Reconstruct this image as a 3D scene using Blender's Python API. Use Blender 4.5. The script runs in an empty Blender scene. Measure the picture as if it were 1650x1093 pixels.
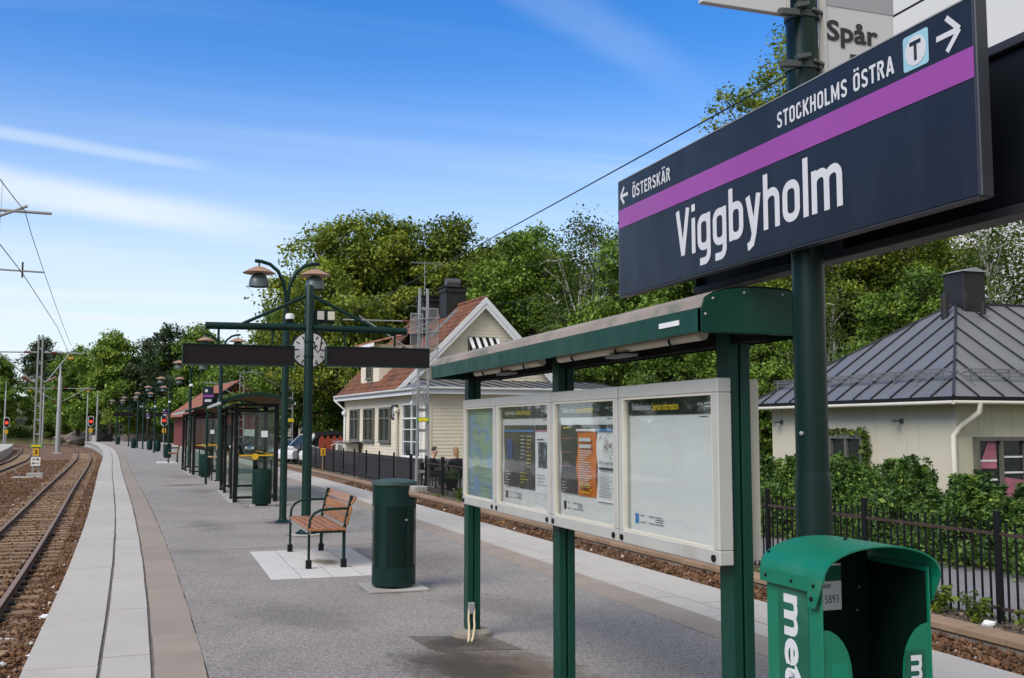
import bpy, bmesh, math, random
import numpy as np
from mathutils import Vector, Matrix
random.seed(7)
R = math.radians
C = bpy.context.scene.collection
PI = math.pi

# ------------------------------------------------------------------ camera, sky, sun, exposure
sc = bpy.context.scene
EYE = 1.62
cam_d = bpy.data.cameras.new('camera'); cam = bpy.data.objects.new('camera', cam_d); C.objects.link(cam)
cam.location = (0, 0, EYE)
cam.rotation_euler = (R(90 + 4.94), 0, R(-19.1))
cam_d.sensor_width = 36; cam_d.lens = 36.22
cam_d.clip_start = .05; cam_d.clip_end = 3000
sc.camera = cam
sc.view_settings.view_transform = 'Standard'
sc.view_settings.look = 'None'
sc.view_settings.gamma = 1
sc.view_settings.exposure = 1.22
sc.view_settings.use_curve_mapping = False

SUN_AZ, SUN_EL = R(-118), R(44)          # the sun stands behind thin cloud, behind the left shoulder
w = bpy.data.worlds.new('World'); sc.world = w; w.use_nodes = True
wn, wl = w.node_tree.nodes, w.node_tree.links
wn.clear()

def N(t, **k):
    n = wn.new(t)
    for a, b in k.items(): setattr(n, a, b)
    return n
def mth(op, a, b=None, c=None, clamp=False):
    n = N('ShaderNodeMath', operation=op, use_clamp=clamp)
    for i, x in enumerate((a, b, c)):
        if x is None: continue
        if isinstance(x, (int, float)): n.inputs[i].default_value = x
        else: wl.new(x, n.inputs[i])
    return n.outputs[0]
def vdot(a, v):
    n = N('ShaderNodeVectorMath', operation='DOT_PRODUCT'); wl.new(a, n.inputs[0]); n.inputs[1].default_value = v
    return n.outputs['Value']
def sstep(x, a, b, lo=0., hi=1.):
    n = N('ShaderNodeMapRange', interpolation_type='SMOOTHSTEP'); wl.new(x, n.inputs[0])
    for i, q in enumerate((a, b, lo, hi)): n.inputs[i + 1].default_value = q
    return n.outputs[0]
tc = N('ShaderNodeTexCoord'); D = tc.outputs['Generated']
sky = N('ShaderNodeTexSky', sky_type='NISHITA', sun_disc=False)
sky.sun_elevation = SUN_EL; sky.sun_rotation = SUN_AZ
sky.air_density = 1.0; sky.dust_density = .6; sky.ozone_density = 2.0
hs = N('ShaderNodeHueSaturation'); hs.inputs['Hue'].default_value = .511; hs.inputs['Saturation'].default_value = 1.43; hs.inputs['Value'].default_value = .89
wl.new(sky.outputs[0], hs.inputs['Color'])
sep = N('ShaderNodeSeparateXYZ'); wl.new(D, sep.inputs[0])
zc = mth('MAXIMUM', sep.outputs[2], .03)
# cirrus is a sheet high above the ground: project the view direction on it
px_ = mth('DIVIDE', sep.outputs[0], zc); py_ = mth('DIVIDE', sep.outputs[1], zc)
cmb = N('ShaderNodeCombineXYZ'); wl.new(px_, cmb.inputs[0]); wl.new(py_, cmb.inputs[1])
mp = N('ShaderNodeMapping'); mp.inputs['Rotation'].default_value = (0, 0, R(38)); mp.inputs['Scale'].default_value = (.22, 1.1, 1)
wl.new(cmb.outputs[0], mp.inputs[0])
n1 = N('ShaderNodeTexNoise'); n1.inputs['Scale'].default_value = .9; n1.inputs['Detail'].default_value = 7; n1.inputs['Roughness'].default_value = .55
n1.inputs['Distortion'].default_value = .6
wl.new(mp.outputs[0], n1.inputs['Vector'])
n2 = N('ShaderNodeTexNoise'); n2.inputs['Scale'].default_value = 5.; n2.inputs['Detail'].default_value = 6
wl.new(D, n2.inputs['Vector'])
wisps = sstep(n1.outputs[0], .44, .78, 0, .30)
veil = sstep(sep.outputs[2], .37, .0, 0, .92)
def camdir(px, py):                       # a direction of the sky, as azimuth and elevation from the platform axis
    d = Vector(((px - 825) / 1660, 1, -(py - 546.5) / 1660))
    c, s = math.cos(R(4.94)), math.sin(R(4.94)); d = Vector((d.x, d.y * c - d.z * s, d.y * s + d.z * c))
    c, s = math.cos(R(19.1)), math.sin(R(19.1)); d = Vector((d.x * c + d.y * s, -d.x * s + d.y * c, d.z))
    return d.normalized()
def streak(a, b, wid, amt, fade0=.15, fade1=.3):
    """a long thin cirrus band along the great circle through directions a and b"""
    nrm = a.cross(b).normalized(); along = (b - a).normalized(); mid = (a + b).normalized()
    ds = mth('ADD', vdot(D, nrm), mth('MULTIPLY', mth('SUBTRACT', n2.outputs[0], .5), wid * 1.2))
    up = sstep(ds, -wid, -wid * .1); dn = sstep(ds, wid, wid * .2)
    t = vdot(D, along); ta, tb = a.dot(along), b.dot(along)
    e0 = sstep(t, ta - fade0, ta); e1 = sstep(t, tb + fade1 * .3, tb - fade1 * .5)
    front = sstep(vdot(D, mid), .3, .6)
    k = mth('MULTIPLY', mth('MULTIPLY', up, dn), mth('MULTIPLY', e0, e1))
    k = mth('MULTIPLY', k, mth('MULTIPLY', front, amt))
    tex = sstep(n2.outputs[0], .25, .65, .55, 1.)
    return mth('MULTIPLY', k, tex)
S = [streak(camdir(-120, 275), camdir(430, 375), .024, .95),
     streak(camdir(-80, 200), camdir(330, 268), .0085, .45, .1, .12),
     streak(camdir(790, -60), camdir(1120, 130), .03, .16, .1, .2),
     streak(camdir(-100, 385), camdir(420, 480), .03, .25)]
tot = mth('ADD', wisps, veil)
for s_ in S: tot = mth('SUBTRACT', 1.0, mth('MULTIPLY', mth('SUBTRACT', 1.0, tot, clamp=True), mth('SUBTRACT', 1.0, s_)))
# a bank of even white cloud covers the sky to the east (right of the signs)
bank_n = Vector((math.cos(R(31.5)), -math.sin(R(31.5)), 0))
bank = sstep(mth('ADD', vdot(D, bank_n), mth('MULTIPLY', mth('SUBTRACT', n2.outputs[0], .5), .02)), .055, .105, 0, 1)
tot2 = mth('SUBTRACT', 1.0, mth('MULTIPLY', mth('SUBTRACT', 1.0, tot, clamp=True), mth('SUBTRACT', 1.0, bank)))
ccol = N('ShaderNodeMixRGB'); ccol.inputs[1].default_value = (3.6, 4.0, 4.3, 1); ccol.inputs[2].default_value = (2.75, 2.8, 2.88, 1)
wl.new(bank, ccol.inputs[0])
mixc = N('ShaderNodeMixRGB'); wl.new(tot2, mixc.inputs[0]); wl.new(hs.outputs[0], mixc.inputs[1]); wl.new(ccol.outputs[0], mixc.inputs[2])
bg = N('ShaderNodeBackground'); bg.inputs[1].default_value = .10
wl.new(mixc.outputs[0], bg.inputs[0])
out = N('ShaderNodeOutputWorld'); wl.new(bg.outputs[0], out.inputs[0])

sun_d = bpy.data.lights.new('sun', 'SUN'); sun = bpy.data.objects.new('sun', sun_d); C.objects.link(sun)
sun_d.energy = 1.5; sun_d.angle = R(40); sun_d.color = (1, .90, .76)
sv = Vector((math.sin(SUN_AZ) * math.cos(SUN_EL), math.cos(SUN_AZ) * math.cos(SUN_EL), math.sin(SUN_EL)))
sun.rotation_euler = (-sv).to_track_quat('-Z', 'Y').to_euler()
sun.location = (-20, -20, 40)

# ------------------------------------------------------------------ materials
MATS = {}
def mat(name, col, rough=.6, metal=0., var=.12, vscale=3., bump=0., bscale=40., col2=None, c2scale=1.2, c2lo=.5, c2hi=.7,
        spec=.5, objvar=0., coat=0., stretch=None, fine=0., fscale=120.):
    """procedural surface: base colour, cloudy variation, patches of a second colour, speckle and fine relief"""
    if name in MATS: return MATS[name]
    m = bpy.data.materials.new(name); m.use_nodes = True
    nt = m.node_tree; nd, lk = nt.nodes, nt.links
    b = nd['Principled BSDF']; b.inputs['Roughness'].default_value = rough; b.inputs['Metallic'].default_value = metal
    b.inputs['Specular IOR Level'].default_value = spec
    if coat: b.inputs['Coat Weight'].default_value = coat; b.inputs['Coat Roughness'].default_value = .15
    t = nd.new('ShaderNodeTexCoord'); vec = t.outputs['Object']
    if stretch:
        mpn = nd.new('ShaderNodeMapping'); mpn.inputs['Scale'].default_value = stretch; lk.new(vec, mpn.inputs[0]); vec = mpn.outputs[0]
    oi = nd.new('ShaderNodeObjectInfo')
    add = nd.new('ShaderNodeVectorMath'); add.operation = 'MULTIPLY_ADD'; add.inputs[1].default_value = (1, 1, 1)
    sc_ = nd.new('ShaderNodeVectorMath'); sc_.operation = 'SCALE'; sc_.inputs[0].default_value = (17, 31, 11); lk.new(oi.outputs['Random'], sc_.inputs['Scale'])
    lk.new(vec, add.inputs[0]); lk.new(sc_.outputs[0], add.inputs[2]); vec2 = add.outputs[0]
    def noise(s, det=5, rg=.6):
        n = nd.new('ShaderNodeTexNoise'); n.inputs['Scale'].default_value = s; n.inputs['Detail'].default_value = det; n.inputs['Roughness'].default_value = rg
        lk.new(vec2, n.inputs['Vector']); return n.outputs[0]
    def mr(x, a, b_, lo, hi):
        n = nd.new('ShaderNodeMapRange'); lk.new(x, n.inputs[0])
        for i, q in enumerate((a, b_, lo, hi)): n.inputs[i + 1].default_value = q
        return n.outputs[0]
    cur = None
    rgb = nd.new('ShaderNodeRGB'); rgb.outputs[0].default_value = (*col, 1); cur = rgb.outputs[0]
    if col2:
        mx = nd.new('ShaderNodeMixRGB'); lk.new(mr(noise(c2scale, 8, .65), c2lo, c2hi, 0, 1), mx.inputs[0]); lk.new(cur, mx.inputs[1]); mx.inputs[2].default_value = (*col2, 1); cur = mx.outputs[0]
    f = mr(noise(vscale), .25, .75, 1 - var, 1 + var)
    if fine:
        f2 = mr(noise(fscale, 3, .7), .3, .7, 1 - fine, 1 + fine)
        mm = nd.new('ShaderNodeMath'); mm.operation = 'MULTIPLY'; lk.new(f, mm.inputs[0]); lk.new(f2, mm.inputs[1]); f = mm.outputs[0]
    if objvar:
        f3 = mr(oi.outputs['Random'], 0, 1, 1 - objvar, 1 + objvar)
        mm = nd.new('ShaderNodeMath'); mm.operation = 'MULTIPLY'; lk.new(f, mm.inputs[0]); lk.new(f3, mm.inputs[1]); f = mm.outputs[0]
    sc2 = nd.new('ShaderNodeVectorMath'); sc2.operation = 'SCALE'; lk.new(cur, sc2.inputs[0]); lk.new(f, sc2.inputs['Scale'])
    lk.new(sc2.outputs[0], b.inputs['Base Color'])
    rr = mr(noise(vscale * 2.3), .3, .7, max(.03, rough - .08), min(1, rough + .1)); lk.new(rr, b.inputs['Roughness'])
    if bump:
        bn = nd.new('ShaderNodeBump'); bn.inputs['Strength'].default_value = bump; bn.inputs['Distance'].default_value = .01
        lk.new(noise(bscale, 4, .7), bn.inputs['Height']); lk.new(bn.outputs[0], b.inputs['Normal'])
    MATS[name] = m
    return m
def tint_mat(name, stops, rough=.6, trans=.0, bump=0, mult=1.):
    """colour from the per-face attribute 'tint' (each leaf or stone has its own colour)"""
    m = bpy.data.materials.new(name); m.use_nodes = True; nd, lk = m.node_tree.nodes, m.node_tree.links
    b = nd['Principled BSDF']; b.inputs['Roughness'].default_value = rough; b.inputs['Specular IOR Level'].default_value = .3
    a = nd.new('ShaderNodeAttribute'); a.attribute_name = 'tint'
    oi = nd.new('ShaderNodeObjectInfo')
    ad = nd.new('ShaderNodeMath'); ad.operation = 'MULTIPLY_ADD'; lk.new(oi.outputs['Random'], ad.inputs[0]); ad.inputs[1].default_value = .22; lk.new(a.outputs['Fac'], ad.inputs[2])
    sb = nd.new('ShaderNodeMath'); sb.operation = 'SUBTRACT'; lk.new(ad.outputs[0], sb.inputs[0]); sb.inputs[1].default_value = .11
    r = nd.new('ShaderNodeValToRGB'); e = r.color_ramp.elements
    e[0].position, e[0].color = stops[0][0], (*stops[0][1], 1); e[1].position, e[1].color = stops[-1][0], (*stops[-1][1], 1)
    for p, c in stops[1:-1]:
        q = e.new(p); q.color = (*c, 1)
    lk.new(sb.outputs[0], r.inputs[0]); lk.new(r.outputs[0], b.inputs['Base Color'])
    if trans:
        tr = nd.new('ShaderNodeBsdfTranslucent'); mx = nd.new('ShaderNodeMixShader'); mx.inputs[0].default_value = trans
        g = nd.new('ShaderNodeMixRGB'); g.blend_type = 'MULTIPLY'; g.inputs[0].default_value = 1; g.inputs[2].default_value = (1.25, 1.3, .55, 1)
        lk.new(r.outputs[0], g.inputs[1]); lk.new(g.outputs[0], tr.inputs[0])
        lk.new(b.outputs[0], mx.inputs[1]); lk.new(tr.outputs[0], mx.inputs[2]); lk.new(mx.outputs[0], nd['Material Output'].inputs[0])
    MATS[name] = m
    return m
def glass_mat(name, tint=(.9, .95, .93), base=.03, gloss=.9):
    m = bpy.data.materials.new(name); m.use_nodes = True; nd, lk = m.node_tree.nodes, m.node_tree.links
    nd.remove(nd['Principled BSDF'])
    t = nd.new('ShaderNodeBsdfTransparent'); t.inputs[0].default_value = (*tint, 1)
    g = nd.new('ShaderNodeBsdfGlossy'); g.inputs['Roughness'].default_value = .03; g.inputs['Color'].default_value = (gloss, gloss, gloss, 1)
    f = nd.new('ShaderNodeLayerWeight'); f.inputs[0].default_value = .5
    pw = nd.new('ShaderNodeMath'); pw.operation = 'POWER'; pw.inputs[1].default_value = 5.; lk.new(f.outputs['Facing'], pw.inputs[0])
    a = nd.new('ShaderNodeMath'); a.operation = 'MULTIPLY_ADD'; a.inputs[1].default_value = .9; a.inputs[2].default_value = base; a.use_clamp = True; lk.new(pw.outputs[0], a.inputs[0])
    tx = nd.new('ShaderNodeTexCoord'); no = nd.new('ShaderNodeTexNoise'); no.inputs['Scale'].default_value = 2.2; lk.new(tx.outputs['Object'], no.inputs['Vector'])
    bu = nd.new('ShaderNodeBump'); bu.inputs['Strength'].default_value = .16; bu.inputs['Distance'].default_value = .02; lk.new(no.outputs[0], bu.inputs['Height']); lk.new(bu.outputs[0], g.inputs['Normal'])
    mx = nd.new('ShaderNodeMixShader'); lk.new(a.outputs[0], mx.inputs[0]); lk.new(t.outputs[0], mx.inputs[1]); lk.new(g.outputs[0], mx.inputs[2])
    lk.new(mx.outputs[0], nd['Material Output'].inputs[0]); MATS[name] = m
    return m
def emis(name, col, s):
    m = bpy.data.materials.new(name); m.use_nodes = True; nd = m.node_tree.nodes; b = nd['Principled BSDF']
    b.inputs['Base Color'].default_value = (*col, 1); b.inputs['Emission Color'].default_value = (*col, 1); b.inputs['Emission Strength'].default_value = s
    MATS[name] = m
    return m

M_ASPH = mat('asphalt', (.275, .257, .234), .92, var=.13, vscale=.9, bump=.9, bscale=110, fine=.85, fscale=92, col2=(.19, .182, .168), c2scale=.7, c2lo=.56, c2hi=.80)
M_ASPH2 = mat('old_asphalt', (.14, .132, .118), .95, var=.25, vscale=2.5, bump=.8, bscale=110, fine=.5, fscale=80, col2=(.165, .135, .10), c2scale=1.6, c2lo=.48, c2hi=.7)
M_YARD = mat('yard_asphalt', (.20, .20, .205), .92, var=.12, vscale=.8, bump=.4, bscale=90, fine=.25, fscale=60)
M_SLAB = mat('white_concrete', (.435, .415, .37), .85, var=.06, vscale=2.2, bump=.2, bscale=120, objvar=.045, fine=.05, fscale=200, col2=(.32, .31, .285), c2scale=1.4, c2lo=.60, c2hi=.85)
M_TACT = mat('tactile_concrete', (.285, .245, .20), .88, var=.08, vscale=2, bump=.35, bscale=70, objvar=.05, fine=.1, fscale=150)
M_JOINT = mat('joint_dirt', (.15, .135, .115), .95, var=.3, vscale=5)
M_CONC = mat('grey_concrete', (.36, .35, .33), .88, var=.14, vscale=1.6, bump=.3, bscale=60, col2=(.22, .2, .18), c2scale=2, c2lo=.55, c2hi=.8)
M_BALL = mat('ballast_ground', (.150, .080, .037), .95, var=.35, vscale=2.2, bump=.9, bscale=24, fine=.5, fscale=38, col2=(.16, .105, .06), c2scale=.5, c2lo=.45, c2hi=.7)
M_SLEEP = mat('sleeper_wood', (.25, .175, .11), .9, var=.25, vscale=3, bump=.5, bscale=30, objvar=.25, stretch=(1, 6, 6))
M_RUST = mat('rail_rust', (.085, .044, .024), .75, var=.3, vscale=5, bump=.2)
M_RAILTOP = mat('rail_worn', (.25, .175, .12), .55, .0, spec=.25, var=.12, vscale=3)
M_RUSTTOP = mat('rail_rusty_top', (.23, .12, .062), .6, .3, var=.2, vscale=4)
M_GREEN = mat('green_paint', (.0040, .024, .0195), .42, spec=.22, var=.18, vscale=2.5, bump=.04, bscale=30, col2=(.012, .04, .035), c2scale=6, c2lo=.66, c2hi=.8)
M_GREENB = mat('canopy_green', (.003, .046, .031), .40, spec=.28, var=.12, vscale=2, col2=(.022, .072, .055), c2scale=4, c2lo=.58, c2hi=.78, stretch=(1, 1.5, .6))
M_ROOFDIRT = mat('dusty_roof', (.27, .235, .20), .9, var=.2, vscale=2.5, col2=(.12, .14, .11), c2scale=3)
M_POST = mat('post_green', (.0035, .019, .0155), .36, spec=.28, var=.18, vscale=3, col2=(.018, .046, .04), c2scale=7, c2lo=.63, c2hi=.72, stretch=(1, 1, .45))
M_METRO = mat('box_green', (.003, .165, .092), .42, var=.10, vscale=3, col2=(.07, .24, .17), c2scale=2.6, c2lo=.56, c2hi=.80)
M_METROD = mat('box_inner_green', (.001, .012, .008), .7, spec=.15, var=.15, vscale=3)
M_DECAL = mat('box_decal', (.004, .10, .06), .35, var=.15, vscale=3, col2=(.03, .17, .11), c2scale=2)
M_LETTER = mat('white_letter', (.62, .64, .66), .5, var=.04)
M_NAVY = mat('navy_enamel', (.0145, .0195, .033), .34, var=.16, vscale=1.4, spec=.3, col2=(.021, .027, .041), c2scale=2.2, c2lo=.5, c2hi=.75, stretch=(1, 3, .5))
M_NAVYD = mat('navy_back', (.006, .008, .012), .5, spec=.2, var=.15, vscale=1.4)
M_SFRAME = mat('sign_frame', (.045, .05, .06), .4, .3, var=.1)
M_PURPLE = mat('purple_enamel', (.30, .062, .315), .35, var=.05, vscale=1.4)
M_BLUEBOX = mat('pale_blue', (.30, .56, .66), .4, var=.04)
M_BLACK = mat('black_paint', (.008, .009, .010), .55, spec=.2, var=.2)
M_BLACKM = mat('black_matt', (.010, .010, .011), .85, spec=.15, var=.2)
M_GALV = mat('galvanised', (.30, .315, .32), .55, .2, var=.14, vscale=4, col2=(.24, .26, .27), c2scale=4)
M_ALU = mat('grey_aluminium', (.50, .505, .47), .45, .15, var=.07, vscale=2.5, col2=(.42, .40, .34), c2scale=2, c2lo=.6, c2hi=.8)
M_ALUCR = mat('case_cream', (.60, .57, .47), .5, var=.06, vscale=3)
M_CREAM = mat('cream_boards', (.66, .605, .465), .75, var=.06, vscale=1.6, col2=(.57, .53, .42), c2scale=1.1, c2lo=.55, c2hi=.8)
M_CREAMR = mat('cream_panels', (.54, .505, .385), .8, var=.05, vscale=1.2, objvar=.02)
M_WHITE = mat('white_paint', (.70, .72, .73), .6, var=.06, vscale=2)
M_TILE = mat('rusty_tile', (.19, .074, .037), .9, var=.3, vscale=3, bump=.5, bscale=30, col2=(.065, .042, .03), c2scale=1.3, c2lo=.45, c2hi=.68, fine=.3, fscale=14)
M_TILE2 = mat('orange_tile', (.27, .105, .062), .9, var=.25, vscale=3, fine=.2, fscale=8)
M_REDW = mat('red_boards', (.135, .022, .020), .85, var=.15, vscale=3)
M_METALR = mat('grey_roof_metal', (.15, .158, .166), .5, .1, var=.08, vscale=.8, col2=(.14, .145, .155), c2scale=.6, objvar=.05)
M_SEAM = mat('roof_seam', (.028, .031, .036), .5, .3, var=.1)
M_WINF = mat('window_grey', (.125, .125, .105), .6, var=.1)
M_WGLASS = mat('window_glass', (.022, .028, .026), .08, var=.5, vscale=2.5, spec=.5, col2=(.13, .13, .12), c2scale=2.2, c2lo=.64, c2hi=.67)
M_WOOD = mat('oiled_wood', (.33, .135, .045), .5, var=.25, vscale=5, bump=.12, bscale=40, objvar=.14, coat=.25, stretch=(6, .7, 6), col2=(.20, .078, .03), c2scale=4)
M_PALEW = mat('pale_wood', (.35, .22, .12), .6, var=.2, vscale=5, objvar=.1)
M_GREYW = mat('weathered_wood', (.16, .155, .15), .9, var=.3, vscale=4, stretch=(7, 7, .6))
M_COPPER = mat('lamp_hat', (.44, .27, .155), .45, .2, var=.12, vscale=6, col2=(.30, .2, .13), c2scale=5)
M_LAMPG = mat('lamp_bell', (.085, .12, .125), .38, .1, var=.1, vscale=5)
M_DISP = mat('display_glass', (.016, .0125, .0145), .32, spec=.15, var=.08, vscale=2)
M_YELLOW = mat('yellow_sign', (.70, .40, .02), .5, var=.06)
M_ORANGE = mat('orange_poster', (.66, .185, .028), .5, var=.05, vscale=3)
M_PAPER = mat('paper_white', (.74, .75, .76), .6, var=.03)
M_PAPERW = mat('leaflet_white', (.80, .80, .82), .6, var=.03)
M_DARKP = mat('dark_poster', (.040, .036, .038), .4, var=.2, vscale=6)
M_HEAD = mat('poster_header', (.010, .012, .012), .4, var=.1)
M_INK = mat('black_ink', (.02, .02, .024), .6, var=.1)
M_YINK = mat('yellow_ink', (.80, .62, .02), .5, var=.05)
M_BLUEI = mat('blue_ink', (.03, .22, .55), .5, var=.1)
M_PINKI = mat('pink_ink', (.50, .16, .34), .5, var=.1)
M_CABLE = mat('pale_cable', (.62, .52, .34), .6, var=.1)
M_RUBBER = mat('rubber', (.012, .012, .012), .8, var=.2)
M_SKIN = mat('skin', (.50, .30, .22), .55, var=.06)
M_CLOTH = mat('dark_cloth', (.012, .015, .022), .9, var=.3, vscale=8, bump=.3, bscale=30)
M_HAIRD = mat('dark_hair', (.03, .018, .012), .6, var=.3, vscale=20)
M_HAIRB = mat('fair_hair', (.36, .20, .09), .5, var=.3, vscale=20)
M_LINE = mat('wire', (.03, .032, .035), .5, .5, var=.1)
M_ORIN = mat('orange_insulator', (.62, .30, .03), .5, var=.1)
M_BRIN = mat('brown_insulator', (.16, .035, .025), .3, var=.1)
M_CARW = mat('car_white', (.68, .70, .72), .3, var=.03, coat=.8)
M_CARG = mat('car_grey', (.05, .055, .06), .3, .3, var=.05, coat=.8)
M_CARB = mat('car_dark', (.012, .015, .022), .25, .2, var=.05, coat=.8)
M_REDF = mat('red_fence', (.36, .065, .03), .8, var=.15, vscale=4)
M_GRASSG = mat('grass_ground', (.055, .075, .022), .95, var=.35, vscale=.5, bump=.8, bscale=6, col2=(.12, .105, .045), c2scale=.25, c2lo=.45, c2hi=.7)
M_ROCK = mat('rock', (.22, .18, .165), .9, var=.3, vscale=.7, bump=.8, bscale=3)
M_GLASS = glass_mat('clear_glass', (.86, .91, .88), .03)
M_CASEG = glass_mat('case_glass', (.95, .97, .96), .075)
M_RED = emis('red_signal', (.9, .03, .015), 1.2)
M_TGREEN = mat('green_tag', (.05, .30, .09), .5, var=.05)
LEAF_A = tint_mat('maple_leaf', [(0, (.026, .052, .009)), (.4, (.132, .190, .023)), (.75, (.265, .335, .039)), (1, (.38, .33, .052))], .55, .24)
LEAF_B = tint_mat('green_leaf', [(0, (.026, .056, .011)), (.45, (.125, .215, .030)), (.85, (.23, .35, .048)), (1, (.33, .40, .065))], .55, .24)
LEAF_C = tint_mat('birch_leaf', [(0, (.024, .046, .011)), (.5, (.078, .125, .026)), (.9, (.15, .20, .044)), (1, (.30, .26, .05))], .55, .35)
LEAF_D = tint_mat('needle', [(0, (.014, .028, .012)), (.6, (.045, .078, .030)), (1, (.09, .13, .045))], .6, .15)
LEAF_Y = tint_mat('autumn_leaf', [(0, (0.045, 0.060, 0.015)), (.45, (0.128, 0.143, 0.024)), (.8, (0.255, 0.195, 0.030)), (1, (0.450, 0.210, 0.038))], .55, .35)
LEAF_H = tint_mat('hedge_leaf', [(0, (.022, .058, .015)), (.5, (.085, .165, .036)), (.85, (.17, .28, .055)), (1, (.26, .34, .06))], .5, .28)
LEAF_W = tint_mat('weed_leaf', [(0, (.05, .09, .02)), (.6, (.13, .20, .03)), (1, (.26, .30, .04))], .55, .35)
STONE = tint_mat('ballast_stone', [(0, (.040, .024, .014)), (.5, (.150, .078, .037)), (.85, (.22, .122, .06)), (.97, (.27, .19, .125)), (1, (.55, .52, .48))], .85)
GRAVEL = tint_mat('gravel_stone', [(0, (.05, .04, .03)), (.5, (.12, .095, .07)), (.9, (.24, .20, .16)), (1, (.5, .48, .45))], .85)
M_BARK = mat('bark', (.055, .042, .032), .9, var=.3, vscale=5, bump=.6, bscale=12, stretch=(3, 3, .6))
M_BIRCH = mat('birch_bark', (.50, .48, .44), .8, var=.15, vscale=3, col2=(.05, .045, .04), c2scale=5, c2lo=.58, c2hi=.66, stretch=(1, 1, 3))

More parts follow.
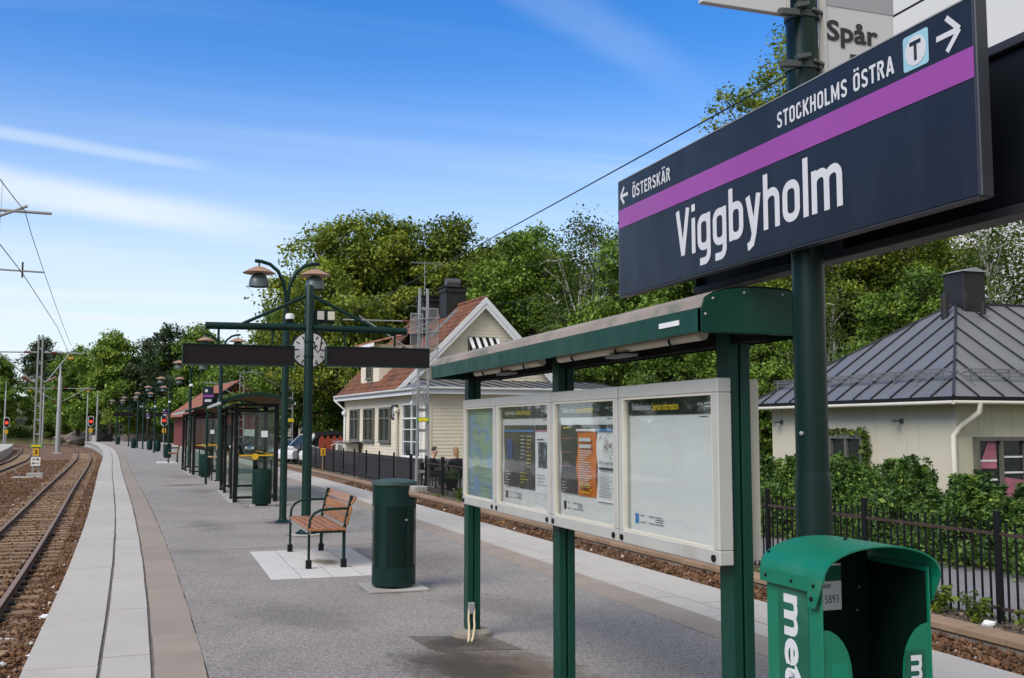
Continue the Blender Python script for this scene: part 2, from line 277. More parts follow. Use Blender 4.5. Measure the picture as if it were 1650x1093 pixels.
# ------------------------------------------------------------------ helpers
class MB:
    def __init__(s): s.v = []; s.f = []; s.mi = []; s.cur = 0
    def add(s, vs, fs):
        o = len(s.v); s.v += [tuple(p) for p in vs]; s.f += [tuple(i + o for i in q) for q in fs]; s.mi += [s.cur] * len(fs); return s
    def box(s, x0, x1, y0, y1, z0, z1):
        return s.add([(x0, y0, z0), (x1, y0, z0), (x1, y1, z0), (x0, y1, z0), (x0, y0, z1), (x1, y0, z1), (x1, y1, z1), (x0, y1, z1)],
                     [(3, 2, 1, 0), (4, 5, 6, 7), (0, 1, 5, 4), (1, 2, 6, 5), (2, 3, 7, 6), (3, 0, 4, 7)])
    def cb(s, c, sz): return s.box(c[0] - sz[0] / 2, c[0] + sz[0] / 2, c[1] - sz[1] / 2, c[1] + sz[1] / 2, c[2] - sz[2] / 2, c[2] + sz[2] / 2)
    def bar(s, p, q, w, h, up=(0, 0, 1)):
        p, q = Vector(p), Vector(q); d = (q - p).normalized(); u = Vector(up)
        if abs(d.dot(u)) > .98: u = Vector((1, 0, 0))
        a = d.cross(u).normalized() * (w / 2); b = a.cross(d).normalized() * (h / 2)
        vs = [c + sa * a + sb * b for c in (p, q) for sa, sb in ((-1, -1), (1, -1), (1, 1), (-1, 1))]
        return s.add(vs, [(0, 1, 2, 3), (7, 6, 5, 4), (0, 4, 5, 1), (1, 5, 6, 2), (2, 6, 7, 3), (3, 7, 4, 0)])
    def tube(s, pts, r, n=10, cap=True):
        pts = [Vector(p) for p in pts]; k = len(pts); rs = r if isinstance(r, (list, tuple)) else [r] * k
        ref = None; vs = []; fs = []
        for i, p in enumerate(pts):
            t = (pts[min(i + 1, k - 1)] - pts[max(i - 1, 0)]).normalized()
            if ref is None:
                ref = Vector((0, 0, 1)) if abs(t.z) < .9 else Vector((1, 0, 0))
            a = (ref - t * ref.dot(t)).normalized(); ref = a; b = t.cross(a)
            for j in range(n):
                th = 2 * PI * j / n; vs.append(p + (a * math.cos(th) + b * math.sin(th)) * rs[i])
        for i in range(k - 1):
            for j in range(n): fs.append((i * n + j, i * n + (j + 1) % n, (i + 1) * n + (j + 1) % n, (i + 1) * n + j))
        if cap: fs.append(tuple(range(n - 1, -1, -1))); fs.append(tuple((k - 1) * n + j for j in range(n)))
        return s.add(vs, fs)
    def cyl(s, p, q, r, n=14, r1=None): return s.tube([p, q], [r, r if r1 is None else r1], n)
    def lathe(s, prof, c=(0, 0, 0), n=24, capb=False, capt=False, ax=None):
        vs = []; fs = []
        for (r, z) in prof:
            for j in range(n):
                th = 2 * PI * j / n; vs.append((c[0] + r * math.cos(th), c[1] + r * math.sin(th), c[2] + z))
        for i in range(len(prof) - 1):
            for j in range(n): fs.append((i * n + j, i * n + (j + 1) % n, (i + 1) * n + (j + 1) % n, (i + 1) * n + j))
        if capb: fs.append(tuple(range(n - 1, -1, -1)))
        if capt: fs.append(tuple((len(prof) - 1) * n + j for j in range(n)))
        return s.add(vs, fs)
    def prism(s, poly, o, a, b, ext):
        """polygon (list of 2D) in the plane o + x*a + y*b, pushed out along the vector ext"""
        o, a, b, ext = map(Vector, (o, a, b, ext)); n = len(poly)
        vs = [o + a * x + b * y for x, y in poly] + [o + a * x + b * y + ext for x, y in poly]
        fs = [tuple(range(n)), tuple(range(2 * n - 1, n - 1, -1))] + [(i, i + n, (i + 1) % n + n, (i + 1) % n) for i in range(n)]
        return s.add(vs, fs)
    def quad(s, a, b, c, d): return s.add([a, b, c, d], [(0, 1, 2, 3)])
    def sphere(s, c, r, n=10, m=7):
        rx, ry, rz = r if isinstance(r, (tuple, list)) else (r, r, r)
        vs = []; fs = []
        for i in range(m + 1):
            ph = PI * i / m
            for j in range(n):
                th = 2 * PI * j / n; vs.append((c[0] + rx * math.sin(ph) * math.cos(th), c[1] + ry * math.sin(ph) * math.sin(th), c[2] - rz * math.cos(ph)))
        for i in range(m):
            for j in range(n): fs.append((i * n + j, i * n + (j + 1) % n, (i + 1) * n + (j + 1) % n, (i + 1) * n + j))
        return s.add(vs, fs)
    def mesh(s, name, mats, smooth=False, bevel=0., angle=40):
        me = bpy.data.meshes.new(name); me.from_pydata(s.v, [], s.f)
        mats = mats if isinstance(mats, (list, tuple)) else [mats]
        for m in mats: me.materials.append(m)
        if len(mats) > 1: me.polygons.foreach_set('material_index', s.mi)
        bm = bmesh.new(); bm.from_mesh(me); bmesh.ops.remove_doubles(bm, verts=bm.verts, dist=1e-5)
        bmesh.ops.recalc_face_normals(bm, faces=bm.faces)
        if bevel:
            es = [e for e in bm.edges if len(e.link_faces) == 2 and e.calc_face_angle(0) > .6]
            bmesh.ops.bevel(bm, geom=es, offset=bevel, segments=1, affect='EDGES', clamp_overlap=True)
        bm.to_mesh(me); bm.free()
        if smooth:
            me.polygons.foreach_set('use_smooth', [True] * len(me.polygons)); me.set_sharp_from_angle(angle=R(angle))
        me.update()
        return me
    def build(s, name, mats, parent=None, smooth=False, bevel=0., angle=40): return link(name, s.mesh(name, mats, smooth, bevel, angle), parent)
def link(name, me, parent=None, loc=None):
    o = bpy.data.objects.new(name, me); C.objects.link(o)
    if parent: o.parent = parent
    if loc: o.location = loc
    return o
def tag(o, label, cat, group=None, kind=None):
    if label: o['label'] = label
    if cat: o['category'] = cat
    if group: o['group'] = group
    if kind: o['kind'] = kind
    return o
def T(name, label, cat, loc=(0, 0, 0), rz=0., group=None):
    o = bpy.data.objects.new(name, None); C.objects.link(o); o.location = loc; o.rotation_euler = (0, 0, rz); o.empty_display_size = .2
    return tag(o, label, cat, group)
KIDS = {}
def kids(o):
    return [c for c in C.objects if c.parent == o]
def dup(o, loc=None, rz=None, label=None, parent=None, scale=None):
    c = o.copy(); C.objects.link(c)
    if parent: c.parent = parent
    if loc is not None: c.location = loc
    if rz is not None: c.rotation_euler = (0, 0, rz)
    if scale is not None: c.scale = scale
    if label: c['label'] = label
    for ch in o.children: dup(ch, parent=c)
    return c
def st(name, mb, m, **k):
    o = mb.build(name, m, **k); o['kind'] = 'structure'; return o
def stuff(o): o['kind'] = 'stuff'; return o
def npmesh(name, V, F, m, tint=None, smooth=False):
    """fast mesh from numpy arrays; F is (n, k)"""
    me = bpy.data.meshes.new(name); n, k = F.shape
    me.vertices.add(len(V)); me.vertices.foreach_set('co', V.astype(np.float32).ravel())
    me.loops.add(n * k); me.loops.foreach_set('vertex_index', F.astype(np.int32).ravel())
    me.polygons.add(n); me.polygons.foreach_set('loop_start', (np.arange(n) * k).astype(np.int32))
    me.update(calc_edges=True)
    if tint is not None:
        a = me.attributes.new('tint', 'FLOAT', 'FACE'); a.data.foreach_set('value', tint.astype(np.float32))
    me.materials.append(m)
    if smooth: me.polygons.foreach_set('use_smooth', np.ones(n, bool))
    me.validate()
    return me
def text(name, body, m, parent, o, right, up, box, bold=.012, ext=.001, align='L', center_y=False):
    """flat lettering fitted in a box (width, height) whose lower left corner is o, in the plane right/up"""
    cu = bpy.data.curves.new(name, 'FONT'); cu.body = body; cu.size = 1; cu.offset = bold; cu.resolution_u = 3; cu.extrude = 0
    ob = bpy.data.objects.new(name, cu); C.objects.link(ob)
    me = bpy.data.meshes.new_from_object(ob.evaluated_get(bpy.context.evaluated_depsgraph_get()))
    bpy.data.objects.remove(ob); bpy.data.curves.remove(cu)
    n = len(me.vertices); co = np.empty(n * 3); me.vertices.foreach_get('co', co); co = co.reshape(-1, 3)
    mn, mx = co.min(0), co.max(0); sx = box[0] / (mx[0] - mn[0]); sy = box[1] / (mx[1] - mn[1])
    r, u, o = Vector(right), Vector(up), Vector(o); nn = r.cross(u).normalized()
    P = np.array(o)[None] + ((co[:, :1] - mn[0]) * sx) * np.array(r)[None] + ((co[:, 1:2] - mn[1]) * sy) * np.array(u)[None] + ext * np.array(nn)[None]
    me.vertices.foreach_set('co', P.ravel()); me.materials.clear(); me.materials.append(m); me.name = name; me.update()
    return link(name, me, parent)
# ---- the line of the platform: sideways shift of its west edge, its east edge at distance y
YW = [-20, 0, 7.5, 13, 18.5, 27, 43, 61, 79, 88, 103, 127, 140, 150, 160, 168, 174]
XW = [.1, .06, .03, -.09, -.24, -.55, -1.18, -1.8, -2.55, -3.07, -4.05, -6.0, -8.2, -11.2, -16, -23, -34]
YE = [-20, 7.5, 13, 20, 27, 44.7, 60, 88, 104, 135, 150, 160, 168, 174]
XE = [0, 0, 0, -.08, -.14, -.5, -1.05, -2.55, -3.2, -5.4, -8.4, -12.5, -19, -30]
def _sm(y, Y, X):
    f = lambda q: np.interp(q, Y, X)
    return float((f(y - 5) + 2 * f(y - 2.5) + 2 * f(y) + 2 * f(y + 2.5) + f(y + 5)) / 8)
def ow(y): return _sm(y, YW, XW)
def oe(y): return _sm(y, YE, XE)
def ribbon(mb, f0, f1, ys, z):
    """flat strip between x = f0(y) and x = f1(y)"""
    vs = []
    for y in ys: vs += [(f0(y), y, z), (f1(y), y, z)]
    mb.add(vs, [(2 * i, 2 * i + 1, 2 * i + 3, 2 * i + 2) for i in range(len(ys) - 1)])
    return mb
# ---- narrow grotesque sign lettering drawn from strokes (cap height 1)
def _A(cx, cy, rx, ry, a0, a1, n=7): return [(cx + rx * math.cos(R(a0 + (a1 - a0) * i / n)), cy + ry * math.sin(R(a0 + (a1 - a0) * i / n))) for i in range(n + 1)]
def glyph(ch, h):
    """advance width and centre lines of one letter; h is half the stroke weight"""
    X, B = .735, .50; r = min(.17, (.48 - 2 * h) / 2 - .012)
    def ring(x0, y0, x1, y1, q=r):
        q = min(q, (x1 - x0) / 2 - .012); p = _A(x1 - q, y1 - q, q, q, 0, 90) + _A(x0 + q, y1 - q, q, q, 90, 180) + _A(x0 + q, y0 + q, q, q, 180, 270) + _A(x1 - q, y0 + q, q, q, 270, 360); return p + [p[0]]
    b0, b1 = h, B - h
    G = {'o': (B, [ring(b0, h, b1, X - h)]),
         'g': (B, [ring(b0, h, b1, X - h), [(b1, X), (b1, -.06)] + _A(b1 - r, -.06, r, .19 - h * .4, 0, -90) + [(h * 1.1, -.25 + h * .4)]]),
         'b': (B, [[(b0, 1.02), (b0, 0)], ring(b0, h, b1, X - h)]),
         'h': (B, [[(b0, 1.02), (b0, 0)], [(b0, X - h - .16)] + _A(b1 - r, X - h - r, b1 - r - b0, r, 170, 90) + _A(b1 - r, X - h - r, r, r, 90, 0) + [(b1, 0)]]),
         'm': (.80, [[(b0, X), (b0, 0)]] + [[(x0, X - h - .16)] + _A(x1 - .13, X - h - .15, x1 - .13 - x0, .15, 170, 90) + _A(x1 - .13, X - h - .15, .13, .15, 90, 0) + [(x1, 0)] for x0, x1 in ((h, .40), (.40, .80 - h))]),
         'l': (2 * h, [[(h, 1.02), (h, 0)]]), 'i': (2 * h, [[(h, X), (h, 0)], [(h, 1.02), (h, .87)]]),
         'y': (.48, [[(h * .85, X), (.255, .02)], [(.48 - h * .85, X), (.265, .03), (.19, -.16), (.09, -.245 + h * .5), (.04, -.25 + h * .5)]]),
         'V': (.56, [[(h * .9, 1), (.28, h * .4)], [(.56 - h * .9, 1), (.28, h * .4)]]),
         'O': (B, [ring(h, h, b1, 1 - h)]), 'T': (.46, [[(0, 1 - h), (.46, 1 - h)], [(.23, 1 - h), (.23, 0)]]),
         'S': (.47, [_A(.47 - h - .14, .83 - h * .6, .14, .17 - h * .4, 0, 90) + _A(h + .14, .77, .14, .23 - h, 90, 180) + _A(h + .14, .70, .14, .17, 180, 250) + _A(.47 - h - .14, .29, .14, .17, 70, 0) + _A(.47 - h - .14, .23, .14, .23 - h, 0, -90) + _A(h + .14, .23 - h * .0, .14, .23 - h, -90, -180)]),
         'C': (.48, [[(.48 - h, .66), (.48 - h, .80)] + _A(.48 - h - r, 1 - h - r, r, r, 0, 90) + _A(h + r, 1 - h - r, r, r, 90, 180) + _A(h + r, h + r, r, r, 180, 270) + _A(.48 - h - r, h + r, r, r, 270, 360) + [(.48 - h, .34)]]),
         'K': (.52, [[(h, 1), (h, 0)], [(.50 - h * .4, 1), (h * 1.6, .40)], [(.20, .52), (.52 - h * .7, 0)]]), 'H': (.50, [[(h, 1), (h, 0)], [(b1, 1), (b1, 0)], [(h, .52), (b1, .52)]]),
         'L': (.42, [[(h, 1), (h, h), (.42, h)]]), 'M': (.66, [[(h, 0), (h, 1)], [(.66 - h, 0), (.66 - h, 1)], [(h * 1.1, 1 - h * .5), (.33, .22), (.66 - h * 1.1, 1 - h * .5)]]),
         'E': (.43, [[(.43, 1 - h), (h, 1 - h), (h, h), (.43, h)], [(h, .52), (.39, .52)]]), 'A': (.54, [[(h * .8, 0), (.27, 1 - h * .3)], [(.54 - h * .8, 0), (.27, 1 - h * .3)], [(.12, .26), (.42, .26)]]),
         'R': (.49, [[(h, 0), (h, 1 - h)] + [(h + .15, 1 - h)] + _A(.48 - h - .15, .745 - h * .2, .15, .255 - h * .8, 90, -90) + [(h, .49)], [(.27, .49), (.49 - h * .6, 0)]]),
         ' ': (.26, [])}
    if ch in 'ÖÄ':
        w_, s_ = glyph({'Ö': 'O', 'Ä': 'A'}[ch], h); return w_, s_ + [[(w_ * .27 + dx, 1.10), (w_ * .27 + dx, 1.10 + 1.9 * h)] for dx in (0, w_ * .46)]
    return G[ch]
def sign_text(name, body, m, par, o, right, up, cap, width, weight=.15, track=.085):
    h = weight / 2; x = 0.; S_ = []
    for ch in body:
        w_, st_ = glyph(ch, h); S_ += [[(px + x, py) for px, py in s] for s in st_]; x += w_ + track
    tot = x - track; kx = width / (tot * cap); r_, u_, o = Vector(right), Vector(up), Vector(o); nn = r_.cross(u_).normalized(); mb = MB()
    for k, s in enumerate(S_):
        P = [Vector((px * kx, py)) for px, py in s]; Q = [P[0]]
        for p in P[1:]:
            if (p - Q[-1]).length > 1e-4: Q.append(p)
        closed = len(Q) > 3 and (Q[0] - Q[-1]).length < 1e-3
        if closed: Q.pop()
        n = len(Q); L_, R_ = [], []
        for i in range(n):
            a = (Q[i] - Q[i - 1]).normalized() if (i or closed) else (Q[1] - Q[0]).normalized(); b = (Q[(i + 1) % n] - Q[i]).normalized() if (i < n - 1 or closed) else a
            t = (a + b).normalized(); nv = Vector((-t.y, t.x)); c = max(.5, nv.dot(Vector((-b.y, b.x))))
            L_.append(Q[i] + nv * h / c); R_.append(Q[i] - nv * h / c)
        d = nn * (.0002 + .00012 * (k % 5)); f = lambda p: o + r_ * (p.x * cap) + u_ * (p.y * cap) + d
        mb.add([f(p) for i in range(n) for p in (L_[i], R_[i])], [(2 * i, 2 * i + 1, 2 * ((i + 1) % n) + 1, 2 * ((i + 1) % n)) for i in range(n if closed else n - 1)])
    me = bpy.data.meshes.new(name); me.from_pydata(mb.v, [], mb.f); me.materials.append(m); me.update(); return link(name, me, par)

# ------------------------------------------------------------------ the setting
YS = [-12 + 1.5 * i for i in range(124)]                       # to y = 172
st('ground', MB().add([(-700, -60, -.80), (700, -60, -.80), (700, 900, -.80), (-700, 900, -.80)], [(0, 1, 2, 3)]), M_GRASSG)
RAILZ, BALZ = -.50, -.635
# track bed (ballast) west and east of the platform, gently uneven
def bed(name, f0, f1, ys, nx):
    rng = np.random.default_rng(3); V = []; F = []
    for i, y in enumerate(ys):
        for j in range(nx + 1):
            xx = f0(y) + (f1(y) - f0(y)) * j / nx; V.append((xx, y, BALZ + rng.normal(0, .012) + (0 if xx < 0 else .20 * min(1, max(0, (j / nx - .72) / .28)))))
    for i in range(len(ys) - 1):
        for j in range(nx): F.append((i * (nx + 1) + j, i * (nx + 1) + j + 1, (i + 1) * (nx + 1) + j + 1, (i + 1) * (nx + 1) + j))
    o = link(name, npmesh(name, np.array(V), np.array(F), M_BALL, smooth=True)); o['kind'] = 'structure'; return o
bed('track_bed', lambda y: -9.6 + ow(y) * 1.1, lambda y: -.72 + ow(y), [-4 + .6 * i for i in range(292)], 14)
bed('east_track_bed', lambda y: 5.3 + oe(y), lambda y: 7.55 + oe(y) * .85, [-4 + .8 * i for i in range(200)], 14)
# platform: concrete body, asphalt surface
pf = MB()
yp = [y for y in YS if y < 134]
wa, ea = (lambda y: -.74 + ow(y)), (lambda y: 5.40 + oe(y))
ribbon(pf, wa, ea, yp, -.09)
for f_, sg in ((wa, 1), (ea, -1)):
    vs = []
    for y in yp: vs += [(f_(y) + sg * .10, y, -.09), (f_(y) + sg * .10, y, -.8)]
    pf.add(vs, [(2 * i, 2 * i + 1, 2 * i + 3, 2 * i + 2) for i in range(len(yp) - 1)])
platform = st('platform', pf, M_CONC)
sf = MB(); ribbon(sf, lambda y: .375 + ow(y), lambda y: 4.16 + oe(y), yp, 0)
vs = []
platform_top = st('platform_asphalt', sf, M_ASPH)
jb = MB(); ribbon(jb, lambda y: -.76 + ow(y), lambda y: .40 + ow(y), yp, -.012); ribbon(jb, lambda y: 4.12 + oe(y), lambda y: 5.38 + oe(y), yp, -.012)
st('joint_bed', jb, M_JOINT)
# edge slabs, one by one
def slab(xa, xb, y0, y1, off, m, name='slab', g=.009, dz=0., par=None):
    a = [off(y0), off(y1)]
    z1 = .003 + dz; z0 = -.088
    v = [(xa + g + a[0], y0 + g, z0), (xb - g + a[0], y0 + g, z0), (xb - g + a[1], y1 - g, z0), (xa + g + a[1], y1 - g, z0)]
    v += [(p[0], p[1], z1) for p in v]
    return MB().add(v, [(3, 2, 1, 0), (4, 5, 6, 7), (0, 1, 5, 4), (1, 2, 6, 5), (2, 3, 7, 6), (3, 0, 4, 7)])
def slab_row(xa, xb, y, step, yend, far, off, m, name, tilt=.0018, g=.009):
    while y < yend:
        dx = random.uniform(-.004, .004)
        slab(xa + dx, xb + dx, y, y + step, off, m, g=g, dz=random.uniform(-tilt, tilt)).build(name, m, platform, bevel=.002)
        y += step
    rest = MB()
    while y < far:
        q = slab(xa, xb, y, y + step, off, m); rest.add(q.v, q.f); y += step
    stuff(rest.build(name + '_row', m, platform))
slab_row(-.80, -.310, 2.4, 1.78, 66, 132, ow, M_SLAB, 'slab')
slab_row(-.302, .031, 2.9, 1.02, 46, 132, ow, M_SLAB, 'slab')
slab_row(.040, .372, 3.05, .352, 19, 132, ow, M_TACT, 'tactile_slab', .001, .003)
slab_row(4.845, 5.45, 3.3, 1.78, 60, 132, oe, M_SLAB, 'slab')
slab_row(4.545, 4.835, 2.9, 1.02, 42, 132, oe, M_SLAB, 'slab')
slab_row(4.165, 4.535, 3.05, .352, 16, 132, oe, M_TACT, 'tactile_slab', .001, .003)
# ramp at the far end
rp = MB(); ribbon(rp, lambda y: -.74 + ow(y), lambda y: 5.4 + oe(y), [133.5, 140], -.002); rp.v = [(x, y, z if y < 135 else -.6) for x, y, z in rp.v]
st('platform_ramp', rp, M_ASPH)
# worn patches in the asphalt
st('asphalt_patch', MB().add([(1.92, 8.02, .004), (2.52, 7.82, .004), (2.60, 7.28, .004), (1.98, 7.42, .004)], [(3, 2, 1, 0)]), M_ASPH2)
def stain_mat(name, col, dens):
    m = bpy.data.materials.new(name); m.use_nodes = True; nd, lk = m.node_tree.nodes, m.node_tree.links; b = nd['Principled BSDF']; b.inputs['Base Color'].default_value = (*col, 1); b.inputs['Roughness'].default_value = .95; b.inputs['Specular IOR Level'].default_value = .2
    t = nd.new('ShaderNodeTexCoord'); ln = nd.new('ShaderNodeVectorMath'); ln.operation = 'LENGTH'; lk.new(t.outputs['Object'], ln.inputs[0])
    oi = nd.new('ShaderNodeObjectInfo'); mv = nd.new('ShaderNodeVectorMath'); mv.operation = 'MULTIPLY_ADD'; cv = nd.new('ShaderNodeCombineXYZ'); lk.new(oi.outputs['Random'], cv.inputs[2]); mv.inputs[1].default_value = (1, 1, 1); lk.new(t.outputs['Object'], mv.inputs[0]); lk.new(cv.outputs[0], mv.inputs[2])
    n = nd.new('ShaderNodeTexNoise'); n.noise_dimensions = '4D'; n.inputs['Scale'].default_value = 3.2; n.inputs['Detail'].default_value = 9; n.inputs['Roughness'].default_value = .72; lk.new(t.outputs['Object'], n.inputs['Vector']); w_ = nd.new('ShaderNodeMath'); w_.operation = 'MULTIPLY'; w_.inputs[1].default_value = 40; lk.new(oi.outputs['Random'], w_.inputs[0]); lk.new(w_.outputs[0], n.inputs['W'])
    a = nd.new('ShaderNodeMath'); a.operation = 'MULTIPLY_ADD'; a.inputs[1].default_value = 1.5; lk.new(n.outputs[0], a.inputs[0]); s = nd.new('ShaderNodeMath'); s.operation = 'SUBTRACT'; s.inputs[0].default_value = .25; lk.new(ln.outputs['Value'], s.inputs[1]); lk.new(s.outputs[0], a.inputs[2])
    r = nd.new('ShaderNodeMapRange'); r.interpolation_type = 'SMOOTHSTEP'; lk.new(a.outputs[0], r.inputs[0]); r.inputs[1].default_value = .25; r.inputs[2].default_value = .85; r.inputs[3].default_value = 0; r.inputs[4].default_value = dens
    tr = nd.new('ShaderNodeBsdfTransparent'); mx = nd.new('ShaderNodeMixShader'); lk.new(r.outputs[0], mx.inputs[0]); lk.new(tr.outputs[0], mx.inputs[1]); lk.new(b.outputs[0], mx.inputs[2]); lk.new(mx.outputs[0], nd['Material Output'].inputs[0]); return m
M_DIRT_SHADE = stain_mat('dirt_contact_shade', (.075, .067, .057), .5); M_BROWN = stain_mat('brown_stain', (.15, .115, .080), .6); M_DAMP_SHADE = stain_mat('damp_contact_shade', (.15, .14, .125), .20)
def stain(x, y, sx, sy, m=M_DIRT_SHADE, rz=0, z=.006):
    o = MB().add([(-1.1, -1.1, 0), (1.1, -1.1, 0), (1.1, 1.1, 0), (-1.1, 1.1, 0)], [(0, 1, 2, 3)]).build('ground_stain_shade', m); o.location = (x, y, z); o.scale = (sx, sy, 1); o.rotation_euler = (0, 0, rz); o['kind'] = 'structure'
stain(2.30, 6.7, .75, 1.5, M_BROWN, R(12), .0058); stain(2.0, 6.9, .6, 1.0, M_DIRT_SHADE, R(20), .0064); stain(2.2, 7.65, .42, .42, M_DIRT_SHADE, 0, .0070)
stain(2.36, 10.4, .62, .55); stain(2.14, 18.2, .55, .7); stain(2.23, 16.0, .5, .55); stain(2.16, 22.1, .6, .6); stain(1.9, 23.4, .8, 1.0, M_DAMP_SHADE); stain(1.2, 28, .8, 2.2, M_DAMP_SHADE, R(3)); stain(1.0, 36.2, 1.1, 2.6, M_DAMP_SHADE); stain(3.2, 12.2, .9, 2.2, M_DAMP_SHADE, R(-20)); stain(1.2, 9.2, .8, 1.4, M_DAMP_SHADE, R(30)); stain(3.0, 9.2, .7, 1.6, M_DAMP_SHADE, R(15)); stain(.9, 18, .6, 2.4, M_DAMP_SHADE, R(5)); stain(2.0, 12.7, .28, .5, M_BROWN, R(10), .011); stain(.9, 31, 1.0, .6, M_DIRT_SHADE, R(8)); stain(3.4, 20, .8, 2.5, M_DAMP_SHADE, R(-8))  # stains at bin, post, bench and shelter bases double as painted contact shade
rngd = np.random.default_rng(77); dm_ = MB()
for i in range(420):
    yy_ = 6 + 30 * rngd.random() ** 2; xx_ = rngd.uniform(.4, 4.1); s_ = rngd.uniform(.004, .012); a_ = rngd.uniform(0, 3.1); c_, q_ = s_ * math.cos(a_), s_ * math.sin(a_)
    dm_.add([(xx_ - c_, yy_ - q_, .004), (xx_ + q_ * .5, yy_ - c_ * .5, .005), (xx_ + c_, yy_ + q_, .007), (xx_ - q_ * .5, yy_ + c_ * .5, .005)], [(0, 1, 2, 3)])
stuff(dm_.build('leaf_crumbs', mat('crumbs', (.10, .075, .045), .9, var=.4)))
cr = MB()
for pts in ([(.38, 14.35), (1.2, 14.5), (2.6, 14.48), (4.15, 14.62)], [(.37, 17.9), (1.5, 18.4), (2.3, 18.2)]):
    for a, b in zip(pts, pts[1:]): cr.bar((*a, .001), (*b, .001), .012, .004)
st('asphalt_seam', cr, M_JOINT)

# station yard, strip of gravel, low edging wall east of the tracks
wx = lambda y: 7.50 + oe(y) * .85
fx = lambda y: 8.42 + oe(y) * .72
yy = [-12 + 2 * i for i in range(90)]
gs = MB(); ribbon(gs, lambda y: wx(y) + .2, lambda y: fx(y) + .25, yy, -.415); st('gravel_strip', gs, mat('gravel_ground', (.115, .092, .072), .95, var=.35, vscale=3, bump=1., bscale=30, fine=.5, fscale=40))
yd = MB(); ribbon(yd, lambda y: fx(y) + .2, lambda y: 60, yy, -.425); st('station_yard', yd, M_YARD)
lw = MB(); ribbon(lw, lambda y: 11.5, lambda y: 75, [-8, 30], -.418); ribbon(lw, lambda y: 9.6, lambda y: 75, [57, 170], -.418); ribbon(lw, lambda y: 20, lambda y: 75, [30, 57], -.418)
st('lawn', lw, M_GRASSG)
wall = T('edging_wall', 'low concrete edging wall with flat capping blocks along the far track', 'low wall')
y = 4.0; k = 0
while y < 60:
    L = .62
    v = []
    for (xx, yv) in ((wx(y), y), (wx(y) + .30, y), (wx(y + L - .006) + .30, y + L - .006), (wx(y + L - .006), y + L - .006)): v.append((xx, yv))
    b = MB(); dz = random.uniform(-.004, .004)
    b.add([(p[0], p[1], -.395 + dz) for p in v] + [(p[0], p[1], -.325 + dz) for p in v], [(3, 2, 1, 0), (4, 5, 6, 7), (0, 1, 5, 4), (1, 2, 6, 5), (2, 3, 7, 6), (3, 0, 4, 7)])
    b.build('capping_block', mat('capping', (.27, .185, .118), .9, var=.15, vscale=2.5, objvar=.12, bump=.3), wall, bevel=.008)
    b = MB(); b.add([(p[0] + .03 * (1 if i in (0, 3) else -1), p[1], -.72) for i, p in enumerate(v)] + [(p[0] + .03 * (1 if i in (0, 3) else -1), p[1], -.397 + dz) for i, p in enumerate(v)], [(0, 1, 5, 4), (1, 2, 6, 5), (2, 3, 7, 6), (3, 0, 4, 7)])
    b.build('wall_block', mat('wall_block', (.21, .18, .155), .9, var=.25, vscale=4, objvar=.15, bump=.4, stretch=(1, 1, .4)), wall)
    y += L
rest = MB()
while y < 150:
    q = [(wx(y), y), (wx(y) + .3, y), (wx(y + 1.9) + .3, y + 1.9), (wx(y + 1.9), y + 1.9)]
    rest.add([(p[0], p[1], -.72) for p in q] + [(p[0], p[1], -.325) for p in q], [(4, 5, 6, 7), (0, 1, 5, 4), (1, 2, 6, 5), (2, 3, 7, 6), (3, 0, 4, 7)]); y += 1.92
stuff(rest.build('far_blocks', MATS['capping'], wall))

# ------------------------------------------------------------------ tracks
def track(label, fc, y0, y1, gauge=.891, sleepers=True, smax=120, rusty=False, s0=None):
    t = T('railway_track', label, 'railway track')
    ys = [y0 + 1.2 * i for i in range(int((y1 - y0) / 1.2) + 1)]
    prof = [(-.055, -.125), (.055, -.125), (.055, -.115), (.010, -.095), (.010, -.035), (.032, -.026), (.032, -.003), (.026, 0), (-.026, 0), (-.032, -.003), (-.032, -.026), (-.010, -.035), (-.010, -.095), (-.055, -.115)]
    n = len(prof)
    for sgn in (-1, 1):
        mb = MB(); mb.v = [(fc(y) + sgn * (gauge / 2 + .03) + px, y, RAILZ + pz) for y in ys for px, pz in prof]
        for i in range(len(ys) - 1):
            for j in range(n):
                mb.f.append((i * n + j, i * n + (j + 1) % n, (i + 1) * n + (j + 1) % n, (i + 1) * n + j)); mb.mi.append(1 if j in (6, 7, 8) else 0)
        mb.build('rail', [M_RUST, M_RUSTTOP if rusty else M_RAILTOP], t)
    if sleepers:
        sm = MB().box(-.85, .85, -.10, .10, -.12, 0).mesh('sleeper', M_SLEEP, bevel=.012)
        cm = MB().cb((0, 0, .014), (.075, .11, .045)).mesh('rail_clip', M_BLACKM, bevel=.008)
        y = s0 if s0 is not None else y0; k = 0
        while y < y1 - 1 and k < smax:
            dx = (fc(y + .5) - fc(y - .5))
            a = link('sleeper', sm, t, (fc(y), y, BALZ + .026 + random.uniform(-.008, .012))); a.rotation_euler = (0, 0, -math.atan(dx))
            if y < 24:
                for sx in (-1, 1):
                    for e in (-1, 1): b = link('rail_clip', cm, t, (fc(y) + sx * (gauge / 2 + .03) + e * .085, y, BALZ + .02)); b.rotation_euler = (0, 0, -math.atan(dx))
            y += .60; k += 1
    return t
c1 = lambda y: -2.055 + ow(y)
c2 = lambda y: -6.05 + ow(y) - .025 * max(0, y - 75)
c3 = lambda y: 6.62 + oe(y) * .97
track('near curving railway track along the west edge of the platform', c1, 2, 171, s0=9.2, smax=150)
track('second railway track beyond the lattice mast on the left', c2, 20, 171, s0=32, smax=110)
track('rusty single track below the east platform edge', c3, 2, 168, rusty=True, s0=7.2, smax=60)
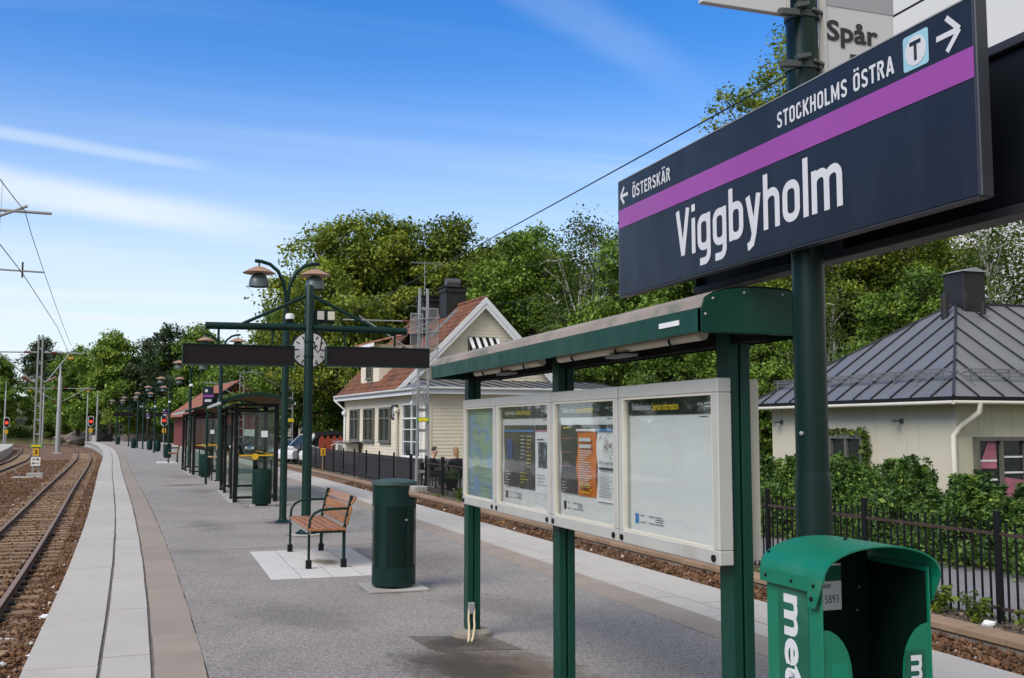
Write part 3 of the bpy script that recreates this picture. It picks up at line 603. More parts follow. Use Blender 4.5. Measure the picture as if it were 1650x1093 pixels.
# loose stones of the ballast, and gravel along the fence
def stones(name, pts, size, m, seed):
    rng = np.random.default_rng(seed); n = len(pts)
    base = np.array([(1, 0, 0), (-1, 0, 0), (0, 1, 0), (0, -1, 0), (0, 0, 1), (0, 0, -1)], float)
    fac = np.array([(0, 2, 4), (2, 1, 4), (1, 3, 4), (3, 0, 4), (2, 0, 5), (1, 2, 5), (3, 1, 5), (0, 3, 5)])
    sc_ = size * rng.lognormal(0, .38, (n, 1, 1)) * rng.uniform(.55, 1.3, (n, 6, 1)); ax = rng.uniform(.6, 1.35, (n, 1, 3))
    V = base[None] * sc_ * ax
    q = rng.normal(size=(n, 3, 3)); Q = np.linalg.qr(q)[0]
    V = np.einsum('nij,nkj->nki', Q, V) + pts[:, None, :]
    F = (fac[None] + 6 * np.arange(n)[:, None, None]).reshape(-1, 3)
    t = np.repeat(np.clip(rng.normal(.45, .22, n), 0, .96), 8); w_ = np.repeat(rng.random(n) > .988, 8); t[w_] = 1.1
    return link(name, npmesh(name, V.reshape(-1, 3), F, m, t))
rng = np.random.default_rng(11)
def scatter(n, y0, y1, x0, x1, z, power=1.6):
    y = y0 + (y1 - y0) * rng.random(n) ** power; u_ = rng.random(n)
    return np.stack([np.array([x0(a) + (x1(a) - x0(a)) * b for a, b in zip(y, u_)]), y, z + rng.normal(0, .012, n)], 1)
def far_pts():
    p = scatter(13000, 5.5, 40, lambda y: 6.9 + oe(y), lambda y: 7.50 + oe(y) * .85, 0)
    e = np.array([oe(a) for a in p[:, 1]]); f = np.clip((p[:, 0] - (5.3 + e)) / (2.25 - .15 * e), 0, 1); p[:, 2] += BALZ + .012 + .20 * np.clip((f - .72) / .28, 0, 1); return p
stuff(stones('ballast_stones', scatter(62000, 7.5, 80, lambda y: c1(y) - 3.2 if y > 20 else c1(y) - 1.6, lambda y: -.66 + ow(y), BALZ + .006), .021, STONE, 1))
stuff(stones('far_track_stones', far_pts(), .021, STONE, 2))
stuff(stones('gravel_stones', scatter(7000, 5.5, 42, lambda y: wx(y) + .32, lambda y: fx(y) + .2, -.41), .016, GRAVEL, 3))
for (x, y, z, s) in [(-1.05, 11.2, -.58, .07), (-1.3, 10.9, -.58, .05), (-1.12, 13.4, -.58, .09), (-.95, 9.8, -.58, .04)]:
    b = MB().sphere((0, 0, 0), (s, s * .7, s * .28), 7, 5); b.v = [(a + random.uniform(-.2, .2) * s, c + random.uniform(-.2, .2) * s, d + random.uniform(-.15, .15) * s) for a, c, d in b.v]
    o = b.build('crumpled_paper', M_PAPER); o.location = (x, y, z)
    tag(o, {.07: 'crumpled white paper scrap by the rail, with a smaller scrap touching its side', .05: 'smaller white paper scrap lying against a larger one by the rail', .09: 'long flattened white paper scrap between rail and platform, farthest up the track', .04: 'tiny white paper scrap nearest the bottom of the photo by the platform'}[s], 'litter', 'scraps of paper on the ballast')
for (x, y, z, s, lb) in [(8.02, 8.45, -.36, .085, 'white crumpled plastic bag on the gravel under the iron fence'), (7.98, 9.3, -.37, .06, 'small white plastic scrap farther along the gravel under the iron fence'), (7.28, 22.2, -.56, .10, 'white litter on the stones between far rail and edging wall')]:
    b = MB().sphere((0, 0, 0), (s, s * .8, s * .5), 8, 6); b.v = [(a + random.uniform(-.2, .2) * s, c + random.uniform(-.2, .2) * s, d + random.uniform(-.15, .15) * s) for a, c, d in b.v]
    o = b.build('plastic_litter', M_PAPER); o.location = (x, y, z); tag(o, lb, 'litter')
# far platform on the left, across the second track
lp = MB(); fl = lambda y: c2(y) - 1.27
yl = [30 + 2 * i for i in range(45)]
ribbon(lp, lambda y: fl(y) - 4.0, fl, yl, -.005)
vs = []
for y in yl: vs += [(fl(y), y, -.005), (fl(y), y, -.8)]
lp.add(vs, [(2 * i, 2 * i + 1, 2 * i + 3, 2 * i + 2) for i in range(len(yl) - 1)])
e = yl[-1]; lp.add([(fl(e) - 4, e, -.005), (fl(e), e, -.005), (fl(e), e, -.8), (fl(e) - 4, e, -.8)], [(0, 1, 2, 3)])
st('opposite_platform', lp, M_SLAB)
# grassy bank with rock behind the far bend
bk = []; nx, ny = 60, 14
rngb = np.random.default_rng(5)
for j in range(ny + 1):
    for i in range(nx + 1):
        x = -75 + 110 * i / nx; v_ = j / ny
        yb = 174 + 70 * v_ - 1.05 * max(0, x + 18)
        h_ = -.8 + 9 * v_ ** .75 + rngb.normal(0, .22) * (1 if j else 0) + (1.2 * math.exp(-((x + 9) / 7) ** 2) if 0 < j < 5 else 0)
        bk.append((x, yb, h_))
st('grassy_bank', MB().add(bk, [(j * (nx + 1) + i, j * (nx + 1) + i + 1, (j + 1) * (nx + 1) + i + 1, (j + 1) * (nx + 1) + i) for j in range(ny) for i in range(nx)]), mat('bank', (.085, .095, .030), .95, var=.4, vscale=.4, bump=.8, bscale=2, col2=(.17, .14, .06), c2scale=.3, c2lo=.45, c2hi=.7))
rk = MB()
for i in range(9):
    x = -13 + i * 1.5; yb = 174 - 1.05 * max(0, x + 18) + 1.2
    rk.sphere((x + random.uniform(-.6, .6), yb, -.2 + random.uniform(0, .3)), (1.5, 1.4, random.uniform(.7, 1.3)), 7, 5)
rk.v = [(a + random.uniform(-.25, .25), b + random.uniform(-.2, .2), c + random.uniform(-.2, .2)) for a, b, c in rk.v]
st('rock_outcrop', rk, M_ROCK)

# ------------------------------------------------------------------ information board with canopy
board = T('info_board', 'green framed roofed information board with four glazed poster cases', 'notice board', (2.3, 5.8, 0))
bx = lambda x, y, z: (x - 2.3, y - 5.8, z)
def post_profile(y, z0, z1, name='post', wy=.20):
    p = MB()
    for xa, xb in ((2.345, 2.392), (2.402, 2.449)): p.box(xa - 2.3, xb - 2.3, y - .055 - 5.8, y + .055 - 5.8, z0, z1)
    p.box(2.3925 - 2.3, 2.4015 - 2.3, y - .045 - 5.8, y + .045 - 5.8, z0, z1 - .002)
    return p
for y in (7.88, 5.95, 3.955): post_profile(y, .02 if y > 5 else 0, 2.09).build('post', M_GREENB, board, bevel=.006)
# canopy: curved sheet, closed ends
YA, YB = 3.66, 7.95
def arc(x0, x1, zb, zt, n=10, lip=.085):
    pr = [(x0, zb), (x0, zb + lip)]
    for i in range(1, n):
        t = i / n; pr.append((x0 + (x1 - x0) * (.5 - .5 * math.cos(PI * t)), zb + lip + (zt - zb - lip) * math.sin(PI * t) ** .75))
    pr += [(x1, zb + lip), (x1, zb)]
    return pr
prof = arc(2.075, 2.66, 2.010, 2.205, lip=.098)
cn = MB(); cn.v = [bx(x, y, z) for y in (YA, YB) for x, z in prof]; n = len(prof)
cn.f = [(i, i + 1, n + i + 1, n + i) for i in range(n - 1)]; cn.mi = [0 if (i == 0 or i == n - 2) else 1 for i in range(n - 1)]
cn.build('canopy', [M_GREENB, M_ROOFDIRT], board)
for y, d in ((YA, 1), (YB, -1)):
    e = MB(); e.prism([(x - 2.3, z - .004) for x, z in prof], (0, y - 5.8, 0), (1, 0, 0), (0, 0, 1), (0, d * .03, 0)); e.build('canopy_end', M_GREENB, board, bevel=.004)
    bo = MB()
    for x, z in prof[1:-1:2]: bo.sphere((x - 2.3 + (.02 if x < 2.1 else -.02 if x > 2.6 else 0), y - 5.8 - d * .002, z - .028), .0065, 8, 5)
    stuff(bo.build('bolt', M_GALV, board, smooth=True))
u_ = MB().box(2.09 - 2.3, 2.645 - 2.3, YA + .04 - 5.8, YB - .04 - 5.8, 2.055, 2.066); u_.build('soffit', M_BLACKM, board)
b2 = MB().box(2.36 - 2.3, 2.43 - 2.3, YA + .06 - 5.8, YB - .06 - 5.8, 1.985, 2.053); b2.build('soffit_beam', M_BLACKM, board)
for ya, yb in ((3.9, 5.55), (5.85, 7.2)):
    b = MB().cyl(bx(2.22, ya, 2.022), bx(2.22, yb, 2.022), .026, 12); tl = b.build('tube_light', mat('lamp_tube', (.62, .58, .47), .35, var=.05), board, smooth=True)
    for k in range(3):
        c = MB(); yq = ya + .25 + (yb - ya - .5) * k / 2; c.tube([bx(2.22 + .036 * math.cos(a), yq, 2.018 + .036 * math.sin(a)) for a in [PI * i / 8 - PI for i in range(9)]], .006, 6); c.build('clip', M_BLACK, tl)
    MB().box(2.185 - 2.3, 2.255 - 2.3, (ya + yb) / 2 - .12 - 5.8, (ya + yb) / 2 + .12 - 5.8, 1.975, 1.988).build('label_plate', M_GALV, tl)
s_ = MB().box(2.070 - 2.3, 2.074 - 2.3, 3.84 - 5.8, 4.02 - 5.8, 2.050, 2.072); s_.build('sticker', M_PAPER, board)
# the four cases
RT, UP = (0, -1, 0), (0, 0, 1)
def case(y1, y0, fr_l, fr_r, kind):
    """poster case from y1 (left, far) to y0 (right, near)"""
    w_, z0, z1 = y1 - y0, 1.04, 1.835
    X = 2.268
    def P(s, t, d=0): return bx(X + d, y1 - s, z0 + t)
    h_ = z1 - z0; fb, ft = .062, .062
    f = MB()
    def bars(s0, s1, t0, t1): a, b = P(s0, t0), P(s1, t1); f.box(a[0], a[0] + .068, min(a[1], b[1]), max(a[1], b[1]), a[2], b[2])
    bars(.003, w_ - .003, 0, fb); bars(.003, w_ - .003, h_ - ft, h_); bars(.003, fr_l, fb + .0005, h_ - ft - .0005); bars(w_ - fr_r, w_ - .003, fb + .0005, h_ - ft - .0005)
    c = f.build('poster_case', M_ALU, board, bevel=.004)
    L, Rr, B, Tt = fr_l, w_ - fr_r, fb, h_ - ft; iw, ih = Rr - L, Tt - B
    tr = MB()                                                   # cream trim round the opening
    for (s0, s1, t0, t1) in ((L, Rr, B, B + .010), (L, Rr, Tt - .010, Tt), (L, L + .010, B + .010, Tt - .010), (Rr - .010, Rr, B + .010, Tt - .010)):
        a, b = P(s0, t0, .004), P(s1, t1, .004); tr.box(a[0], a[0] + .02, min(a[1], b[1]), max(a[1], b[1]), a[2], b[2])
    tr.build('trim', M_ALUCR, c)
    a, b = P(L, B), P(Rr, Tt); MB().box(a[0] + .045, a[0] + .055, b[1], a[1], a[2], b[2]).build('backing', M_PAPER if kind else MAPM, c)
    g_ = MB().box(a[0] + .016, a[0] + .020, b[1] + .0005, a[1] - .0005, a[2] + .0005, b[2] - .0005); g_.build('glass', M_CASEG, c)
    for s in (.04, w_ - .05):
        q = P(s, .028); lk = MB().cyl((q[0] - .008, q[1], q[2]), (q[0] + .004, q[1], q[2]), .015, 14); lk.build('lock', M_BLACK, c)
    def sheet(name, s0, s1, t0, t1, m, d=.042, bow=0.):
        if not bow:
            a, b = P(L + s0 * iw, B + t0 * ih, d), P(L + s1 * iw, B + t1 * ih, d)
            return MB().box(a[0], a[0] + .0015, b[1], a[1], a[2], b[2]).build(name, m, c)
        mb = MB(); n_ = 8
        for i in range(n_ + 1):
            for s in (s0, s1):
                t = t0 + (t1 - t0) * i / n_
                mb.v.append(P(L + s * iw + bow * .25 * math.sin(i * 1.3 + s * 5), B + t * ih, d - bow * (.5 + .5 * math.sin(i * 1.15 + s0 * 9 + s * 3))))
        mb.f = [(2 * i, 2 * i + 1, 2 * i + 3, 2 * i + 2) for i in range(n_)]; mb.mi = [0] * n_
        return mb.build(name, m, c, smooth=True)
    def lines(name, s0, s1, t, n_, dt, m, hh=.006, d=.038, seed=1, wmin=.55):
        r_ = random.Random(seed); mb = MB()
        for i in range(n_):
            e_ = s0 + (s1 - s0) * r_.uniform(wmin, 1); a, b = P(L + s0 * iw, B + (t - i * dt) * ih, d), P(L + e_ * iw, B + (t - i * dt) * ih + hh, d)
            mb.box(a[0] - .001, a[0], b[1], a[1], a[2], b[2])
        return mb.build(name, m, c)
    def word(name, s, s0, s1, t0, t1, m, d=.0345, bold=.01): return text(name, s, m, c, P(L + s0 * iw, B + t0 * ih, d), RT, UP, ((s1 - s0) * iw, (t1 - t0) * ih), bold, .0006)
    if kind == 0:
        lines('map_road', .1, .95, .93, 9, .1, mat('map_ink', (.32, .36, .33), .6), .0022, .041, 4, .3)
        return
    sheet('header', 0, 1, .868, 1., M_HEAD, .040)
    word('lettering', 'Trafikinformation', .05, .29, .905, .952, M_LETTER); word('lettering', 'Service information', .305, .60, .900, .957, M_YINK)
    word('lettering', 'sl.se', .80, .85, .925, .950, M_LETTER)
    lines('small_print', .86, .95, .935, 2, .022, M_LETTER, .003, .0385, 2, .8)
    lines('small_print', .80, .88, .848, 1, .02, M_INK, .003, .0425, 2)
    sheet('route_symbol', .06, .105, .062, .135, M_BLUEI if kind > 2 else M_INK, .0435)
    for s0, s1, sd in ((.13, .20, 1), (.23, .30, 2), (.31, .43, 3)): lines('small_print', s0, s1, .125, 4 if sd == 3 else 2, .016 if sd == 3 else .05, M_INK, .0025, .0425, sd)
    if kind == 1:
        sheet('leaflet', .04, .355, .19, .80, M_DARKP, bow=.006); sheet('leaflet', .36, .665, .18, .80, M_DARKP, bow=.006); sheet('leaflet', .675, 1., .16, .80, M_PAPERW)
        sheet('blue_band', .06, .665, .735, .752, M_BLUEI, .0325); sheet('leaflet_head', .675, 1, .745, .80, M_HEAD, .0405)
        sheet('pink_band', .675, 1, .738, .752, M_PINKI, .0395)
        sheet('photo', .12, .23, .47, .66, MATS.get('photo_blue') or mat('photo_blue', (.03, .06, .28), .4, var=.5, vscale=9), .0325)
        sheet('photo', .73, .99, .40, .64, MATS.get('photo_sky') or mat('photo_sky', (.18, .24, .34), .4, var=.4, vscale=8, col2=(.02, .025, .03), c2scale=9, c2lo=.45, c2hi=.5), .0385)
        lines('print', .41, .50, .69, 7, .035, M_LETTER, .005, .032, 5); lines('print', .53, .63, .69, 9, .037, M_YINK, .005, .032, 6)
        lines('print', .40, .62, .33, 4, .03, M_YINK, .004, .032, 7, .3); lines('print', .08, .2, .33, 6, .028, M_LETTER, .005, .032, 8); lines('print', .71, .9, .66, 1, .03, M_INK, .006, .0385, 8)
        lines('print', .71, .9, .33, 4, .03, M_INK, .002, .0385, 9)
    if kind == 2:
        sheet('leaflet', .03, .32, .21, .80, M_DARKP, bow=.008); sheet('leaflet', .325, .65, .20, .795, M_ORANGE, bow=.012); sheet('leaflet', .655, .995, .18, .795, M_PAPERW, bow=.009)
        sheet('leaflet_head', .325, .995, .765, .80, M_HEAD, .028); sheet('white_band', .325, .65, .745, .765, M_PAPERW, .0285); sheet('blue_band', .655, .995, .748, .766, M_BLUEI, .0285)
        lines('print', .10, .27, .77, 1, .03, M_YINK, .007, .0275, 3)
        lines('route_line', .09, .30, .68, 3, .12, M_PINKI, .004, .0275, 4, .7); lines('print', .07, .28, .30, 5, .025, M_LETTER, .003, .0275, 4, .2)
        lines('headline', .385, .60, .66, 2, .055, M_LETTER, .020, .0255, 5, .75); lines('print', .385, .62, .58, 18, .019, M_LETTER, .0045, .0255, 6, .45); lines('print', .40, .62, .30, 4, .022, M_YINK, .005, .0255, 7, .7)
        word('lettering', 'Den 23 augusti byter vi', .715, .955, .475, .51, M_INK, .0275, .006)
        lines('headline', .71, .97, .435, 1, .03, M_INK, .014, .028, 2, .95)
        lines('print', .70, .95, .40, 11, .018, mat('grey_ink', (.25, .25, .27), .6), .003, .028, 8)
        r_ = random.Random(4)
        for m_ in (M_INK, mat('red_ink', (.45, .05, .06), .5), mat('green_ink', (.1, .35, .2), .5)):
            mb = MB()
            for _ in range(14):
                s, t = .83 + r_.gauss(0, .05), .62 + r_.gauss(0, .05); a = P(L + s * iw, B + t * ih, .0275); b = P(L + (s + r_.uniform(-.06, .06)) * iw, B + (t + r_.uniform(-.04, .04)) * ih, .0275)
                mb.bar(a, b, .0022, .0008)
            mb.build('route_map', m_, c)
MAPM = mat('map_print', (.30, .42, .27), .5, var=.22, vscale=3.0, col2=(.20, .34, .50), c2scale=5.5, c2lo=.47, c2hi=.56, fine=.12, fscale=22)
case(7.72, 6.925, .045, .045, 0); case(6.915, 5.845, .05, .05, 1); case(5.835, 4.885, .05, .05, 2); case(4.875, 3.87, .05, .055, 3)
rp_ = MB()
rp_.box(2.452 - 2.3, 2.535 - 2.3, 3.97 - 5.8, 7.72 - 5.8, 1.04, 1.835); rp_.build('rear_case', M_ALUCR, board, bevel=.005)
co = MB().lathe([(.0, .0), (.155, .0), (.15, .035), (.12, .055), (.0, .06)], bx(2.395, 7.88, 0), 20); co.build('concrete_collar', mat('collar_concrete', (.25, .23, .19), .9, var=.2, vscale=6, bump=.4), board, smooth=True)
cb = MB()
for s in (-.02, .025): cb.tube([bx(2.372 + s, 7.815, .22), bx(2.365 + s, 7.80, .14), bx(2.36 + s, 7.77, .10), bx(2.32 + s * .7, 7.66, .03), bx(2.30 + s * .6, 7.62, .012)], .008, 6)
cb.build('loose_cable', M_CABLE, board, smooth=True)
MB().box(2.345 - 2.3, 2.40 - 2.3, 7.805 - 5.8, 7.824 - 5.8, .18, .27).build('cable_cover', M_GALV, board, bevel=.006)

# ------------------------------------------------------------------ sign post, signs
PX, PY = 2.312, 3.27
sp = T('sign_post', 'thick round dark green steel post carrying the station name sign', 'post', (PX, PY, 0))
MB().lathe([(.066, 0), (.066, 1.40), (.0605, 1.46)], n=28, capb=True).build('pole_sleeve', M_POST, sp, smooth=True)
MB().lathe([(.0600, 1.44), (.0600, 3.9), (0, 3.93)], n=28).build('pole', M_POST, sp, smooth=True)
for z, a in ((.97, -1.9), (1.60, -1.95)):
    c = MB(); c.sphere((.066 * math.sin(a) * -1 * -1, .066 * math.cos(a) * 1, z), .009, 8, 6); c.build('stud', M_GALV, sp, smooth=True)
M_CLAMP = mat('clamp_metal', (.085, .10, .095), .5, .3, var=.2)
for z in (2.99, 3.19):
    c = MB().lathe([(.0605, -.012), (.066, -.012), (.066, .012), (.0605, .012)], (0, 0, z), 24)
    c.build('clamp_band', M_CLAMP, sp, smooth=True)
    b = MB(); b.bar((-.055, -.060, z - .005), (-.155, -.085, z - .025), .022, .026); b.bar((-.075, -.072, z + .012), (-.02, -.072, z + .028), .03, .018); b.bar((.0, -.072, z + .012), (.085, -.058, z - .004), .014, .014)
    b.build('clamp_bolt', M_CLAMP, sp, bevel=.003)
# main name sign (faces the west edge)
ns = T('station_sign', 'large navy station name sign with purple stripe reading Viggbyholm', 'station sign', (2.2, 3.49, 2.28))
SL = 2.40; SH = .585
ss = lambda s, t, d=0.: (d, SL / 2 - s, t)                      # s from the left end as read, t up
MB().box(0, .042, -SL / 2, SL / 2, 0, SH).build('sign_body', M_NAVY, ns, bevel=.003)
for a, b in ((-SL / 2 - .012, -SL / 2 - .0005), (SL / 2 + .0005, SL / 2 + .012)): MB().box(-.0015, .0435, a, b, -.004, SH + .004).build('end_cap', M_SFRAME, ns, bevel=.003)
for a, b, m_ in ((SH + .0005, SH + .005, M_GALV), (-.005, -.0005, M_SFRAME)): MB().box(-.0005, .0425, -SL / 2, SL / 2, a, b).build('edge_trim', m_, ns)  # paler top strip puts the edge highlight into the colour
a = ss(0, .345, -.002); b = ss(SL, .437, -.002); MB().box(-.002, -.0004, b[1], a[1], .345, .437).build('stripe', M_PURPLE, ns)
sign_text('name_lettering', 'Viggbyholm', M_LETTER, ns, ss(.60, .098, -.001), RT, UP, .212, 1.19, .148)
sign_text('direction_lettering', 'STOCKHOLMS ÖSTRA', M_LETTER, ns, ss(1.410, .468, -.001), RT, UP, .062, .655, .165, .10)
sign_text('direction_lettering', 'ÖSTERSKÄR', M_LETTER, ns, ss(.155, .470, -.001), RT, UP, .062, .395, .165, .10)
def arrow(s0, t0, L, w_, th, d):                                # shaft and two barbs
    m_ = MB(); e = s0 + (L if d > 0 else 0); a0 = s0 if d > 0 else s0 + L
    def br(p, q):
        A, B_ = ss(p[0], p[1], -.0022), ss(q[0], q[1], -.0022); m_.bar(A, B_, th, .0012, (1, 0, 0))
    m_ = MB(); 
    for p, q in (((a0, t0), (e - d * th * .3, t0)), ((e, t0), (e - d * w_, t0 + w_)), ((e, t0), (e - d * w_, t0 - w_))):
        A, B_ = Vector(ss(p[0], p[1], -.0018)), Vector(ss(q[0], q[1], -.0018)); dd = (B_ - A).normalized(); nn = Vector((0, -dd.z, dd.y)) * th / 2
        m_.add([A + nn, A - nn, B_ - nn, B_ + nn], [(0, 1, 2, 3)]); m_.v = [(v[0] - .00012 * (len(m_.v) // 4), v[1], v[2]) if i >= len(m_.v) - 4 else v for i, v in enumerate(m_.v)]
    return m_.build('arrow', M_LETTER, ns)
arrow(.022, .505, .085, .042, .016, -1); arrow(2.255, .507, .095, .052, .017, 1)
tb = MB(); cxx, czz, hw = 2.165, .507, .056
rr = []
for cx_, cy_, a0 in ((hw - .01, hw - .01, 0), (-hw + .01, hw - .01, 90), (-hw + .01, -hw + .01, 180), (hw - .01, -hw + .01, 270)):
    for k in range(5): rr.append((cx_ + .01 * math.cos(R(a0 + 22.5 * k)), cy_ + .01 * math.sin(R(a0 + 22.5 * k))))
tb.add([ss(cxx + x, czz + z, -.0014) for x, z in rr], [tuple(range(len(rr)))]); lg = tb.build('metro_logo', M_BLUEBOX, ns)
tb = MB(); tb.add([ss(cxx + .047 * math.cos(2 * PI * k / 36), czz + .047 * math.sin(2 * PI * k / 36), -.0024) for k in range(36)], [tuple(range(36))]); tb.build('logo_disc', M_LETTER, lg)
text('logo_letter', 'T', M_NAVY, lg, ss(cxx - .025, czz - .031, -.0030), RT, UP, (.050, .062), .03, .0004)
br = MB(); br.box(.0435, .052, -.27, -.17, .05, SH - .05); br.build('bracket', M_SFRAME, ns)
# second sign, back to back, only its dark rear side in view
n2_ = T('station_sign', 'back of a second dark sign behind the Viggbyholm sign on the same post', 'station sign', (2.42, 3.12, 2.255), group=None)
MB().box(.02, .075, -1.19, 1.19, .03, .515).build('sign_body', M_NAVYD, n2_)
fr = MB(); fr.box(0, .08, -1.2, 1.2, .516, .545); fr.box(-.012, .08, -1.2, 1.2, 0, .029); fr.box(0, .08, 1.1905, 1.2, .0295, .5155); fr.box(0, .08, -1.2, -1.1905, .0295, .5155)
fr.build('sign_frame', M_SFRAME, n2_, bevel=.002)
MB().box(0, .0195, .43, .72, .03, .515).build('mounting_plate', M_NAVYD, n2_)
MB().box(-.01, .0195, .10, .19, .03, .515).build('bracket', M_SFRAME, n2_)
# track sign and its twin on the other side of the post
ts = T('track_sign', 'white track sign with black lettering fixed right of the green post', 'track sign', (2.36, 3.2, 2.86))
MB().box(0.012, .325, 0, .028, 0, .9).build('sign_body', mat('sign_white', (.55, .55, .55), .5, var=.03), ts, bevel=.002)
MB().box(0, .0115, -.004, .032, 0, .9).build('side_rail', M_ALU, ts)
MB().box(.0125, .3245, -.002, -.0004, .365, .9).build('grey_band', mat('sign_grey', (.33, .34, .35), .5, var=.03), ts)
text('lettering', 'Spår', M_INK, ts, (.012, -.0025, .205), (1, 0, 0), UP, (.235, .105), .026)
text('lettering', '1', M_INK, ts, (.115, -.0025, .035), (1, 0, 0), UP, (.05, .15), .03)
t2 = T('track_sign', 'white panel jutting left from the post, cut by the top of the photo', 'track sign', (1.84, 3.2, 3.165))
MB().box(0, .36, 0, .028, 0, .6).build('sign_body', MATS['sign_white'], t2, bevel=.002)
MB().box(.3605, .3715, -.004, .032, 0, .6).build('side_rail', M_ALU, t2)

# ------------------------------------------------------------------ newspaper box
nb = T('newspaper_box', 'green newspaper box with arched hood and white lettering below the signs', 'newspaper box', (2.215, 2.96, 0))
W2, D2 = .211, .155
body = MB()
body.box(-W2, -W2 + .006, -D2, D2, .12, 1.165); body.build('side_panel', M_METRO, nb, bevel=.002)
body = MB().box(W2 - .006, W2, -D2, D2, .12, 1.165); body.build('side_panel', M_METRO, nb, bevel=.002)
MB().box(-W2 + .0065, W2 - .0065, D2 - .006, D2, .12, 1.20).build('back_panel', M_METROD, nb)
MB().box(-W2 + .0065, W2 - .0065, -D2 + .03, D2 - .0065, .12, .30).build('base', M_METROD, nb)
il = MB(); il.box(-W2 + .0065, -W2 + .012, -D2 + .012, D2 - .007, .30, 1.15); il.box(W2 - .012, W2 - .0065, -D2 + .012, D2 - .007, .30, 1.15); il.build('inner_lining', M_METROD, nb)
def wing(s):
    pts = [(W2 - .0065, .30), (W2 - .0065, .985)] + [(W2 - .0065 - .105 * math.sin(R(a)), .985 - .15 * (1 - math.cos(R(a)))) for a in range(15, 91, 15)] + [(W2 - .118, .62), (W2 - .118, .30)]
    m_ = MB().prism([(s * x, z) for x, z in pts], (0, -D2 + .004, 0), (1, 0, 0), (0, 0, 1), (0, .006, 0)); return m_.build('front_wing', M_METRO, nb)
wl_, wr_ = wing(-1), wing(1)
MB().box(-W2 + .0065, W2 - .0065, -D2 - .006, -D2 + .003, .12, .2995).build('front_panel', M_METRO, nb)
hd = MB(); ar = []
for i in range(17):
    a = PI * i / 16; ar.append((-.227 * math.cos(a), 1.142 + .102 * math.sin(a) ** .85))
ar2 = [(x * .985, z - .005) for x, z in ar]
y0, y1 = -D2 - .035, D2 + .012
hd.v = [(x, y0, z) for x, z in ar] + [(x, y1, z) for x, z in ar] + [(x, y0, z) for x, z in ar2] + [(x, y1, z) for x, z in ar2]; m = 17
for i in range(m - 1): hd.f += [(i, i + 1, m + i + 1, m + i), (2 * m + i, 3 * m + i, 3 * m + i + 1, 2 * m + i + 1), (i, 2 * m + i, 2 * m + i + 1, i + 1), (m + i, m + i + 1, 3 * m + i + 1, 3 * m + i)]
hd.mi = [0] * len(hd.f)
hood = hd.build('hood', M_METRO, nb, smooth=True)
for s in (-1, 1):
    MB().box(min(s * .2295, s * .2245), max(s * .2295, s * .2245), y0 + .085, y1, 1.100, 1.145).build('hood_flange', M_METRO, nb)
    MB().prism([(y0, 1.145), (y0 + .0845, 1.145), (y0 + .0845, 1.052), (y0 + .045, 1.052)], (s * .2295, 0, 0), (0, 1, 0), (0, 0, 1), (-s * .005, 0, 0)).build('hood_bracket', M_METRO, nb)
rv = MB()
for y in (-.14, -.02, .13): rv.sphere((-.230, y, 1.122), .006, 8, 5)
rv.sphere((-.230, y0 + .062, 1.08), .008, 8, 5); rv.sphere((0, 0, 1.246), .007, 8, 5)
stuff(rv.build('rivet', M_BLACKM, nb, smooth=True))
MB().box(-W2 - .0015, -W2 - .0004, -.085, .085, .25, 1.095).build('decal', M_DECAL, nb)
# letters run downwards: right vector points down, up vector points towards the front
text('lettering', 'metro', M_LETTER, nb, (-W2 - .0018, .052, 1.072), (0, 0, -1), (0, -1, 0), (.47, .098), .03, .0005)
MB().box(W2 - .1075, W2 - .030, -D2 + .0015, -D2 + .0035, .32, .90).build('decal', M_DECAL, nb)
text('lettering', 'metro', M_LETTER, nb, (W2 - .087, -D2 + .001, .885), (0, 0, -1), (1, 0, 0), (.29, .055), .03, .0008)
MB().box(-W2 + .035, -W2 + .095, -D2 + .0020, -D2 + .0037, .60, .88).build('decal', mat('box_decal2', (.004, .20, .115), .4, var=.05), nb)
stk = MB().box(-.098, .088, D2 - .0075, D2 - .0062, .985, 1.145).build('sticker', M_PAPERW, nb)
MB().box(-.098, .088, D2 - .0090, D2 - .0077, 1.085, 1.138).build('sticker_band', M_DECAL, stk)
text('lettering', 'OLÄSARE!', M_INK, stk, (-.022, D2 - .0078, 1.062), (1, 0, 0), UP, (.066, .016), .015, .0006)
text('lettering', '5893', M_INK, stk, (.018, D2 - .0078, 1.008), (1, 0, 0.03), UP, (.058, .028), -.006, .0006)
wd = MB()
for (x, y, z) in ((.0, .05, .9), (.16, .1, 1.06), (.15, .1, .98)): wd.sphere((x, D2 - .012, z), .0045, 7, 5)
stuff(wd.build('screw', M_GALV, nb, smooth=True))
ft = MB()
for sx in (-1, 1):
    for sy in (-1, 1): ft.box(sx * .19 - .015, sx * .19 + .015, sy * .12 - .015, sy * .12 + .015, 0, .12)
ft.build('foot', M_BLACK, nb)

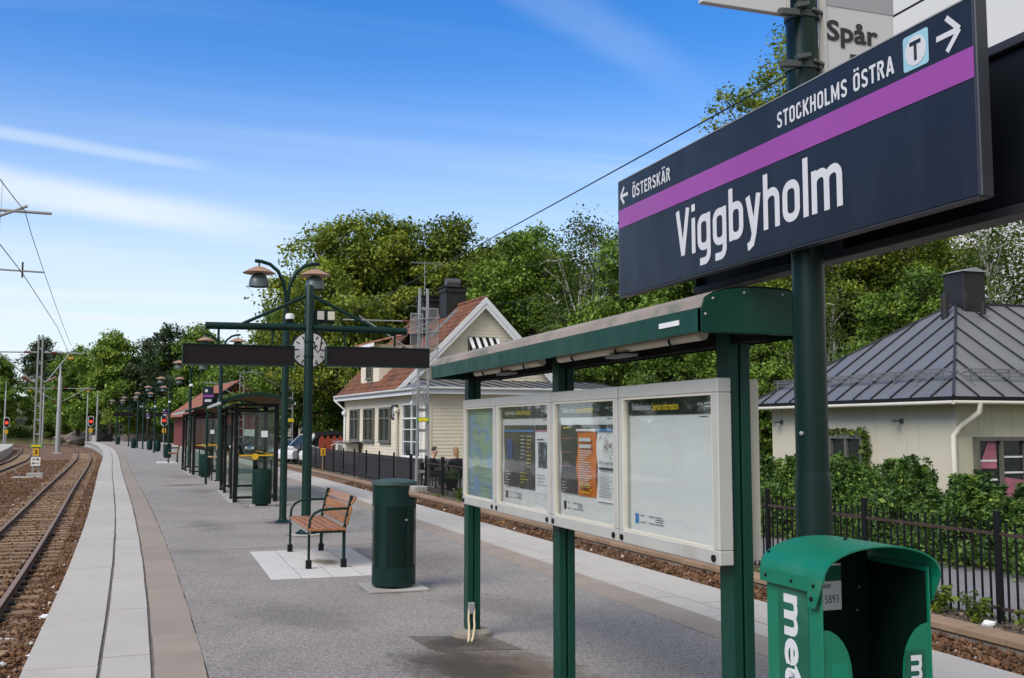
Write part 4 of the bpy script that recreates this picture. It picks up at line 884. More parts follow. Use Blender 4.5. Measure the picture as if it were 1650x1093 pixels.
# ------------------------------------------------------------------ bench, pads
def bench(label, loc, rz):
    t = T('bench', label, 'bench', loc, rz, 'wooden platform benches with round armrests')
    Wb = .92                                                     # local: y along the bench, x towards the back
    ys_ = (-Wb, Wb)
    for k in range(5):
        x = .02 + k * .088; MB().box(x, x + .078, -Wb, Wb, .432, .462).build('seat_slat', M_WOOD, t, bevel=.006)
    for k in range(3):
        z = .545 + k * .115; x = .470 + k * .028 + (.012 if k == 2 else 0)
        m_ = MB(); m_.bar((x, -Wb, z), (x, Wb, z), .026, .104, (.22 if k < 2 else .6, 0, 1)); m_.build('back_slat', M_WOOD, t, bevel=.006)
    for y in (-Wb + .06, Wb - .06):
        f = MB(); f.tube([(.03, y, .05), (.03, y, .46), (.04, y, .56), (.085, y, .63), (.16, y, .668), (.30, y, .68), (.50, y, .682)], .0155, 8); f.build('front_leg', M_GREEN, t, smooth=True)
        f = MB(); f.bar((.435, y, .05), (.435, y, .44), .04, .035); f.bar((.435, y, .44), (.520, y, .83), .035, .035); f.build('rear_leg', M_GREEN, t, bevel=.004)
        f = MB(); f.bar((.02, y, .418), (.45, y, .418), .035, .024); f.build('seat_bearer', M_GREEN, t)
        for x in (.03, .435): MB().box(x - .032, x + .032, y - .032, y + .032, .004, .10).build('foot', M_BLACK, t, bevel=.004)
    MB().box(.030, .048, -Wb + .04, Wb - .04, .395, .430).build('front_rail', M_GALV, t)
    return t
def pad(label, x0, x1, y0, y1, n, stain=False):
    p = T('bench_pad', label, 'paving pad', ((x0 + x1) / 2, (y0 + y1) / 2, 0))
    hx, hy = (x1 - x0) / 2, (y1 - y0) / 2
    for k in range(n):
        a, b = -hx + 2 * hx * k / n, -hx + 2 * hx * (k + 1) / n
        for ya, yb in ((-hy, -hy * .3 if k % 2 else hy * .05), (-hy * .3 if k % 2 else hy * .05, hy)):
            MB().box(a + .004, b - .004, ya + .004, yb - .004, -.05, .004 + random.uniform(0, .002)).build('paving_slab', M_PADS, p, bevel=.003)
    jb_ = MB().box(-hx, hx, -hy, hy, -.05, .0015).build('joint', M_JOINT, p)
M_PADS = mat('pad_concrete', (.52, .515, .49), .85, var=.07, vscale=2.5, bump=.2, bscale=120, objvar=.03, col2=(.42, .35, .26), c2scale=1.8, c2lo=.62, c2hi=.9)
pad('pale concrete slabs under the nearest bench', 1.23, 2.56, 11.42, 14.08, 4)
bench('nearest wooden bench with curved green armrests on pale slabs', (1.70, 13.03, 0), R(0))
pad('pale concrete slabs under the far bench beyond the shelters', .15, 1.75, 50.6, 53.4, 3)
bench('far wooden bench beyond both shelters by a black bin', (.66, 52, 0), R(0))

# ------------------------------------------------------------------ bins
rb = T('litter_bin', 'tall round dark green litter bin with perforated drum and side opening', 'litter bin', (2.345, 10.45, 0))
MB().box(-.30, .30, -.30, .30, .002, .022).build('base_plate', M_CONC, rb, bevel=.004)
def shell(r, z0, z1, a0, a1, n=40):
    m_ = MB(); k = max(2, int(n * (a1 - a0) / 360))
    for i in range(k + 1):
        th = R(a0 + (a1 - a0) * i / k); m_.v += [(r * math.cos(th), r * math.sin(th), z0), (r * math.cos(th), r * math.sin(th), z1)]
    m_.f = [(2 * i, 2 * i + 2, 2 * i + 3, 2 * i + 1) for i in range(k)]; m_.mi = [0] * k
    return m_
RB = .222
MB().lathe([(RB - .02, .045), (RB, .045), (RB, .225), (RB - .004, .228)], n=44).build('bottom_band', M_GREEN, rb, smooth=True)
OA0, OA1 = -62, 62                                               # opening faces +x
for a0, a1 in ((OA1, 360 + OA0),): shell(RB, .835, 1.035, a0, a1).build('upper_band', M_GREEN, rb, smooth=True)
shell(RB, .80, .905, OA0, OA1).build('opening_sill', M_GREEN, rb, smooth=True)
MB().lathe([(RB + .004, 1.04), (RB + .010, 1.045), (RB + .010, 1.075), (RB - .03, 1.09), (.10, 1.105), (0, 1.107)], n=44).build('lid', mat('dusty_lid', (.045, .075, .07), .6, var=.2, spec=.25), rb, smooth=True, angle=30)
MB().lathe([(RB - .012, 1.0395), (0, 1.0398)], n=30).build('lid_underside', M_BLACK, rb)
MB().lathe([(RB - .02, .235), (RB - .02, .895)], n=36).build('inner_drum', M_BLACK, rb, smooth=True)
pm = MB()                                                        # perforated drum: a sheet with real holes
nc, nr, pz0, pz1 = 132, 58, .2285, .835
for j in range(nr):
    for i in range(nc):
        off = .5 * (j % 2)
        th = [R((i + off) * 360 / nc), R((i + off + 1) * 360 / nc)]; z = [pz0 + (pz1 - pz0) * j / nr, pz0 + (pz1 - pz0) * (j + 1) / nr]
        tm, zm = (th[0] + th[1]) / 2, (z[0] + z[1]) / 2; dt, dz_ = (th[1] - th[0]) * .33, (z[1] - z[0]) * .33
        if -34 < ((math.degrees(tm) + 180) % 360 - 180) - (-110) < -12 or False: dt *= .02; dz_ *= .02
        o = [(a, b) for a, b in ((th[0], z[0]), (th[1], z[0]), (th[1], z[1]), (th[0], z[1]))]; h_ = [(tm - dt, zm - dz_), (tm + dt, zm - dz_), (tm + dt, zm + dz_), (tm - dt, zm + dz_)]
        pm.add([(RB * math.cos(a), RB * math.sin(a), b) for a, b in o + h_], [(0, 1, 5, 4), (1, 2, 6, 5), (2, 3, 7, 6), (3, 0, 4, 7)])
me = bpy.data.meshes.new('perforated_drum'); me.from_pydata(pm.v, [], pm.f); me.materials.append(M_GREEN); me.update(); link('perforated_drum', me, rb)
dr = shell(RB + .004, .12, .94, -62 - 6, -62 + 3); dr.build('door_edge', M_GREEN, rb, smooth=True)
MB().cyl((RB * math.cos(R(-70)) * .98, RB * math.sin(R(-70)) * .98, .70), (RB * math.cos(R(-70)) * 1.04, RB * math.sin(R(-70)) * 1.04, .70), .011, 12).build('lock', M_GALV, rb)
for a in (20, 140, 260): MB().box(.15 * math.cos(R(a)) - .03, .15 * math.cos(R(a)) + .03, .15 * math.sin(R(a)) - .03, .15 * math.sin(R(a)) + .03, .022, .05).build('foot', M_BLACK, rb)

def box_bin(label, loc, grp='black platform bins with open top frame'):
    t = T('litter_bin', label, 'litter bin', loc, 0, grp)
    MB().box(-.25, .25, -.25, .25, .002, .014).build('base_plate', M_CONC, t)
    MB().lathe([(.185, .05), (.195, .07), (.205, .40), (.205, .74), (.20, .76), (.17, .76), (.17, .5), (0, .5)], n=20).build('bin_body', M_GREEN, t, smooth=True)
    f = MB()
    for s in (-1, 1): f.box(s * .18 - .014, s * .18 + .014, -.02, .02, .70, .935)
    f.box(-.205, .205, -.06, .06, .936, .955); f.build('top_frame', M_GREEN, t, bevel=.004)
    MB().box(-.12, .12, -.1, .1, .014, .05).build('foot', M_BLACK, t)
    return t
bn = box_bin('black open topped bin at the corner of the near glass shelter', (2.16, 22.15, 0))

# ------------------------------------------------------------------ street lamps
def lamp(label, loc):
    t = T('platform_lamp', label, 'street lamp', loc, 0, 'double armed platform lamps')
    MB().lathe([(.13, 0), (.13, .02), (.075, .05), (.062, .09), (.062, 3.50), (.056, 3.53), (.056, 3.55), (.046, 3.57), (.046, 3.72)], n=16, capb=True).build('pole', M_GREEN, t, smooth=True)
    for s in (-1, 1):
        a = MB(); a.tube([(0, 0, 3.68), (s * .015, 0, 3.92), (s * .06, 0, 4.16), (s * .16, 0, 4.36), (s * .30, 0, 4.475), (s * .44, 0, 4.515), (s * .56, 0, 4.525)], .032, 10); a.build('arm', M_GREEN, t, smooth=True)
        x = s * .485
        h = MB().cyl((x, 0, 4.51), (x, 0, 4.42), .016, 10); h.build('hanger', M_LAMPG, t, smooth=True)
        MB().lathe([(.03, .115), (.07, .11), (.19, .055), (.28, .0), (.275, -.004), (.17, .03), (.05, .05)], (x, 0, 4.31), 32).build('lamp_hat', M_COPPER, t, smooth=True)
        b = MB().lathe([(.06, .04), (.08, .03), (.125, -.01), (.155, -.07), (.168, -.13), (.172, -.20), (.166, -.20), (.15, -.08), (.08, .01)], (x, 0, 4.27), 32).build('lamp_bell', M_LAMPG, t, smooth=True)
        MB().lathe([(.0, 0), (.13, 0), (.13, .05)], (x, 0, 4.10), 20).build('lens', mat('lamp_lens', (.7, .7, .66), .35), b)
    return t
L1 = lamp('nearest double platform lamp beside the display frame', (2.14, 18.25, 0))
for x, y, lb in [(1.92, 33.1, 'second double lamp seen left below the display frame, by the near shelter'), (1.40, 45.0, 'third double lamp rising behind the far shelter'), (.78, 59.6, 'double lamp with a black bin below, past the far bench'),
                 (.05, 72.7, 'double lamp just past the middle of the row, second beyond the far bench'), (-.8, 86, 'double lamp beside the far display frame'), (-2.1, 98.6, 'double lamp just beyond the far display frame'), (-3.5, 110, 'farthest double lamp at the platform end')]:
    dup(L1, (x, y, 0), -math.atan(ow(y + 1) - ow(y)), lb)
for x, y, lb in [(1.62, 35.6, 'black open topped bin between the two shelters'), (.72, 58.9, 'black bin beside the lamp past the far bench'), (.28, 75.4, 'black bin below a distant lamp, first past the far bench lamp'), (-.25, 80.5, 'black bin before the far display frame'), (-1.5, 88.0, 'black bin at the foot of the far display frame'), (-3.3, 108.5, 'black bin at the farthest lamp')]:
    dup(bn, (x, y, 0), 0, lb)

# ------------------------------------------------------------------ display frames (gantries), displays, clocks, cameras
def display_frame(label, loc, rz=0):
    t = T('display_frame', label, 'display gantry', loc, rz, 'round steel display frames')
    MB().lathe([(.16, 0), (.16, .03), (.08, .09), (.072, .12), (.072, 1.9), (.0705, 1.92), (.0705, 3.80), (.05, 3.83), (0, 3.84)], n=20, capb=True).build('pole', M_GREEN, t, smooth=True)
    for s in (-1, 1):
        MB().cyl((s * .065, 0, 3.17), (s * 1.545, 0, 3.155), .055, 16).build('crossbar', M_GREEN, t, smooth=True)
        MB().cyl((s * .06, 0, 3.66), (s * 1.0, 0, 3.20), .026, 10).build('brace', M_GREEN, t, smooth=True)
        for x in (.55, 1.35): MB().cyl((s * x, 0, 3.14), (s * x, 0, 2.90), .018, 8).build('hanger', M_GREEN, t)
    c = MB()
    for z in (2.95, 2.72): c.lathe([(.071, -.015), (.08, -.015), (.08, .015), (.071, .015)], (0, 0, z), 18)
    c.build('clamp', M_GREEN, t)
    MB().lathe([(.25, .001), (.25, .012), (.16, .02)], n=20).build('base_collar', M_CONC, t)
    bd = MB().box(.075, .40, .03, .04, 3.24, 3.46).build('switch_board', M_GREEN, t, bevel=.004)
    for x, m_ in ((.12, M_ALU), (.285, M_ALUCR)): MB().box(x, x + .105, -.03, .0295, 3.295, 3.43).build('switch_box', m_, bd, bevel=.006)
    cbl = MB(); cbl.tube([(.18, 0, 3.29), (.185, -.005, 3.2), (.19, -.03, 3.0), (.17, -.05, 2.83), (.13, -.05, 2.78), (.09, -.04, 2.84), (.08, -.03, 2.95)], .010, 6); cbl.tube([(.33, 0, 3.29), (.33, -.005, 3.22), (.25, -.02, 3.21)], .008, 6)
    cbl.tube([(.40, -.02, 2.75), (.34, -.04, 2.60), (.2, -.05, 2.56), (.09, -.04, 2.62)], .010, 6)
    cbl.build('cable', M_BLACKM, t, smooth=True)
    return t
def display(label, loc, rz=0, W_=1.64):
    t = T('departure_display', label, 'departure display', loc, rz, 'switched off departure displays')
    f = MB(); h_ = .31
    MB().box(-W_ / 2 + .02, W_ / 2 - .02, -.075, .095, .02, h_ - .02).build('housing', M_BLACK, t)
    for yy0, yy1 in ((-.10, -.076),):
        f.box(-W_ / 2, W_ / 2, yy0, .12, 0, .0195); f.box(-W_ / 2, W_ / 2, yy0, .12, h_ - .0195, h_); f.box(-W_ / 2, -W_ / 2 + .0195, yy0, .12, .02, h_ - .02); f.box(W_ / 2 - .0195, W_ / 2, yy0, .12, .02, h_ - .02)
    f.build('frame', M_GREEN, t, bevel=.003)
    MB().box(-W_ / 2 + .021, W_ / 2 - .021, -.088, -.077, .021, h_ - .021).build('screen', M_DISP, t)
    return t
def clock(label, loc, rz=0):
    t = T('platform_clock', label, 'clock', loc, rz)
    c = MB().cyl((0, -.05, 0), (0, .05, 0), .285, 40); c.build('clock_case', M_BLACK, t, smooth=True)
    MB().cyl((0, -.056, 0), (0, -.0505, 0), .268, 40).build('dial', M_PAPERW, t)
    mk = MB()
    for k in range(12):
        a = PI * k / 6; L_ = .06 if k % 3 else .075
        mk.bar((.245 * math.sin(a), -.058, .245 * math.cos(a)), ((.245 - L_) * math.sin(a), -.058, (.245 - L_) * math.cos(a)), .018, .003, (0, 1, 0))
    mk.build('hour_mark', M_INK, t)
    hn = MB(); hn.bar((0, -.062, 0), (.135 * math.sin(1.0), -.062, .135 * math.cos(1.0)), .024, .003, (0, 1, 0)); hn.build('hour_hand', M_INK, t)
    hn = MB(); hn.bar((0, -.066, 0), (.22 * math.sin(-.05), -.066, .22 * math.cos(-.05)), .016, .003, (0, 1, 0)); hn.build('minute_hand', M_INK, t)
    MB().cyl((-.02, .0, 0), (-.02, .30, 0), .02, 8).build('arm', M_GREEN, t)
    return t
G1 = display_frame('near dark green display frame with round pole and diagonal braces', (2.23, 16.04, 0))
D1 = display('left switched off display on the near frame', (1.185, 16.04, 2.565))
D2_ = display('right switched off display on the near frame, in front of the white house', (3.31, 16.04, 2.575))
clock('round white platform clock hanging behind the near frame pole', (2.29, 16.42, 2.85))
rzg = -math.atan(ow(89) - ow(88)); gx, gy = -1.25, 89.0
dup(G1, (gx, gy, 0), rzg, 'distant display frame far along the platform')
cr_, sr_ = math.cos(rzg), math.sin(rzg)
dup(D1, (gx - 1.045 * cr_, gy - 1.045 * sr_, 2.565), rzg, 'left display on the distant frame'); dup(D2_, (gx + 1.08 * cr_, gy + 1.08 * sr_, 2.575), rzg, 'right display on the distant frame')
def cctv(label, loc):
    t = T('security_camera', label, 'camera', loc, 0)
    MB().lathe([(.075, .0), (.078, .05), (.06, .095), (0, .105)], n=18).build('housing', M_WHITE, t, smooth=True)
    MB().sphere((0, 0, 0), (.066, .066, .066), 16, 10).build('dome', M_BLACK, t, smooth=True)
    MB().bar((0, .0, .07), (0, .14, .07), .03, .03).build('bracket', M_WHITE, t)
    return t
cc = cctv('white dome camera on the nearest lamp pole above the crossbar', (2.175, 18.05, 3.50))
for (x, y, z, lb) in [(1.42, 44.85, 3.35, 'white dome camera on the lamp pole behind the far shelter'), (.78, 59.4, 3.0, 'white dome camera on the lamp pole past the far bench'), (.05, 72.5, 3.0, 'small white dome camera on a distant lamp pole')]: dup(cc, (x, y, z), 0, lb)
def mini_sign(label, loc, rz=0):
    t = T('platform_sign', label, 'platform sign', loc, rz, 'small dark platform signs with a purple stripe')
    MB().box(-.15, .15, -.03, .03, 0, .52).build('sign_body', M_NAVY, t)
    MB().box(-.149, .149, -.034, -.0305, .22, .28).build('stripe', M_PURPLE, t)
    MB().box(-.09, -.01, -.034, -.0305, .36, .44).build('symbol', M_LETTER, t); MB().box(-.09, .09, -.034, -.0305, .08, .15).build('symbol', M_LETTER, t)
    MB().cyl((.0, .05, -2.3), (.0, .05, .1), .035, 10).build('pole', M_GREEN, t)
    return t
ms = mini_sign('dark sign with purple stripe on a thin pole by the near shelter', (1.46, 31.2, 2.3))
dup(ms, (.6, 66, 2.3), 0, 'dark sign with purple stripe among the lamps beyond the far bench')
dup(ms, (-.45, 84, 2.3), 0, 'dark sign with purple stripe just before the far display frame')

# ------------------------------------------------------------------ glass shelters
def shelter(label, loc, L_=4.7, rz=0.):
    t = T('glass_shelter', label, 'shelter', loc, rz, 'glass waiting shelters with curved roofs')
    Wd, H_ = .86, 2.16
    for x in (0, Wd):
        for y in (0, L_ * .5, L_):
            if x == 0 and y == L_ * .5: continue
            MB().box(x - .045, x + .045, y - .045, y + .045, .0, H_).build('post', M_BLACK, t, bevel=.004)
    def pane(x0, y0, x1, y1, z0, z1):
        m_ = MB(); m_.bar((x0, y0, (z0 + z1) / 2), (x1, y1, (z0 + z1) / 2), .010, z1 - z0); m_.build('glass_pane', M_GLASS, t)
    for y in (0, L_):
        pane(.05, y, Wd - .05, y, .14, 1.96)
        m_ = MB(); m_.box(.0455, Wd - .0455, y - .025, y + .025, .09, .1395); m_.box(.0455, Wd - .0455, y - .025, y + .025, 1.961, 2.01); m_.box(.0455, Wd - .0455, y - .025, y + .025, 2.10, 2.155); m_.build('end_rail', M_BLACK, t)
    for y in (0, L_ * .5): pane(Wd, y + .05, Wd, y + L_ * .5 - .05, .14, 1.96)
    pane(0, .05, 0, 1.15, .14, 1.96); pane(0, L_ - 1.15, 0, L_ - .05, .14, 1.96)
    m_ = MB()
    for x, ya, yb in ((Wd, .0455, L_ * .5 - .0455), (Wd, L_ * .5 + .0455, L_ - .0455), (0, .0455, 1.2), (0, L_ - 1.2, L_ - .0455)):
        m_.box(x - .022, x + .022, ya, yb, .09, .1395); m_.box(x - .022, x + .022, ya, yb, 1.961, 2.01)
    m_.box(-.022, .022, .0455, L_ - .0455, 2.10, 2.155); m_.box(Wd - .022, Wd + .022, .0455, L_ - .0455, 2.10, 2.155)
    m_.build('side_rail', M_BLACK, t)
    for y in (1.2, L_ - 1.2): MB().box(-.03, .03, y - .03, y + .03, 0, 2.0995).build('post', M_BLACK, t)
    yl_ = MB()
    for ya, yb in ((.05, L_ * .5 - .05), (L_ * .5 + .05, L_ - .05)): yl_.box(Wd - .016, Wd - .008, ya, yb, 1.01, 1.04)
    yl_.box(.06, Wd - .06, -.014, -.006, 1.01, 1.04)
    st_ = yl_.build('warning_strip', M_YELLOW, t)
    MB().cyl((Wd * .48, -.018, 1.0), (Wd * .48, -.0145, 1.0), .07, 20).build('warning_disc', M_YELLOW, st_)
    MB().box(Wd * .62, Wd * .78, -.012, -.0055, 1.42, 1.56).build('sticker', M_PAPERW, st_)
    rf = MB(); n_ = 12; x0, x1 = -.36, Wd + .34
    pts = [(x0 + (x1 - x0) * i / n_, 2.165 + .235 * math.sin(PI * (i / n_ * .86 + .07)) - .05) for i in range(n_ + 1)]
    for y in (-.32, L_ + .32):
        for x, z in pts: rf.v.append((x, y, z + .03))
    rf.f = [(i, i + 1, n_ + 2 + i, n_ + 1 + i) for i in range(n_)]; rf.mi = [0] * n_
    rf.build('roof_sheet', mat('shelter_roof', (.22, .20, .17), .7, var=.15), t, smooth=True)
    for y in (-.32, L_ + .27):
        e = MB(); n2 = len(pts); e.prism([(x, z - .03) for x, z in pts] + [(x, z + .045) for x, z in reversed(pts)], (0, y, 0), (1, 0, 0), (0, 0, 1), (0, .05, 0)); e.build('roof_arch', M_GREEN, t)
    wr = MB()
    for k in range(8):
        y = .2 + (L_ - .4) * k / 7; wr.prism([(x, z - .008) for x, z in pts] + [(x, z + .022) for x, z in reversed(pts)], (0, y, 0), (1, 0, 0), (0, 0, 1), (0, .05, 0))
    wr.build('roof_rib', M_PALEW, t)
    g_ = MB(); g_.box(x0 - .03, x0 + .02, -.32, L_ + .32, 2.13, 2.185); g_.box(x1 - .02, x1 + .03, -.32, L_ + .32, 2.13, 2.185); g_.build('gutter', M_ALU, t)
    MB().box(-.12, Wd + .12, -.12, L_ + .12, .002, .012).build('floor_plate', M_CONC, t)
    st2 = MB(); st2.box(Wd - .36, Wd - .06, .5, 1.9, .44, .475); b_ = st2.build('bench_seat', M_PALEW, t, bevel=.006)
    l_ = MB()
    for y in (.65, 1.75): l_.box(Wd - .25, Wd - .17, y - .03, y + .03, .012, .4395)
    l_.build('seat_leg', M_BLACK, b_)
    ar_ = MB(); ar_.tube([(Wd - .36, .6, .475), (Wd - .36, .6, .62), (Wd - .28, .6, .68), (Wd - .12, .6, .68)], .014, 6); ar_.build('armrest', M_BLACK, b_)
    return t
S1 = shelter('nearer glass shelter with yellow strips, next to the display frame', (1.70, 23.3, 0), 4.7)
S2 = shelter('farther glass shelter in front of the red house', (1.33, 37.6, 0), 4.5, R(3.0))
def lean(label, loc):
    t = T('perch_bench', label, 'perch seat', loc, R(2), 'tall leaning seats')
    for y in (-.45, .45):
        for x in (0, .22): MB().box(x - .016, x + .016, y - .016, y + .016, 0, .95).build('leg', M_BLACK, t)
    MB().box(-.05, .2, -.55, .55, .70, .735).build('seat', M_PALEW, t, bevel=.006); m_ = MB(); m_.bar((.22, -.55, .98), (.22, .55, .98), .03, .12); m_.build('back_slat', M_PALEW, t)
    return t
P1 = lean('tall wooden leaning seat beside the near shelter', (1.95, 29.6, 0)); dup(P1, (1.72, 33.9, 0), label='tall wooden leaning seat beside the bin between the shelters')

# ------------------------------------------------------------------ fences
def iron_fence(label, fxn, y0, y1, z, pitch, bars=True, screen=False):
    t = T('iron_fence', label, 'fence', (0, 0, 0))
    n_ = max(1, round((y1 - y0) / pitch)); ys_ = [y0 + (y1 - y0) * i / n_ for i in range(n_ + 1)]
    pm_ = MB().box(-.03, .03, -.03, .03, 0, 1.17).mesh('post', M_BLACK, bevel=.004)
    bm_ = MB().box(-.009, .009, -.009, .009, .04, 1.06).mesh('fence_bar', M_BLACK)
    for i, y in enumerate(ys_):
        link('post', pm_, t, (fxn(y), y, z))
        if i == n_: break
        yb = ys_[i + 1]
        for h_ in (.16, .93): r_ = MB(); r_.bar((fxn(y), y + .0305, z + h_), (fxn(yb), yb - .0305, z + h_), .022, .034); r_.build('rail', mat('rusty_rail', (.045, .028, .022), .7, var=.4, vscale=4), t)
        if bars:
            k = int((yb - y) / .118)
            for j in range(1, k): yy_ = y + (yb - y) * j / k; link('fence_bar', bm_, t, (fxn(yy_), yy_, z))
        if screen:
            s_ = MB(); s_.add([(fxn(y) + .014, y + .03, z + .08), (fxn(yb) + .014, yb - .03, z + .08), (fxn(yb) + .014, yb - .03, z + 1.04), (fxn(y) + .014, y + .03, z + 1.04)], [(0, 1, 2, 3)]); s_.build('screen_cloth', M_SCREEN, t)
    return t
M_SCREEN = bpy.data.materials.new('screen_cloth'); M_SCREEN.use_nodes = True
_n, _l = M_SCREEN.node_tree.nodes, M_SCREEN.node_tree.links
_n['Principled BSDF'].inputs['Base Color'].default_value = (.012, .012, .014, 1); _n['Principled BSDF'].inputs['Roughness'].default_value = .8
_t = _n.new('ShaderNodeBsdfTransparent'); _m = _n.new('ShaderNodeMixShader'); _m.inputs[0].default_value = .93
_l.new(_t.outputs[0], _m.inputs[1]); _l.new(_n['Principled BSDF'].outputs[0], _m.inputs[2]); _l.new(_m.outputs[0], _n['Material Output'].inputs[0])
iron_fence('black iron bar fence with rusty rails along the hedge and gravel', fx, 4.4, 30.2, -.42, 2.15)
iron_fence('black iron fence with dark screen cloth in front of the white house', fx, 34.2, 96, -.42, 2.4, bars=False, screen=True)
iron_fence('short run of black iron fence between the mast and the cafe guests', fx, 30.35, 34.05, -.42, 1.85)

# ------------------------------------------------------------------ masts, wires
def lattice_mast(label, loc, H_, w_=.34, rz=0, base=(.85, .85, .5)):
    t = T('catenary_mast', label, 'mast', loc, rz, 'lattice catenary masts')
    for s in (-1, 1):
        m_ = MB(); m_.bar((s * w_ / 2, 0, 0), (s * w_ * .32, 0, H_ * .999), .07, .10, (0, 1, 0)); m_.build('leg', M_GALV, t, bevel=.004)
    k = int(H_ / .62)
    for i in range(1, k):
        z = H_ * i / k; ww = w_ * (1 - .36 * z / H_) - .07
        MB().box(-ww / 2, ww / 2, -.012, .012, z - .05, z + .05).build('rung', M_GALV, t)
    MB().box(-.34, .34, -.30, .30, -.35, .20).build('foundation', M_CONC, t, bevel=.02)
    return t
def cantilever(label, root, z0, tip, zt, dia=.03, reg=True):
    """pull-off arm with its insulators: a horizontal tube, a strut and a registration arm"""
    t = T('cantilever_arm', label, 'cantilever', root, 0, 'overhead line cantilevers')
    dx, dy = tip[0] - root[0], tip[1] - root[1]; d = Vector((dx, dy, 0)); L_ = d.length; u = d.normalized()
    P_ = lambda s, z: tuple(u * s + Vector((0, 0, z)))
    MB().cyl(P_(.15, zt), P_(L_ + .55, zt - .02), dia, 8).build('top_tube', M_GALV, t); MB().cyl(P_(.15, z0), P_(L_ + .05, zt + .12), dia, 8).build('strut', M_GALV, t)
    for z in (zt, z0):
        b = MB(); q0, q1 = Vector(P_(.28, z + (.06 if z == z0 else 0))), Vector(P_(.55, z + ((zt - z0) * .16 if z == z0 else 0))); b.cyl(q0, q1, dia * 1.7, 10); b.build('insulator', M_BRIN, t)
    if reg:
        MB().cyl(P_(.5, zt - 1.32), P_(L_ + .45, zt - 1.36), dia * .6, 6).build('registration_arm', M_GALV, t)
        b = MB(); b.cyl(P_(L_, zt - 1.15), P_(L_, zt - 1.5), .02, 6); b.build('clamp', M_RUST, t)
        MB().cyl(P_(.12, zt - 1.32), P_(.5, zt - 1.32), dia * 1.2, 8).build('insulator', M_BRIN, t)
    MB().cyl((0, 0, zt), P_(.15, zt), dia * 1.2, 8).build('bracket', M_GALV, t); MB().cyl((0, 0, z0), P_(.15, z0), dia * 1.2, 8).build('bracket', M_GALV, t)
    return t
m3 = lattice_mast('lattice mast between the two tracks carrying a yellow 3 plate', (-5.06, 51.97, -.62), 6.55, .26)
MB().box(-.95, .35, -.55, .42, -.3, .035).build('footing', M_CONC, m3, bevel=.02)
p = T('number_plate', 'yellow plate with black 3 above a white arrow plate on the lattice mast', 'sign', (-5.06, 51.82, 0))
MB().box(-.13, .13, -.005, .005, .36, .70).build('plate', M_YELLOW, p); text('lettering', '3', M_INK, p, (-.065, -.006, .42), (1, 0, 0), UP, (.13, .22), .03)
MB().box(-.2, .2, -.005, .005, -.10, .30).build('plate', M_PAPER, p)
q = MB(); q.bar((-.14, -.007, .20), (.14, -.007, .20), .002, .03, (0, 0, 1)); q.bar((-.14, -.007, .02), (.14, -.007, .02), .002, .03, (0, 0, 1))
for s, z in ((1, .20), (-1, .02)):
    for e in (-1, 1): q.bar((s * .14, -.007, z), (s * .07, -.007, z + e * .05), .002, .03, (0, 0, 1))
q.build('arrow', M_INK, p)
gt = MB().box(-.27, .27, -.14, .14, 1.36, 1.50).build('green_tag', M_TGREEN, m3); MB().box(-.2, .2, -.145, -.1405, 1.385, 1.475).build('tag_print', M_YINK, gt)
cantilever('right arm of the lattice mast with 3 plate, over the near track', (-4.9, 51.97, 0), 3.75, (-3.75, 51.97), 5.1, reg=False)
cantilever('left arm of the lattice mast with 3 plate, over the second track', (-5.2, 51.97, 0), 3.75, (-6.9, 51.97), 5.1, reg=False)
cantilever('large cantilever arm reaching in at the upper left edge of the photo', (-4.7, 25, 0), 5.75, (-2.86, 25), 6.45, .034)
lattice_mast('lattice mast just outside the left edge holding the big cantilever', (-4.75, 25, -.62), 7.4, .42)
def tube_mast(label, loc, H_, r=.11):
    t = T('tube_mast', label, 'mast', loc, 0, 'slender tube masts by the tracks')
    MB().lathe([(r * 1.25, 0), (r * 1.2, H_ * .45), (r, H_ * .47), (r * .9, H_ * .86), (r * .5, H_ * .87), (r * .45, H_)], n=12, capt=True).build('tube', M_GALV, t, smooth=True)
    MB().box(-.4, .4, -.4, .4, -.2, .12).build('foundation', M_CONC, t); return t
tube_mast('stout grey tube mast between the tracks beyond the lattice mast', (-7.9, 98.5, -.62), 7.9, .17)
cantilever('arm of the stout tube mast over the near track', (-7.9, 98.5, 0), 3.9, (-5.6, 98.5), 5.1, reg=False)
cantilever('arm of the stout tube mast over the second track', (-7.9, 98.5, 0), 3.9, (-10.3, 98.5), 5.1, reg=False)
for x, y, h_, lb in [(-8.4, 148, 7.6, 'white tube mast left of the far signal'), (-6.9, 142, 7.2, 'white tube mast just right of the middle signal'), (-13.2, 142, 7.8, 'thin dark mast behind the stout tube mast'), (-17.3, 140, 8, 'grey mast at the left edge beyond the opposite platform'), (-19.6, 121, 7.2, 'grey mast cut by the left edge of the photo')]: tube_mast(lb, (x, y, -.7), h_, .10)
mr = lattice_mast('tall lattice mast with mesh screens beside the white house', (8.15, 32.3, -.42), 6.55, .40)
for x0, z0, z1 in ((-.48, 4.3, 5.72), (.02, 4.3, 5.9), (-.40, 2.75, 3.35)):
    f = MB(); f.box(x0, x0 + .42, -.20, -.19, z0, z0 + .03); f.box(x0, x0 + .42, -.20, -.19, z1 - .03, z1); f.box(x0, x0 + .03, -.20, -.19, z0 + .0305, z1 - .0305); f.box(x0 + .39, x0 + .42, -.20, -.19, z0 + .0305, z1 - .0305)
    f.build('screen_frame', M_GALV, mr)
    g_ = MB()
    for i in range(1, 14): g_.box(x0 + .03 + .36 * i / 14 - .003, x0 + .03 + .36 * i / 14 + .003, -.197, -.193, z0 + .031, z1 - .031)
    for i in range(1, 26): zz = z0 + (z1 - z0) * i / 26; g_.box(x0 + .031, x0 + .389, -.1925, -.1905, zz - .003, zz + .003)
    stuff(g_.build('wire_mesh', M_GALV, mr))
